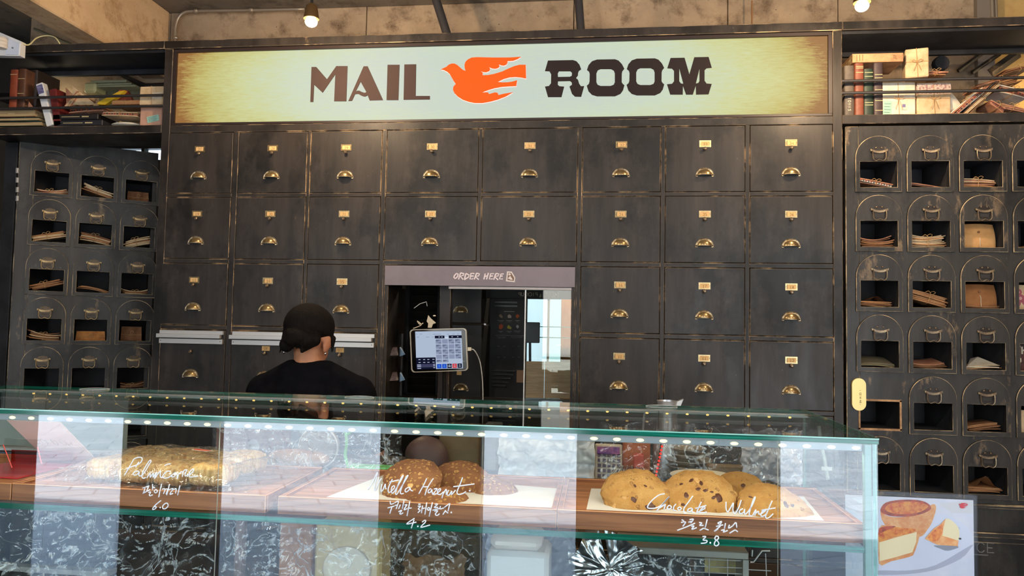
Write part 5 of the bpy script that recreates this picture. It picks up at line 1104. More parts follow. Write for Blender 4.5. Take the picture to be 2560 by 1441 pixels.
MB().lathe([(.028, 0), (.028, .002), (.02, .004), (.02, pz_-ZS-.004), (.028, pz_-ZS)], (PX(1757, 1190, 1.705), 1.705, ZS+.0005), 24).build('riser', ACRYL, t)
# ---- bag of flaky pastries
pk = thing('pastry_bag', 'clear bag of flaky square pastries with a red sticker, on the left tray', 'pastries', M=Matrix.Translation((PX(452, 1200, 1.52), 1.515, FZ+.001)) @ Matrix.Rotation(R(-9), 4, 'Z'))
FLAKE = mat('flaky_pastry', (240, 206, 142), .6, col2=(204, 148, 82), nscale=110, stretch=(1, 1, .12), lo=.38, hi=.62, bump=1.0)
FLAKET = mat('sugared_pastry_top', (206, 176, 112), .5, col2=(178, 140, 80), nscale=24, bump=.6)
rd = random.Random(5)
for j in range(2):
    for i in range(4):
        cx = -.128+i*.083+(.0 if j else .006); cy = -.052+j*.098; a_, b_, h_ = .038, .044, .022
        def fn(p, s=i*7+j*3):
            q = Vector((math.copysign(abs(p.x/a_)**.45, p.x)*a_, math.copysign(abs(p.y/b_)**.45, p.y)*b_, math.copysign(abs(p.z/h_)**.6, p.z)*h_))
            return q*(1+.07*noise.noise(q*40+Vector((s, 0, 0)))+(.035*math.sin(math.atan2(q.y, q.x)*34+noise.noise(q*40)*5)+.03*math.sin(math.atan2(q.y, q.x)*71))*(1 if q.z < h_*.7 else .3)+.05*noise.noise(q*130))
        MB().ell((cx, cy, h_+.003+(.006 if i == 3 else 0)+.005*j), (a_, b_, h_), 150, 26, fn=fn, M=Matrix.Rotation(rd.uniform(-.12, .12), 4, 'Z')).build('pastry', FLAKE, pk, local=True, smooth='all')
bw, bd = .215, .120
def bagz(x, y):
    e = max(0, 1-abs(x/bw)**4)*max(0, 1-abs(y/bd)**4)
    return e
def bagtop(u, v):
    x, y = (u*2-1)*bw, (v*2-1)*bd; n = noise.noise(Vector((x*22, y*22, 3)))+.5*noise.noise(Vector((x*60, y*60, 9)))
    return Vector((x+.004*n, y, .004+.056*bagz(x, y)**.55+.005*n*bagz(x, y)**.3+(.01*max(0, x/bw)**3 if abs(x) > .17 else 0)))
MB().grid(bagtop, 90, 50).grid(lambda u, v: Vector(((u*2-1)*bw, (v*2-1)*bd, .0012)), 4, 4).build('bag', FILM2, pk, local=True, smooth='all')
q = MB(); ll = [(-.028, .004), (-.018, .010), (0, .007), (.02, .004), (.03, 0), (.02, -.006), (0, -.006), (-.02, -.004)]
q.prism([ll], lambda a, c, t: Vector((.062+a, -.012+c*1.4, .0655+t)), .0004, 0); q.prism([[(a*.8, c*.6) for a, c in ll]], lambda a, c, t: Vector((.062+a, -.012+c*1.4, .0660+t)), .0004, 1)
q.build('sticker', [PALE, mat('red_print', (222, 74, 50), .5)], pk, local=True)
# ---- frosted SOLD OUT card and red acrylic holder
so = thing('sold_out_card', 'frosted white card leaning forward with reversed SOLD OUT lettering, far left', 'sign', P(190, 1158, 1.66))
B0, B1, T1, T0 = P(128, 1157, 1.66), P(250, 1158, 1.66), P(150, 1054, 1.53), P(18, 1049, 1.53)
nrm = (B1-B0).cross(T0-B0).normalized()*.0025
def quadslab(mb, pts, n, mi=0): mb.add([*pts, *[p+n for p in pts]], [(0, 1, 2, 3), (7, 6, 5, 4), (0, 4, 5, 1), (1, 5, 6, 2), (2, 6, 7, 3), (3, 7, 4, 0)], mi); return mb
FROST = mat('frosted_pinkish_acrylic', (236, 214, 206), .35)
quadslab(MB(), [B0, B1, T1, T0], nrm).build('card', FROST, so)
quadslab(MB(), [B0+Vector((0, 0, -.001)), B1+Vector((0, 0, -.001)), Vector((B1.x-.01, 1.56, FZ+.003)), Vector((B0.x-.01, 1.56, FZ+.003))], Vector((0, 0, -.0022))).build('foot', mat('foot_acrylic', (222, 196, 190), .3), so)
q = MB(); e1_, e2_ = (B1-B0), (T0-B0)
def cardp(u, v): return B0+e1_*u+e2_*v-nrm*.15 if nrm.y > 0 else B0+e1_*u+e2_*v+nrm*1.15
u0 = .16
for ch in 'SOLD OUT':
    for st in SF.get(ch, []): q.tube([cardp(u0+float(p.split(',')[0])/10*.085, .58-float(p.split(',')[1])/10*.13) for p in st.split()], .0009, 5)
    u0 += .108 if ch != ' ' else .05
q.build('lettering', mat('grey_print', (190, 168, 162), .6), so)
rh = thing('red_card_holder', 'red translucent acrylic holder at the far left of the case', 'holder', P(40, 1190, 1.5))
REDA = glass('red_acrylic', (.85, .18, .20), .05); 
z_ = FZ+.001; xh0, xh1 = PX(-60, 1180, 1.5), PX(98, 1180, 1.5)
MB().box(xh0, xh1, 1.44, 1.60, z_, z_+.003, 1).box(xh0, xh1, 1.597, 1.60, z_, z_+.030, 0).build('tray', [REDA, mat('red_acrylic_solid', (206, 60, 66), .2)], rh)
MB().box(PX(8, 1150, 1.47), PX(95, 1150, 1.47), 1.47, 1.473, z_+.003, PZ(40, 1098, 1.47)).build('clear_front', ACRYL, rh)
MB().tube([P(94, 1118, 1.469), P(104, 1160, 1.469)], .0012, 5).tube([P(8, 1112, 1.469), P(30, 1170, 1.469)], .001, 5).build('red_edge', mat('bright_red_edge', (226, 70, 66), .3), rh)
# ---- hand lettering in white paint pen on the front glass
def strokes(name, label, ox, oy, sc, st, parts, r=.00105):
    t = thing('painted_lettering', label, 'lettering', P(ox+st[0][0][0]/sc, oy+150, Y0-.001))
    lab = iter(parts); k = 0
    for nm, cnt in parts:
        mbx = MB()
        for l in st[k:k+cnt]:
            pts = [P(ox+a/sc, oy+c/sc, Y0-.0006) for a, c in l]
            if len(pts) == 1: mbx.ell(pts[0], (.0016, .0006, .0016), 8, 5)
            else: mbx.tube(smooth_path(pts, 4), r, 6, flat=.5)
        k += cnt; mbx.build(nm, PEN, t, smooth='all')
PEN = mat('white_paint_pen', (240, 246, 255), .6)
A_ = [[(90, 590), (180, 440), (260, 300), (300, 240), (390, 205), (460, 215), (465, 270), (420, 330), (330, 375), (230, 410), (130, 450)], [(400, 300), (330, 410)], [(400, 500), (330, 500), (280, 550), (300, 580), (360, 570), (410, 510), (400, 580), (440, 600), (520, 520), (620, 350), (660, 290), (630, 270), (560, 370), (480, 520), (465, 620), (500, 650), (545, 630)],
      [(570, 640), (640, 540), (640, 630), (710, 530), (700, 630), (780, 510), (730, 660), (800, 560), (860, 490), (850, 580), (870, 630), (920, 620)], [(950, 380), (1010, 350), (1070, 345)], [(1075, 500), (1000, 500), (930, 560), (900, 620), (950, 645), (1030, 630), (1110, 570), (1180, 520)], [(1180, 520), (1110, 570), (1100, 620), (1150, 610), (1205, 550), (1215, 660), (1240, 570), (1300, 510), (1330, 530)],
      [(1320, 620), (1350, 490), (1420, 470), (1400, 500), (1380, 600), (1480, 560), (1550, 500), (1550, 450), (1490, 500), (1460, 570), (1480, 620), (1560, 615), (1650, 605)],
      [(475, 860), (620, 810)], [(530, 860), (500, 950)], [(600, 830), (560, 930)], [(480, 970), (640, 890)], [(690, 770), (690, 900)], [(690, 840), (740, 850)], [(600, 950), (650, 940), (620, 1000), (640, 1020), (690, 1000)], [(760, 885), (725, 920), (750, 960), (795, 925), (760, 885)], [(880, 770), (850, 900), (820, 1050)],
      [(890, 880), (955, 880), (920, 980)], [(960, 885), (1010, 880), (975, 990)], [(1050, 770), (990, 1010)], [(1030, 890), (1065, 890)], [(1070, 880), (1130, 870), (1080, 940), (1060, 990), (1120, 970)], [(1140, 890), (1190, 870), (1175, 970)], [(1270, 800), (1220, 1010)],
      [(870, 1120), (780, 1190), (710, 1260), (690, 1310), (740, 1300), (770, 1260), (730, 1250), (700, 1270)], [(850, 1270)], [(960, 1180), (910, 1230), (910, 1290), (970, 1290), (1020, 1230), (1000, 1180), (960, 1180)]]
strokes('a', 'white handwriting reading Palmicarre, Korean below and 6.0 on the left glass', 300, 1120, 8.477, A_, (('word', 8), ('korean_word', 16), ('price', 3)))
B_ = [[(90, 550), (180, 400), (290, 170), (250, 350), (225, 500), (240, 570), (330, 370), (375, 310)], [(380, 430), (355, 580), (400, 560), (450, 430), (455, 520), (480, 530)], [(600, 330), (520, 500), (515, 600), (560, 600), (640, 520), (640, 470), (590, 500), (580, 590), (620, 620), (740, 430), (830, 260), (800, 280), (720, 450), (670, 620), (700, 645), (800, 480), (930, 260), (890, 290), (820, 450), (770, 600), (790, 640), (840, 630)], [(540, 390), (740, 345)],
      [(960, 500), (890, 530), (870, 580), (900, 600), (960, 550), (970, 500), (990, 560), (1035, 580)], [(1330, 310), (1250, 480), (1160, 640)], [(1470, 310), (1350, 500), (1290, 670)], [(1240, 490), (1370, 490)], [(1420, 530), (1370, 560), (1360, 610), (1400, 610), (1440, 550), (1440, 610), (1470, 640)], [(1480, 540), (1550, 530), (1480, 620), (1450, 650), (1540, 640), (1560, 620), (1620, 560), (1610, 530), (1560, 570), (1560, 640), (1620, 650), (1680, 600)],
      [(1690, 590), (1650, 730)], [(1670, 660), (1740, 540), (1740, 660)], [(1790, 560), (1760, 650), (1800, 670), (1860, 580), (1850, 660), (1940, 560)], [(2090, 290), (2030, 450), (1970, 600), (2000, 650), (2080, 640), (2160, 590)], [(1890, 490), (2050, 470), (2340, 430)], [(2240, 575)],
      [(555, 790), (565, 860), (640, 840)], [(500, 940), (640, 900)], [(590, 920), (545, 1060)], [(650, 830), (730, 800), (680, 960)], [(650, 890), (700, 875)], [(770, 870), (730, 960)], [(850, 770), (810, 960)], [(730, 1020), (800, 990), (760, 1050), (780, 1070), (830, 1040)], [(860, 880), (910, 870), (870, 930), (850, 980), (920, 950)], [(970, 800), (910, 1110)], [(930, 950), (1010, 940)],
      [(1150, 860), (1200, 860)], [(1140, 905), (1200, 900), (1150, 960), (1190, 990), (1140, 1040)], [(1240, 890), (1215, 1050)], [(1330, 820), (1290, 1080)], [(1215, 960), (1290, 940)], [(1370, 925), (1340, 960), (1370, 990), (1395, 955), (1370, 925)], [(1450, 820), (1380, 1120)], [(1500, 860), (1560, 860), (1490, 930), (1570, 925)], [(1450, 990), (1600, 950)], [(1490, 1010), (1560, 1000), (1510, 1070), (1550, 1100), (1600, 1060)],
      [(1620, 900), (1610, 960), (1690, 940)], [(1820, 840), (1700, 930)], [(1820, 840), (1780, 1010)], [(1730, 990), (1670, 1080)], [(1720, 1005), (1785, 1050)], [(1850, 1035)],
      [(1070, 1160), (900, 1280), (1110, 1240)], [(1060, 1190), (1000, 1370)], [(1140, 1330)], [(1230, 1240), (1290, 1200), (1300, 1240), (1200, 1350), (1400, 1300)]]
strokes('b', 'white handwriting with a hazelnut cookie name, Korean below and 4.2 on the middle glass', 910, 1160, 8.476, B_, (('word', 16), ('korean_word', 27), ('price', 4)))
C_ = [[(440, 40), (340, 60), (220, 150), (140, 250), (150, 295), (260, 295), (350, 260), (420, 200), (520, 85), (420, 200), (290, 350)], [(350, 290), (430, 240), (450, 230), (425, 320)], [(520, 240), (480, 290), (520, 315), (560, 275), (520, 240)], [(640, 220), (600, 270), (600, 330), (640, 335)], [(700, 270), (670, 300), (695, 330), (735, 300), (700, 270)], [(940, 75), (860, 190), (780, 300), (790, 375), (820, 380)],
      [(920, 290), (860, 310), (850, 350), (900, 350), (930, 300), (930, 360), (970, 370)], [(1090, 180), (1040, 290), (1010, 370), (1060, 350), (1150, 300), (1140, 270), (1090, 310), (1060, 370), (1120, 375), (1190, 360)], [(980, 300), (1180, 245)], [(1530, 180), (1530, 300), (1560, 360), (1620, 270), (1660, 200), (1650, 330), (1690, 390), (1760, 270), (1800, 150)],
      [(1830, 300), (1770, 340), (1780, 390), (1840, 370), (1860, 310), (1860, 390), (1900, 380), (1990, 250), (2050, 100), (2020, 130), (1970, 280), (1940, 410), (1990, 430)], [(2000, 430), (2060, 320), (2040, 430)], [(2050, 390), (2105, 350), (2110, 400), (2160, 390), (2240, 330), (2190, 340), (2150, 400), (2160, 440), (2220, 420), (2265, 370)], [(2350, 160), (2280, 320), (2230, 450), (2280, 470), (2370, 390)], [(2160, 330), (2410, 290)],
      [(740, 500), (780, 520)], [(730, 550), (810, 540), (760, 620)], [(660, 690), (820, 630), (980, 560)], [(880, 500), (950, 490), (900, 560)], [(860, 545), (930, 525)], [(910, 620), (960, 610), (920, 670), (1010, 640)], [(1050, 550), (1100, 560), (1060, 600), (1130, 600)], [(1195, 490), (1160, 640)], [(1130, 650), (1060, 690)], [(1130, 650), (1220, 685)],
      [(1380, 560), (1450, 530), (1420, 580), (1380, 560)], [(1350, 620), (1480, 590)], [(1430, 610), (1320, 710), (1390, 660)], [(1520, 560), (1500, 660)], [(1440, 690), (1500, 680), (1480, 720), (1560, 690)], [(1590, 590), (1575, 650), (1650, 610)], [(1700, 545), (1640, 620)], [(1710, 550), (1720, 640)], [(1690, 680), (1590, 740)], [(1690, 680), (1740, 715)],
      [(1110, 800), (1170, 800), (1120, 860), (1190, 870), (1170, 910), (1080, 920)], [(1250, 910)], [(1350, 790), (1390, 800), (1390, 840), (1340, 880), (1320, 940), (1360, 965), (1400, 930), (1380, 880), (1330, 840), (1350, 790)]]
strokes('c', 'white handwriting reading Chocolate Walnut, Korean below and 3.8 on the right glass', 1600, 1230, 7.111, C_, (('word', 15), ('korean_word', 20), ('price', 3)))
ACRYL2 = glass('thin_acrylic', (.97, .97, .97), .02, .12)
# ---- picture stand right of the case
YP = 1.56
ps = thing('picture_stand', 'clear acrylic stand with a baked tart photograph, right of the display case', 'picture stand', (.64, YP, .84))
px0, px1, pt_, pb_ = X1+.012, PX(2434, 1300, YP), PZ(2330, 1247, YP), .855
QL = lambda a, c: (2080+a/3.267, 1000+c/3.267)
MB().box(px0-.004, px1+.006, YP-.004, YP-.001, .841, pt_+.010).box(px0-.004, px1+.006, YP+.003, YP+.006, .841, pt_+.010).box(px1+.0005, px1+.006, YP-.001, YP+.003, .931, pt_+.010).box(px0-.004, px1+.006, YP-.05, YP+.06, .8402, .8435).build('acrylic_holder', [ACRYL2], ps)
MB().box(px0, px1, YP, YP+.0012, pb_, pt_).build('photo_sheet', mat('photo_pale', (226, 228, 238), .5, col2=(206, 212, 230), nscale=6), ps)
lay = 0
def ill(pts, m, nm, smooth_=True, sc=None):
    global lay
    lay += 1; pp_ = [P(*(QL(a, c)), YP) for a, c in pts]
    if smooth_: pp_ = smooth_path(pp_, 3, True)
    ls = [(min(max(q.x, px0), px1), min(max(q.z, pb_), pt_)) for q in pp_]
    y = YP-.0001*lay
    MB().prism([ls], lambda a, c, t: Vector((a, y-t, c)), .0001).build(nm, m, ps)
ill([(870, 850), (1150, 800), (1150, 930), (980, 925)], mat('photo_plate_far', (216, 216, 220), .5), 'printed_plate', False)
ill([(380, 900), (640, 1010), (900, 930), (1120, 1060), (1130, 1180), (1040, 1270), (820, 1360), (600, 1395), (380, 1400)], mat('photo_plate', (218, 224, 242), .6, spec=.1), 'printed_plate')
ill([(380, 1395), (620, 1395), (850, 1350), (1130, 1190), (1130, 1215), (1050, 1300), (840, 1390), (620, 1425), (380, 1430)], mat('photo_plate_shade', (176, 180, 200), .5), 'printed_shade')
ill([(860, 1040), (1040, 1040), (1010, 1080), (880, 1090)], mat('photo_soft_shade', (200, 206, 224), .5), 'printed_shade')
TO = mat('photo_crust', (224, 146, 84), .55, col2=(236, 180, 120), nscale=60, obj=False); TR = mat('photo_dark_crust', (132, 48, 40), .5, col2=(190, 84, 50), nscale=70, obj=False); TG = mat('photo_gold_top', (236, 156, 66), .5, col2=(202, 84, 42), nscale=70, obj=False); TC = mat('photo_custard', (232, 218, 176), .6)
ill([(395, 905), (430, 1020), (600, 1100), (720, 1120), (780, 1060), (820, 990), (850, 880), (815, 855), (720, 930), (560, 960), (440, 945)], TO, 'printed_tart')
ill([(395, 895), (440, 840), (560, 818), (700, 820), (780, 845), (808, 890), (740, 930), (620, 955), (480, 950), (410, 925)], TR, 'printed_tart_rim')
ill([(430, 890), (470, 850), (580, 832), (700, 835), (780, 862), (770, 890), (690, 925), (560, 935), (470, 920)], TG, 'printed_tart_top')
ill([(383, 1050), (470, 1030), (560, 1025), (690, 1045), (715, 1070), (705, 1150), (670, 1250), (640, 1280), (480, 1320), (383, 1338)], TO, 'printed_slice_crust')
ill([(385, 1060), (470, 1035), (560, 1045), (680, 1055), (640, 1090), (500, 1120), (385, 1160)], TG, 'printed_slice_top')
ill([(385, 1050), (450, 1032), (520, 1035), (450, 1062), (388, 1090)], TR, 'printed_slice_rim')
ill([(385, 1165), (520, 1125), (690, 1080), (685, 1160), (655, 1245), (500, 1290), (388, 1318)], TC, 'printed_slice_cut', False)
ill([(833, 1190), (1030, 1198), (980, 1225), (930, 1232), (880, 1215)], mat('photo_spoon', (120, 124, 136), .3), 'printed_spoon')
ill([(925, 972), (900, 1040), (905, 1130), (1020, 1160), (1035, 1060), (980, 990)], TC, 'printed_bite')
ill([(755, 1135), (830, 1050), (880, 1020), (925, 972), (905, 1060), (900, 1110), (1030, 1150), (1025, 1195), (860, 1185)], TO, 'printed_bite_crust', False)
ill([(785, 1110), (850, 1050), (895, 1020), (900, 1080), (860, 1150), (800, 1150)], TG, 'printed_bite_top')
br = [(1030+(a-130)/2190*75, 842+(c-130)/1190*45) for a, c in BIRD]
ill(br, mat('red_bird_print', (206, 40, 58), .5), 'printed_bird', False)
ill([(1030, 1130), (1045, 1126), (1055, 1136), (1040, 1142)], BLACK, 'printed_seed')
# ================================================================ things behind and under the case, seen through the glass
ws = thing('rear_work_shelf', 'dark raised work shelf behind the display case', 'shelf', (-.4, 2.05, .84)); WZ = 1.105
MB().box(-1.9, .62, 1.90, 2.2, WZ-.02, WZ, 0, .002, 1).build('shelf_board', [mat('dark_work_shelf', (58, 50, 46), .5), WORN], ws)
for x in (-1.88, -1.0, -.15, .60): MB().box(x, x+.018, 1.91, 2.19, .8405, WZ-.02).build('support', INNER, ws)
def on(px, Y=2.05): return Vector((PX(px, 1160, Y), Y, WZ+.0005))
bo = thing('wooden_board', 'reddish-brown wooden board with a round hole, standing behind the pastry bag', 'board', on(640, 2.02))
x0, x1, zt = PX(540, 1110, 2.02), PX(722, 1110, 2.02), PZ(640, 1052, 2.02); hc = P(631, 1118, 2.02)
MB().prism([[(x0, WZ), (x1, WZ), (x1, zt), (x0, zt)], [(hc.x+.0205*math.cos(-PI*2*i/20), hc.z+.0225*math.sin(-PI*2*i/20)) for i in range(20)]], lambda a, c, t: Vector((a, 2.02+t, c)), .015).build('board', mat('red_brown_board', (124, 78, 60), .5, col2=(104, 62, 48), nscale=5), bo)
MB().box(PX(625, 1143, 2.018), PX(662, 1143, 2.018), 2.0185, 2.0205, PZ(640, 1144.3, 2.02), PZ(640, 1143, 2.02)).box(PX(620, 1148, 2.018), PX(660, 1148, 2.018), 2.0185, 2.0205, PZ(640, 1148.3, 2.02), PZ(640, 1147, 2.02)).build('gilt_line', GOLDL, bo)
tag(MB().box(PX(600, 1130, 2.06), PX(672, 1130, 2.06), 2.06, 2.10, WZ+.0005, PZ(640, 1085, 2.06), 0, .003).build('white_carton', WHITE), 'white carton seen through the round hole of the wooden board', 'carton')
tag(MB().ell((0, 0, 0), (.09, .03, .026), 24, 12, fn=lambda p: p*(1+.08*noise.noise(p*30))).xf(Matrix.Translation(on(745, 1.96)+Vector((0, 0, .026)))).build('kraft_bag', mat('tan_kraft_bag', (184, 134, 92), .7), smooth='all'), 'tan paper bag lying in front of the wooden board', 'bag')
tp = thing('striped_roll', 'clear-wrapped roll with blue, white and red striped rim behind the trays', 'roll', on(795, 1.98)+Vector((0, 0, .055)))
for r_, dy, m_, nm in ((.052, 0, mat('red_stripe', (206, 52, 46), .4), 'red_stripe'), (.0485, -.003, WHITE, 'white_stripe'), (.055, -.003, mat('light_stripe', (220, 216, 210), .4), 'outer_stripe'), (.043, -.006, mat('blue_stripe', (48, 86, 160), .4), 'blue_rim')):
    MB().tube([(r_*math.cos(w*PI/18), dy, r_*math.sin(w*PI/18)) for w in range(36)], .0028 if nm != 'blue_rim' else .005, 6, closed=True).build(nm, m_, tp, local=True, smooth='all')
MB().lathe([(.05, -.02), (.052, .0), (.05, .03)], (0, 0, 0), 24, 'y').build('roll_body', mat('brown_roll', (132, 112, 92), .6), tp, local=True)
GR = mat('bright_green_plastic', (104, 206, 96), .4)
tag(MB().tube(smooth_path([P(836, 1068, 1.95), P(862, 1080, 1.95), P(866, 1110, 1.95), P(863, 1140, 1.95), P(872, 1172, 1.95)], 6), .0045, 8).tube(smooth_path([P(895, 1068, 1.95), P(880, 1078, 1.95), P(866, 1090, 1.95)], 6), .0035, 8).build('green_cable', GR, smooth='all'), 'bright green cord hanging behind the glass shelf', 'cord')
tag(MB().box(PX(866, 1172, 1.93), PX(975, 1172, 1.93), 1.925, 1.97, WZ+.0005, PZ(920, 1168, 1.93), 0, .002).build('green_tray', GR), 'bright green tray rim behind the middle tray', 'tray')
def crate(px0, px1, py0, Y, m, nm, label, cat, d=.12, b=WZ, ch=.003):
    return tag(MB().box(PX(px0, py0, Y), PX(px1, py0, Y), Y, Y+d, b+.0005, PZ((px0+px1)/2, py0, Y), 0, ch).build(nm, m), label, cat)
crate(1098, 1198, 1072, 2.0, mat('olive_brown_carton', (116, 96, 66), .7, col2=(98, 80, 54), nscale=8), 'brown_carton', 'tall olive-brown carton behind the nutty cookies', 'carton')
tag(MB().ell((0, 0, 0), (.060, .05, .052), 24, 14, fn=lambda p: p*(1+.12*noise.noise(p*20))).xf(Matrix.Translation(on(1068, 1.96)+Vector((0, 0, .047)))).build('dark_bag', mat('plum_brown_bag', (84, 62, 60), .5), smooth='all'), 'dark plum-brown rounded bag beside the olive-brown carton', 'bag')
crate(1203, 1243, 1068, 2.04, mat('grey_box_card', (128, 132, 132), .6), 'grey_carton', 'narrow grey carton beside the olive-brown one', 'carton')
crate(720, 800, 1060, 2.12, mat('blue_grey_card', (110, 122, 136), .6), 'blue_grey_carton', 'blue-grey carton behind the striped roll', 'carton')
def crumple(px0, px1, py0, py1, Y, m, nm, label, cat, amp=.02, seed=1, nu=60, nv=40, fold=14, parent=None, thick=0):
    a, b_ = P(px0, py1, Y), P(px1, py0, Y)
    def fn(u, v):
        p = Vector((a.x+(b_.x-a.x)*u, Y, a.z+(b_.z-a.z)*v)); q = Vector((p.x*fold+seed, seed, p.z*fold))
        n = abs(noise.noise(q))+.5*abs(noise.noise(q*2.3))+.25*abs(noise.noise(q*5))
        e = .006*noise.noise(Vector((u*6, v*6, seed)))
        return p+Vector((e, -amp*n, e if 0 < v < 1 else e*2))
    o = MB().grid(fn, nu, nv).build(nm, m, smooth='all'); return tag(o, label, cat)
crumple(1248, 1488, 1078, 1205, 1.90, mat('milky_plastic', (206, 208, 210), .25, spec=.8), 'plastic_bag', 'crumpled milky white plastic bag behind the gap between the two cookie trays', 'bag', .05, 3)
crumple(-40, 545, 1292, 1470, 1.74, FILM, 'plastic_film', 'crumpled clear film hanging under the left tray', 'film', .05, 11, 90, 40, 12)
crumple(536, 1010, 1056, 1190, 1.872, FILM, 'plastic_film', 'clear crinkled film behind the pastry bag and the gap beside it', 'film', .03, 5, 110, 40, 12)
crumple(1500, 2000, 1070, 1210, 1.872, FILM, 'plastic_film', 'clear crinkled film behind the golden cookies', 'film', .03, 8, 110, 40, 13)
crumple(560, 1000, 1320, 1480, 1.60, FILM, 'plastic_film', 'clear crumpled film under the middle of the glass shelf', 'film', .05, 15, 120, 40, 12)
crumple(960, 1215, 1330, 1475, 1.70, FILM, 'plastic_film', 'clear film over the dark olive carton in the lower tier', 'film', .05, 19, 60, 40, 12)
crumple(1560, 1760, 1390, 1475, 1.62, FILM, 'plastic_film', 'clear film corner in front of the small oven', 'film', .03, 27, 50, 30, 14)
cl = thing('calculator', 'cream calculator with a violet display behind the golden cookies', 'calculator', on(1522, 1.98))
cx0, cx1 = PX(1487, 1150, 1.98), PX(1555, 1150, 1.98); cz0, cz1 = WZ, PZ(1520, 1112, 1.98)
MB().box(cx0, cx1, 1.98, 1.995, cz0, cz1, 0, .003).build('body', mat('beige_plastic', (206, 190, 168), .5), cl)
MB().box(cx0+.006, cx1-.006, 1.977, 1.98, cz0+(cz1-cz0)*.72, cz1-.006).build('display', mat('violet_display', (92, 70, 150), .2, col2=(190, 110, 160), nscale=40), cl)
kk = MB()
for i in range(5):
    for j in range(5): kk.box(cx0+.008+i*.0125, cx0+.0165+i*.0125, 1.977, 1.98, cz0+.006+j*.0135, cz0+.0145+j*.0135, 0)
kk.build('keys', mat('dark_grey_key', (96, 84, 104), .5), cl)
crate(1558, 1626, 1096, 2.02, mat('orange_carton', (196, 112, 70), .6, col2=(176, 92, 56), nscale=10), 'orange_carton', 'orange carton beside the calculator', 'carton', .06)
crate(1584, 1611, 1138, 1.97, mat('coral_carton', (204, 92, 76), .6), 'coral_carton', 'small coral-red carton in front of the orange one', 'carton', .03)
ls = thing('light_string', 'string of tiny red lights hanging left of the stacked plates', 'light string', P(1650, 1180, 1.9))
MB().tube([P(1655, 1095, 1.9), P(1640, 1190, 1.9)], .0015, 6).build('wire', BLACK, ls)
q = MB()
for i in range(10):
    p = P(1657-i*1.9, 1108+i*9.0, 1.897); q.ell(p, (.003, .002, .0032), 8, 6)
q.build('red_diodes', emis('red_diode', (255, 60, 50), 1.6), ls)
PLM = mat('greige_stoneware', (150, 142, 132), .45, spec=.6)
for i in range(6):
    r_ = .062 if i < 4 else .046
    m_ = MB().lathe([(.03, 0), (r_*.85, .003), (r_, .010), (r_*.99, .0115), (r_*.8, .005), (.02, .004)], (0, 0, 0), 32)
    m_.xf(Matrix.Translation(on(1722, 2.02)+Vector((0, 0, .0001+i*.0148))))
    tag(m_.build('plate', PLM, smooth=True), 'greige stoneware plate, number %s from the bottom of the stack behind the case' % ['one', 'two', 'three', 'four', 'five', 'six'][i], 'plate', 'stacked plates behind the case')
pc = thing('cake_dome', 'clear ribbed plastic dome lid behind the big left golden cookie', 'lid', (PX(1575, 1190, 1.74), 1.735, ZS+.0005))  # clear plastic lid of a cup
MB().lathe([(.045, 0), (.046, .004), (.044, .03), (.030, .048), (.004, .052)], (0, 0, 0), 32).build('dome', ACRYL, pc, local=True, smooth=True)
q = MB()
for i in range(18):
    w = 2*PI*i/18; q.tube([(.0462*math.cos(w), .0462*math.sin(w), .003), (.0445*math.cos(w), .0445*math.sin(w), .030), (.031*math.cos(w), .031*math.sin(w), .0485)], .0008, 5)
q.build('rib', mat('clear_rib', (220, 216, 206), .1, spec=1), pc, local=True)
tag(MB().ell((0, 0, 0), (.052, .04, .028), 24, 12, fn=lambda p: p*(1+.12*noise.noise(p*24))).xf(Matrix.Translation(on(1815, 1.96)+Vector((0, 0, .026)))).build('bread_loaf', mat('brown_bread', (122, 88, 62), .6, col2=(96, 66, 46), nscale=30), smooth='all'), 'brown loaf in clear film behind the golden cookies', 'bread')
crate(1770, 1880, 1166, 1.92, mat('brown_box_card', (132, 110, 84), .7), 'low_carton', 'low brown carton in front of the brown loaf', 'carton', .03)
crumple(1850, 2006, 1076, 1200, 1.93, mat('grey_white_plastic', (196, 198, 206), .3, spec=.8), 'plastic_bag', 'crumpled grey-white plastic bag at the right end behind the golden cookies', 'bag', .06, 23, 50, 40)
wc = thing('white_cable', 'white cable with a paper flag hanging inside the right end of the case', 'cable', P(2070, 1200, 1.77))
MB().tube(smooth_path([P(2047, 1066, 1.77), P(2052, 1105, 1.77), P(2061, 1150, 1.77), P(2070, 1200, 1.77)], 5), .0042, 8).build('cord', mat('pale_green_cable', (206, 214, 204), .5), wc, smooth='all')
MB().box(PX(2054, 1172, 1.765), PX(2080, 1172, 1.765), 1.764, 1.766, PZ(2067, 1177, 1.765), PZ(2067, 1168, 1.765)).build('paper_flag', WHITE, wc)
jg = thing('steel_pitcher', 'small steel milk pitcher whose lip shows above the glass case', 'pitcher', Vector((PX(1668, 1010, 2.05), 2.05, WZ+.0005)))
h = PZ(1672, 1000, 2.05)-WZ
MB().lathe([(.036, 0), (.038, .004), (.036, h*.4), (.026, h*.78), (.024, h*.9), (.028, h*.985), (.0268, h*.985), (.022, h*.88), (.034, h*.4), (.034, .006)], (0, 0, 0), 28).prism([[(.018, 0), (.042, .010), (.018, -.05)]], lambda a, c, t: Vector((a, -.010+t, h*.985+c-.004)), .02).build('body', mat('satin_steel', (206, 204, 202), .3, .7), jg, local=True, smooth=True)
MB().tube(smooth_path([(-.026, 0, h*.85), (-.06, 0, h*.8), (-.06, 0, h*.35), (-.036, 0, h*.25)], 5), .003, 8).build('handle', MATS['satin_steel'], jg, local=True, smooth=True)
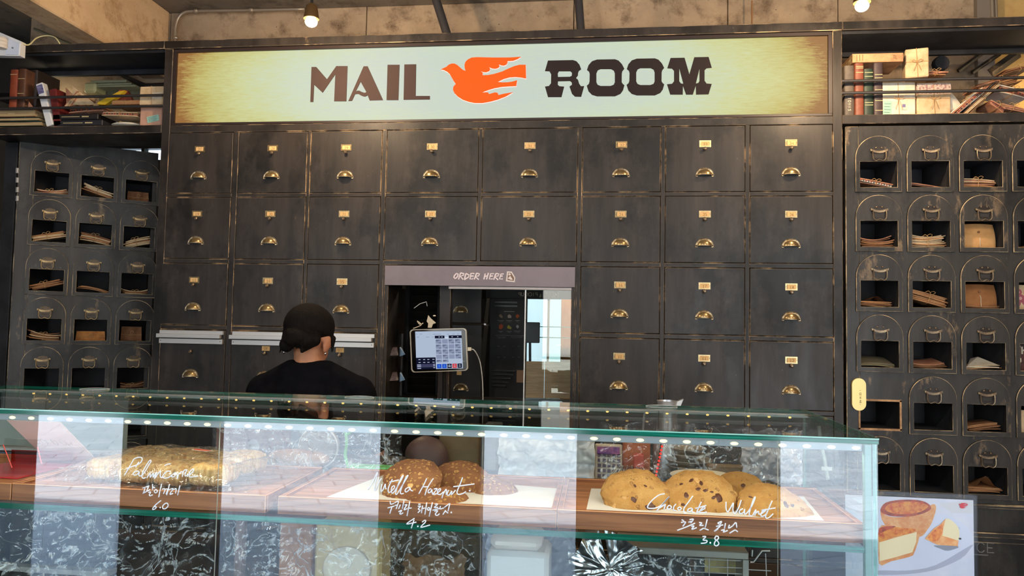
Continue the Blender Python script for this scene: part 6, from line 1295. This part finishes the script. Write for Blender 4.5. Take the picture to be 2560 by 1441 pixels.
# lower tier
LZ = .8475
cp = thing('paper_bag', 'tall cream paper bag standing under the left cookie tray', 'bag', (PX(868, 1440, 1.62), 1.66, LZ))
MB().box(PX(786, 1380, 1.62), PX(954, 1380, 1.62), 1.62, 1.70, LZ, PZ(860, 1312, 1.62), 0, .006).build('bag', mat('cream_bag_paper', (222, 196, 140), .7, col2=(206, 178, 122), nscale=6, bump=.3), cp)
MB().ell((0, 0, 0), (.055, .006, .05), 20, 12).xf(Matrix.Translation(P(866, 1425, 1.615))).build('pale_label', mat('pale_label_paper', (232, 216, 190), .6), cp, smooth='all')
crate(700, 784, 1302, 1.66, mat('orange_brown_plank', (186, 124, 76), .5, col2=(164, 102, 62), nscale=5, stretch=(3, 1, .3)), 'wooden_plank', 'orange-brown plank standing beside the cream paper bag', 'plank', .02, LZ)
crate(588, 610, 1302, 1.70, mat('brown_strip_wood', (128, 96, 84), .5), 'wooden_strip', 'narrow brown upright strip under the pastry tray', 'strip', .02, LZ)
tb = thing('white_tub', 'white rounded plastic tub under the right end of the nutty cookie tray', 'tub', (PX(1295, 1400, 1.60), 1.66, LZ))
a0, a1 = PX(1216, 1400, 1.60), PX(1372, 1400, 1.60)
MB().box(a0, a1, 1.60, 1.72, LZ, PZ(1295, 1382, 1.60), 0, .010).build('body', mat('milky_tub', (222, 220, 218), .35), tb, smooth=True); MB().box(a0+.006, a1-.016, 1.604, 1.716, PZ(1295, 1382, 1.6), PZ(1295, 1344, 1.60), 0, .012).build('lid', mat('warm_white_lid', (228, 216, 204), .4), tb, smooth=True)
crumple(1215, 1440, 1338, 1470, 1.735, mat('blue_white_plastic', (150, 160, 176), .25, spec=.8), 'plastic_bag', 'bluish plastic bag behind the white tub', 'bag', .04, 31, 50, 36)
crate(962, 1200, 1318, 1.775, mat('olive_dark_carton', (84, 72, 50), .6, col2=(66, 58, 44), nscale=4), 'olive_carton', 'dark olive carton under the middle cookie tray', 'carton', .015, LZ)
crumple(1010, 1165, 1392, 1470, 1.70, mat('caramel_paper', (138, 104, 70), .5, col2=(116, 84, 56), nscale=9), 'paper_pouch', 'caramel paper pouch low in front of the dark olive carton', 'pouch', .03, 37, 40, 26)
fo = thing('foil_bag', 'silver foil bag gathered at its neck under the glass shelf, right of the white tub', 'bag', P(1530, 1425, 1.64))
FOIL = mat('silver_foil', (200, 202, 204), .2, .95)
def foilf(ca, cb, seed, w0, w1):
    a, b_ = P(*ca, 1.64), P(*cb, 1.64); ax = (b_-a); up = Vector((-ax.z, 0, ax.x)).normalized()
    def fn(u, v):
        w = (w0+(w1-w0)*u)*(v-.5); q = Vector((u*6+seed, v*7, seed)); n = noise.noise(Vector((u*1.2+seed, v*2.6, seed)))
        return a+ax*u*(1+.18*noise.noise(Vector((v*2, seed, 0))))+up*(w+.010*n)+Vector((0, -.020*abs(n)*(.3+u)-.002*noise.noise(Vector((u*5, v*9, seed))), 0))
    return fn
m_ = MB()
for k, (e, wd) in enumerate((((1452, 1352), .10), ((1562, 1352), .09), ((1602, 1402), .05), ((1430, 1440), .11), ((1560, 1470), .10), ((1480, 1480), .09))): m_.grid(foilf((1530, 1424), e, k*2.3, .006, wd), 22, 22)
m_.build('foil', FOIL, fo, smooth='all')
MB().ell((0, 0, 0), (.004, .004, .006), 8, 6).xf(Matrix.Translation(P(1530, 1424, 1.625))).build('gathered_neck', FOIL, fo)
to = thing('toaster_oven', 'small oven with a grey steel top and wire racks under the golden cookie tray', 'oven', (PX(1710, 1430, 1.66), 1.72, LZ))
o0, o1, oz = PX(1546, 1380, 1.66), PX(1872, 1400, 1.66), PZ(1710, 1374, 1.66)
MB().box(o0, o1, 1.66, 1.77, oz-.016, oz, 0, .002).box(o0, o1, 1.76, 1.77, LZ, oz-.016).box(o0, o0+.006, 1.66, 1.76, LZ, oz-.016).box(o1-.012, o1, 1.66, 1.76, LZ, oz-.016).build('casing', mat('greige_steel', (150, 146, 138), .4, .3), to)
MB().box(o0+.006, o1-.012, 1.755, 1.7595, LZ, oz-.016).build('dark_cavity', mat('oven_dark', (36, 36, 40), .35), to)
rk = MB()
for y in (1400, 1418, 1433): rk.tube([P(1718, y-3, 1.67), P(1858, y+3, 1.67)], .0012, 6)
for x in (1773, 1819): rk.tube([P(x, 1375, 1.67), P(x, 1441, 1.67)], .0012, 6)
rk.tube([P(1620, 1407, 1.67), P(1644, 1408, 1.67)], .001, 5)
rk.build('wire_rack', mat('rack_steel', (190, 186, 180), .3, .7), to)
tag(MB().box(PX(1762, 1410, 1.745), PX(1848, 1410, 1.745), 1.745, 1.748, PZ(1800, 1435, 1.745), PZ(1800, 1386, 1.745)).build('yellow_leaflet', mat('pale_yellow_leaflet', (190, 176, 116), .6, col2=(166, 150, 120), nscale=40)), 'pale yellow printed leaflet inside the small oven', 'leaflet')
wb = thing('wire_basket', 'bent wire basket with a brown pot at the right under the golden cookie tray', 'basket', P(1905, 1430, 1.68))
MB().tube([P(1876, 1406, 1.68), P(1884, 1406, 1.68), P(1905, 1378, 1.68), P(1925, 1378, 1.68)], .0018, 6).tube([P(1872, 1425, 1.68), P(1928, 1428, 1.68)], .0012, 6).tube([P(1914, 1385, 1.68), P(1916, 1441, 1.68)], .0012, 6).tube([P(1881, 1376, 1.68), P(1880, 1392, 1.68)], .0018, 6).build('wire', MATS['rack_steel'], wb)
MB().lathe([(.02, 0), (.026, .003), (.029, .05), (.026, .06), (.02, .062)], (PX(1897, 1420, 1.73), 1.735, LZ), 20).build('pot', mat('tan_pot', (136, 110, 70), .6), wb, smooth=True)
tag(MB().lathe([(.018, 0), (.022, .002), (.028, .075), (.0265, .075), (.021, .006)], (PX(1960, 1420, 1.66), 1.66, LZ), 28).build('paper_cup', mat('olive_cup', (150, 146, 96), .5, col2=(170, 160, 120), nscale=10), smooth=True), 'olive-green paper cup beside the wire basket', 'cup')
tag(MB().lathe([(.020, 0), (.022, .003), (.022, .07), (.014, .082), (.012, .09), (.012, .10)], (PX(2064, 1420, 1.60), 1.60, LZ), 24).build('clear_bottle', ACRYL, smooth=True), 'clear bottle standing in the right corner of the lower tier', 'bottle')
# ================================================================ tablet till in the order window
YT = D-.075
tl = thing('tablet_till', 'tilted tablet till with a lit order screen standing in the order window', 'tablet', P(1100, 930, YT))
TQ = lambda a, c, Y=YT: P(1020+a/11.09, 810+c/11.09, Y)
def quad(u, v, Y=YT, q=((198, 215), (1480, 200), (1525, 1235), (235, 1270))):
    a = (q[0][0]+(q[1][0]-q[0][0])*u, q[0][1]+(q[1][1]-q[0][1])*u); b_ = (q[3][0]+(q[2][0]-q[3][0])*u, q[3][1]+(q[2][1]-q[3][1])*u)
    return TQ(a[0]+(b_[0]-a[0])*v, a[1]+(b_[1]-a[1])*v, Y)
QB = ((50, 160), (1620, 118), (1668, 1300), (100, 1352))
def rrect(k, q, Y, n=6, r=.06):
    pts = []
    for (cu, cv, a0) in ((1-r, r*1.3, -PI/2), (1-r, 1-r*1.3, 0), (r, 1-r*1.3, PI/2), (r, r*1.3, PI)):
        for i in range(n+1):
            a = a0+PI/2*i/n; u, v = cu+r*math.cos(a), cv+r*1.3*math.sin(a); u = .5+(u-.5)*k; v = .5+(v-.5)*k; p = quad(u, v, Y, q); pts.append((p.x, p.z))
    return pts
MB().prism([rrect(1, QB, YT), list(reversed(rrect(.965, QB, YT)))], lambda a, c, t: Vector((a, YT-.004+t, c)), .014).build('bumper_case', mat('clear_grey_bumper', (186, 180, 164), .25, spec=.8), tl)
MB().prism([rrect(.966, QB, YT)], lambda a, c, t: Vector((a, YT+t, c)), .008).build('tablet_body', mat('glossy_black_glass', (8, 8, 9), .12), tl)
scr = MB(); SC = [emis('screen_%d' % i, c, s) for i, (c, s) in enumerate((((176, 190, 212), .95), ((18, 20, 42), 1), ((138, 148, 176), .95), ((22, 70, 190), 1), ((196, 52, 64), 1), ((66, 72, 96), 1), ((200, 212, 232), 1), ((60, 62, 92), 1), ((120, 180, 240), 1)))]
def sr_(u0, v0, u1, v1, mi, lv=1):
    Y = YT-.0003*lv; scr.add([quad(u0, v0, Y), quad(u1, v0, Y), quad(u1, v1, Y), quad(u0, v1, Y)], [(0, 1, 2, 3)], mi)
sr_(0, 0, 1, 1, 0); sr_(.0, .69, .42, 1, 1, 2); sr_(.42, .118, .63, .19, 1, 2); sr_(.72, .115, 1, .19, 1, 2); sr_(.63, .155, .72, .19, 6, 2); sr_(.01, .86, .41, .95, 7, 3)
for i in range(4):
    for j in range(5):
        if j == 4 and i > 1: continue
        u, v = .435+i*.138, .215+j*.135; sr_(u, v, u+.122, v+(.115 if j < 4 else .07), 2, 2)
        if (i, j) not in ((1, 0), (2, 1), (0, 3), (2, 3)):
            sr_(u+.008, v+.012, u+.085, v+.026, 5, 3); sr_(u+.008, v+.038, u+.055, v+.050, 5, 3)
            if j < 4: sr_(u+.06, v+.092, u+.118, v+.104, 5, 3)
for i, (c, u) in enumerate(((3, .445), (3, .555), (1, .665), (4, .775), (1, .885))):
    sr_(u, .87, u+.095, .985, c, 2)
    if i == 2: sr_(u, .924, u+.095, .933, 0, 3)
    sr_(u+.03, .90, u+.065, .912, 8 if i < 2 else 6, 3); sr_(u+.025, .938, u+.07, .950, 8 if i < 2 else 6, 3)
for (u0, u1, v) in ((.38, .56, .07), (.02, .045, .06), (.1, .15, .06), (.69, .73, .075), (.8, .85, .075), (.9, .95, .075), (.03, .08, .145), (.23, .30, .145), (.36, .39, .145)): sr_(u0, v, u1, v+.014, 2, 3)
for v in (.735, .81):
    for u in (.05, .15, .24, .35): sr_(u, v, u+.045, v+.014, 6, 3)
for v in (.875, .915, .965): sr_(.02, v, .10, v+.016, 6, 4); sr_(.365, v-.01, .40, v+.006, 6, 4)
for u in (.50, .56, .78, .90): sr_(u, .145, u+.03, .16, 6, 3)
scr.build('screen', SC, tl)
c_ = TQ(860, 740, YT)
MB().box(c_.x-.03, c_.x+.03, YT+.008, YT+.022, c_.z-.03, c_.z+.03, 0, .003).tube([(c_.x, YT+.02, c_.z), (c_.x, D+.04, c_.z-.02), (c_.x, D+.05, 1.20), (c_.x, D+.05, 1.166)], .008, 10).lathe([(.05, 0), (.05, .006), (.01, .010)], (c_.x, D+.06, 1.1655), 20).build('stand', mat('black_steel_stand', (30, 30, 32), .4, .4), tl)
cb_ = thing('charging_cable', 'white charging cable drooping from the right side of the tablet till', 'cable', P(1207, 1000, D-.03))
MB().tube(smooth_path([P(1177, 874, YT+.002), P(1184, 875, YT+.01), P(1192, 886, YT+.02), P(1200, 906, D-.03), P(1205, 940, D-.02), P(1207, 975, D-.015), P(1207, 1010, D-.012), P(1206, 1060, D-.012)], 6), .0024, 8).build('cord', mat('white_cord', (206, 204, 198), .5), cb_, smooth='all')
MB().box(P(1169, 874, YT).x, P(1178, 874, YT).x, YT-.002, YT+.005, P(1173, 878, YT).z, P(1173, 869, YT).z, 0, .001).build('plug', mat('cream_plug', (226, 216, 190), .5), cb_)
# paper ornaments above the tablet
MB().prism([[(lambda q: (q.x, q.z))(P(940+a/3.602, 640+c/3.602, D+.02)) for a, c in ((456, 590), (470, 535), (490, 560), (540, 605), (512, 615), (500, 648), (466, 648), (470, 610))]], lambda a, c, t: Vector((a, D+.02+t*(1+8*abs(a % .01)), c)), .003).build('paper_bird', PALE)
tag(C.objects['paper_bird'], 'little folded white paper shape above the tablet till', 'paper ornament')
tag(MB().tube([P(1035, 771, D+.02), P(1050, 760, D+.018), P(1066, 755, D+.016), P(1068, 766, D+.018)], .0016, 6).build('silver_clip', ALU), 'thin silver clip on the dark louvred shutter', 'clip')
tag(MB().tube(smooth_path([P(1033, 822, D+.01), P(1046, 817, D+.01), P(1053, 812, D+.01), P(1043, 803, D+.01), P(1050, 812, D+.01), P(1058, 808, D+.01)], 5), .0022, 6).build('twisted_white_wire', PALE, smooth='all'), 'twisted white wire at the upper left corner of the tablet till', 'wire')
tag(MB().ell((0, 0, 0), (.007, .002, .0035), 12, 8).xf(Matrix.Translation(P(1086, 790, D+.03))).build('white_petal', PALE, smooth='all'), 'tiny white paper petal near the folded paper shape', 'paper ornament')
for i, (y, lab) in enumerate(((895, 'upper'), (958, 'lower'))):
    h = thing('brochure_holder', '%s clear acrylic holder with leaflets at the left side of the order window' % lab, 'holder', P(985, y, D+.06))
    o_ = Vector(ORG[h].translation)
    def ap(x, yy, z): return Vector((x, yy, z))
    m_ = MB()
    quadslab(m_, [ap(-.03, 0, 0), ap(.028, 0, .004), ap(.028, -.0, .012), ap(-.03, 0, .006)], Vector((0, .04, 0)))
    quadslab(m_, [ap(-.03, 0, .004), ap(.028, 0, .010), ap(.006, .03, .062), ap(-.024, .03, .056)], Vector((0, .002, 0)))
    quadslab(m_, [ap(.026, -.002, .006), ap(.052, -.004, .016), ap(.030, .0, .050), ap(.024, .0, .046)], Vector((0, .002, 0)))
    m_.build('acrylic', ACRYL, h, local=True)
    quadslab(MB(), [ap(-.022, .004, .008), ap(.018, .004, .012), ap(.004, .030, .048), ap(-.016, .030, .046)], Vector((0, .003, 0))).build('leaflet', mat('leaflet_grey_pink', (150, 140, 138), .6, col2=(120, 90, 88), nscale=60), h, local=True)
tag(MB().box(PX(1001, 800, 3.45), PX(1009, 800, 3.45), 3.45, 3.46, 1.1, PZ(1005, 835, 3.45)).build('holder_rail', mat('grey_upright', (96, 96, 98), .4, .5)), 'grey upright rail carrying the acrylic leaflet holders', 'rail')
# ================================================================ person
def cap(mb, a, b_, r0, r1, n=14):
    a, b_ = Vector(a), Vector(b_); k = 5; mb.tube([a.lerp(b_, i/k) for i in range(k+1)], [r0+(r1-r0)*i/k for i in range(k+1)], n)
    mb.ell(a, (r0,)*3, n, 8); mb.ell(b_, (r1,)*3, n, 8); return mb
def remesh(o, vox, it=6):
    q = o.modifiers.new('remesh', 'REMESH'); q.mode = 'VOXEL'; q.voxel_size = vox; q.use_smooth_shade = True
    s_ = o.modifiers.new('smooth', 'SMOOTH'); s_.iterations = it; s_.factor = .5
PY = 2.42
HC = P(775, 830, PY); nk = P(777, 905, PY-.03)
pr = thing('person', 'person in a black top seen from behind, dark hair in a low bun, head bowed', 'person', (nk.x, PY, 0))
sx = nk.x; shz = nk.z-.055
yaw = Matrix.Rotation(R(-14), 4, 'Z') @ Matrix.Rotation(R(-24), 4, 'X')      # turned a little right, bowed
def hd_(x, y, z): return HC+(yaw @ Vector((x, y, z)))
b = MB()
RM = yaw.to_3x3()
b.ell(HC, (.073, .088, .082), 24, 16, M=RM); b.ell(hd_(0, .035, -.055), (.058, .058, .062), 20, 14, M=RM); b.ell(hd_(0, .055, -.098), (.032, .030, .024), 16, 10, M=RM)
b.ell(hd_(0, .098, -.045), (.012, .018, .020), 10, 8, M=RM); cap(b, hd_(0, .094, -.01), hd_(0, .108, -.045), .007, .010)      # nose
for s_ in (-1, 1):
    b.ell(hd_(s_*.030, .082, -.018), (.014, .009, .009), 10, 8, M=RM); b.ell(hd_(s_*.014, .090, -.075), (.016, .008, .006), 10, 8, M=RM)
    b.ell(hd_(s_*.077, .006, -.040), (.007, .018, .031), 12, 10, M=RM @ Matrix.Rotation(R(-s_*16), 3, 'Z')); b.ell(hd_(s_*.074, .010, -.066), (.006, .010, .010), 10, 8, M=RM)
cap(b, HC+Vector((0, -.012, -.045)), (sx, PY-.035, nk.z-.07), .046, .054); cap(b, (sx, PY-.04, shz-.02), (sx, PY-.02, 1.12), .056, .10)
b.ell((sx, PY-.02, shz-.08), (.14, .075, .09)); b.ell((sx, PY-.02, 1.10), (.125, .085, .14)); b.ell((sx, PY-.02, .93), (.155, .10, .12))
for s_ in (-1, 1):
    S0 = Vector((sx+s_*.165, PY-.02, shz-.045)); El = Vector((sx+s_*.215, PY+.0, 1.07)); Wr = Vector((sx+s_*.11, PY+.235, 1.00))
    cap(b, S0, El, .046, .038); cap(b, El, Wr, .037, .024)
    pm = Wr+Vector((-s_*.022, .055, -.006)); b.ell(pm, (.038, .045, .016), 14, 10)
    for k in range(4):                      # four fingers, curled down
        fx = pm.x+(-.027+k*.018); L_ = (.034, .040, .038, .030)[k if s_ > 0 else 3-k]
        cap(b, (fx, pm.y+.030, pm.z), (fx-s_*.002, pm.y+.030+L_, pm.z-.006), .0085, .0078, 8); cap(b, (fx-s_*.002, pm.y+.030+L_, pm.z-.006), (fx-s_*.004, pm.y+.034+L_*1.45, pm.z-.026), .0078, .0065, 8)
    cap(b, (pm.x-s_*.028, pm.y-.012, pm.z-.002), (pm.x-s_*.050, pm.y+.014, pm.z-.010), .0105, .009, 8); cap(b, (pm.x-s_*.050, pm.y+.014, pm.z-.010), (pm.x-s_*.052, pm.y+.040, pm.z-.018), .009, .0075, 8)
    cap(b, (sx+s_*.085, PY-.02, .88), (sx+s_*.09, PY, .48), .078, .052); cap(b, (sx+s_*.09, PY, .48), (sx+s_*.09, PY-.03, .09), .050, .034)
    cap(b, (sx+s_*.09, PY-.04, .04), (sx+s_*.10, PY+.12, .032), .034, .030)
body = b.build('body', SKIN, pr); remesh(body, .0055, 4)
s2 = MB()
s2.ell((sx, PY-.035, shz-.015), (.135, .083, .078), 24, 14); s2.ell((sx, PY-.03, shz-.10), (.185, .112, .13), 24, 14); s2.ell((sx, PY-.02, 1.10), (.170, .115, .20), 24, 14); s2.ell((sx, PY-.02, .93), (.178, .125, .14), 24, 14)
for s_ in (-1, 1):
    S0 = Vector((sx+s_*.160, PY-.02, shz-.050)); El = Vector((sx+s_*.215, PY, 1.07)); cap(s2, S0, S0.lerp(El, .8), .064, .056); cap(s2, (sx+s_*.055, PY-.04, shz+.012), S0+Vector((0, 0, .008)), .052, .052)
s2.ell((sx-.002, PY-.042, nk.z-.050), (.078, .074, .046), 24, 14); s2.ell((sx, PY-.045, nk.z-.075), (.12, .075, .05), 24, 14)
shirt = s2.build('shirt', SHIRT, pr); remesh(shirt, .008, 8)
b = MB(); b.ell((sx, PY-.02, .90), (.172, .118, .12), 20, 12)
for s_ in (-1, 1): cap(b, (sx+s_*.085, PY-.02, .86), (sx+s_*.09, PY, .48), .095, .072); cap(b, (sx+s_*.09, PY, .48), (sx+s_*.09, PY-.03, .13), .070, .060)
tr_ = b.build('trousers', TROUS, pr); remesh(tr_, .012, 4)
for s_ in (-1, 1): sh_ = cap(MB(), (sx+s_*.09, PY-.045, .045), (sx+s_*.10, PY+.13, .040), .042, .038).box(sx+s_*.09-.04, sx+s_*.09+.045, PY-.085, PY+.16, 0.002, .02, 0, .006).build('shoe', BLACK, pr); remesh(sh_, .006, 3)
# hair: cap over the skull, low bun at the nape, loose wisps
b = MB()
def skull(p):
    q = p.copy()
    if q.y > .03: q.y = .03+(q.y-.03)*.55
    if q.z < -.03: q.z = -.03+(q.z+.03)*.75; q.x *= .93
    return q
b.ell(HC+(yaw @ Vector((0, -.006, .010))), (.083, .097, .084), 32, 22, fn=skull, M=RM)
b.ell(hd_(.008, -.076, -.050), (.046, .028, .034), 20, 14, fn=lambda p: p*(1+.12*noise.noise(p*50)), M=RM); b.ell(hd_(-.026, -.062, -.072), (.026, .024, .028), 14, 10, M=RM); b.ell(hd_(.034, -.062, -.056), (.036, .024, .030), 16, 10, M=RM)
cap(b, hd_(.056, -.040, -.045), hd_(.036, -.056, -.092), .024, .008, 10); cap(b, hd_(-.03, -.055, -.06), hd_(-.020, -.058, -.092), .018, .008, 10)
for i in range(7): cap(b, hd_(-.050-.002*i, -.05, -.02), hd_(-.056-.003*i, -.050+.004*i, -.074-.003*i), .008, .0022, 6)
for i in range(5): cap(b, hd_(.02-.014*i, -.066, -.074), hd_(.018-.015*i, -.064, -.098-.003*(i % 2)), .0045, .0015, 6)
cap(b, hd_(.078, .03, -.01), hd_(.084, .035, -.055), .010, .004, 8)
hair = b.build('hair', HAIR, pr); remesh(hair, .004, 2)
for s_ in (-1, 1): MB().ell(hd_(s_*.083, .004, -.076), (.004, .004, .0055), 10, 8).build('earring', CHROME, pr, smooth='all')
# small box held at the drawers
tag(MB().box(sx-.11, sx+.11, PY+.245, PY+.40, .955, .985, 0, .004).build('parcel_box', KRAFT), 'brown flat box held by the person behind the counter', 'box')
STREET = bpy.data.materials.new('tiled_street'); STREET.use_nodes = True; nt_ = STREET.node_tree
g_ = nt_.nodes.new('ShaderNodeNewGeometry'); mp_ = nt_.nodes.new('ShaderNodeMapping'); mp_.inputs['Rotation'].default_value = (0, 0, R(28)); bk_ = nt_.nodes.new('ShaderNodeTexBrick')
bk_.inputs['Color1'].default_value = srgb(196, 206, 222); bk_.inputs['Color2'].default_value = srgb(178, 190, 208); bk_.inputs['Mortar'].default_value = srgb(160, 170, 186); bk_.inputs['Scale'].default_value = 1.1; bk_.inputs['Mortar Size'].default_value = .012
nt_.links.new(g_.outputs['Position'], mp_.inputs[0]); nt_.links.new(mp_.outputs[0], bk_.inputs[0]); nt_.links.new(bk_.outputs[0], nt_.nodes['Principled BSDF'].inputs['Base Color']); nt_.nodes['Principled BSDF'].inputs['Roughness'].default_value = .85
# ================================================================ shop front and the street behind the viewer
b = MB().box(-4.2, 3.4, -1.0, -.85, 2.62, 3.3).box(-4.2, -3.0, -1.0, -.85, 0, 2.62).box(2.6, 3.4, -1.0, -.85, 0, 2.62)
struct(b, 'wall_front', PLASTER)
for i, (a, c) in enumerate(((-2.43, -1.94), (-1.066, -.564), (-.10, .84))):  # unseen dark panels added to put dark bands into the glass reflections
    struct(MB().box(a, c, -1.0, -.88, 0, 2.62, 0, .004), 'door_%d' % (i+1), mat('folded_dark_door', (34, 32, 32), .6))
struct(MB().box(-14, 14, -16, -1.0, -.12, -.02), 'ground_street', STREET)
b = MB().box(-14, 14, -11.2, -10.8, 0, 4.2)
for i in range(9): b.box(-12+i*3, -10.6+i*3, -10.81, -10.78, .4, 2.6, 1)
struct(b, 'wall_street_opposite', [mat('pale_facade', (210, 202, 190), .9), mat('shop_window_dark', (90, 110, 124), .2)])
# ================================================================ light
w = bpy.data.worlds.new('world'); bpy.context.scene.world = w; w.use_nodes = True
bg = w.node_tree.nodes['Background']; bg.inputs[0].default_value = (.70, .84, 1, 1); bg.inputs[1].default_value = 5
sn = bpy.data.lights.new('sun', 'SUN'); sn.energy = 27; sn.angle = R(1); sn.color = (1, .96, .88); so_ = bpy.data.objects.new('sun', sn); C.objects.link(so_); so_.rotation_euler = (R(-32), R(14), 0)
def lamp(name, loc, e, col, size, typ='POINT'):
    l = bpy.data.lights.new(name, typ); l.energy = e; l.color = col
    if typ == 'POINT': l.shadow_soft_size = size
    o = bpy.data.objects.new(name, l); C.objects.link(o); o.location = loc; return o
lamp('back_room_lamp', (2.0, 3.62, 2.64), 1.3, (1, .74, .42), .03)
lamp('back_room_lamp', (-2.95, 3.63, 2.66), 1.2, (1, .84, .56), .03)
lamp('back_room_lamp', (-.1, 4.2, 2.35), 30, (1, .86, .66), .05)  # unseen lamp added to brighten the plywood board
lamp('back_room_lamp', (-2.9, 4.4, 2.9), 5, (1, .82, .60), .06)
sc_ = bpy.context.scene
sc_.view_settings.view_transform = 'Standard'; sc_.view_settings.look = 'None'; sc_.view_settings.exposure = 0; sc_.view_settings.gamma = 1; sc_.view_settings.use_curve_mapping = False
cy = sc_.cycles; cy.max_bounces = 7; cy.diffuse_bounces = 3; cy.glossy_bounces = 3; cy.transmission_bounces = 6; cy.transparent_max_bounces = 24; cy.sample_clamp_indirect = 6; cy.use_denoising = True; cy.use_adaptive_sampling = True; cy.adaptive_threshold = .03
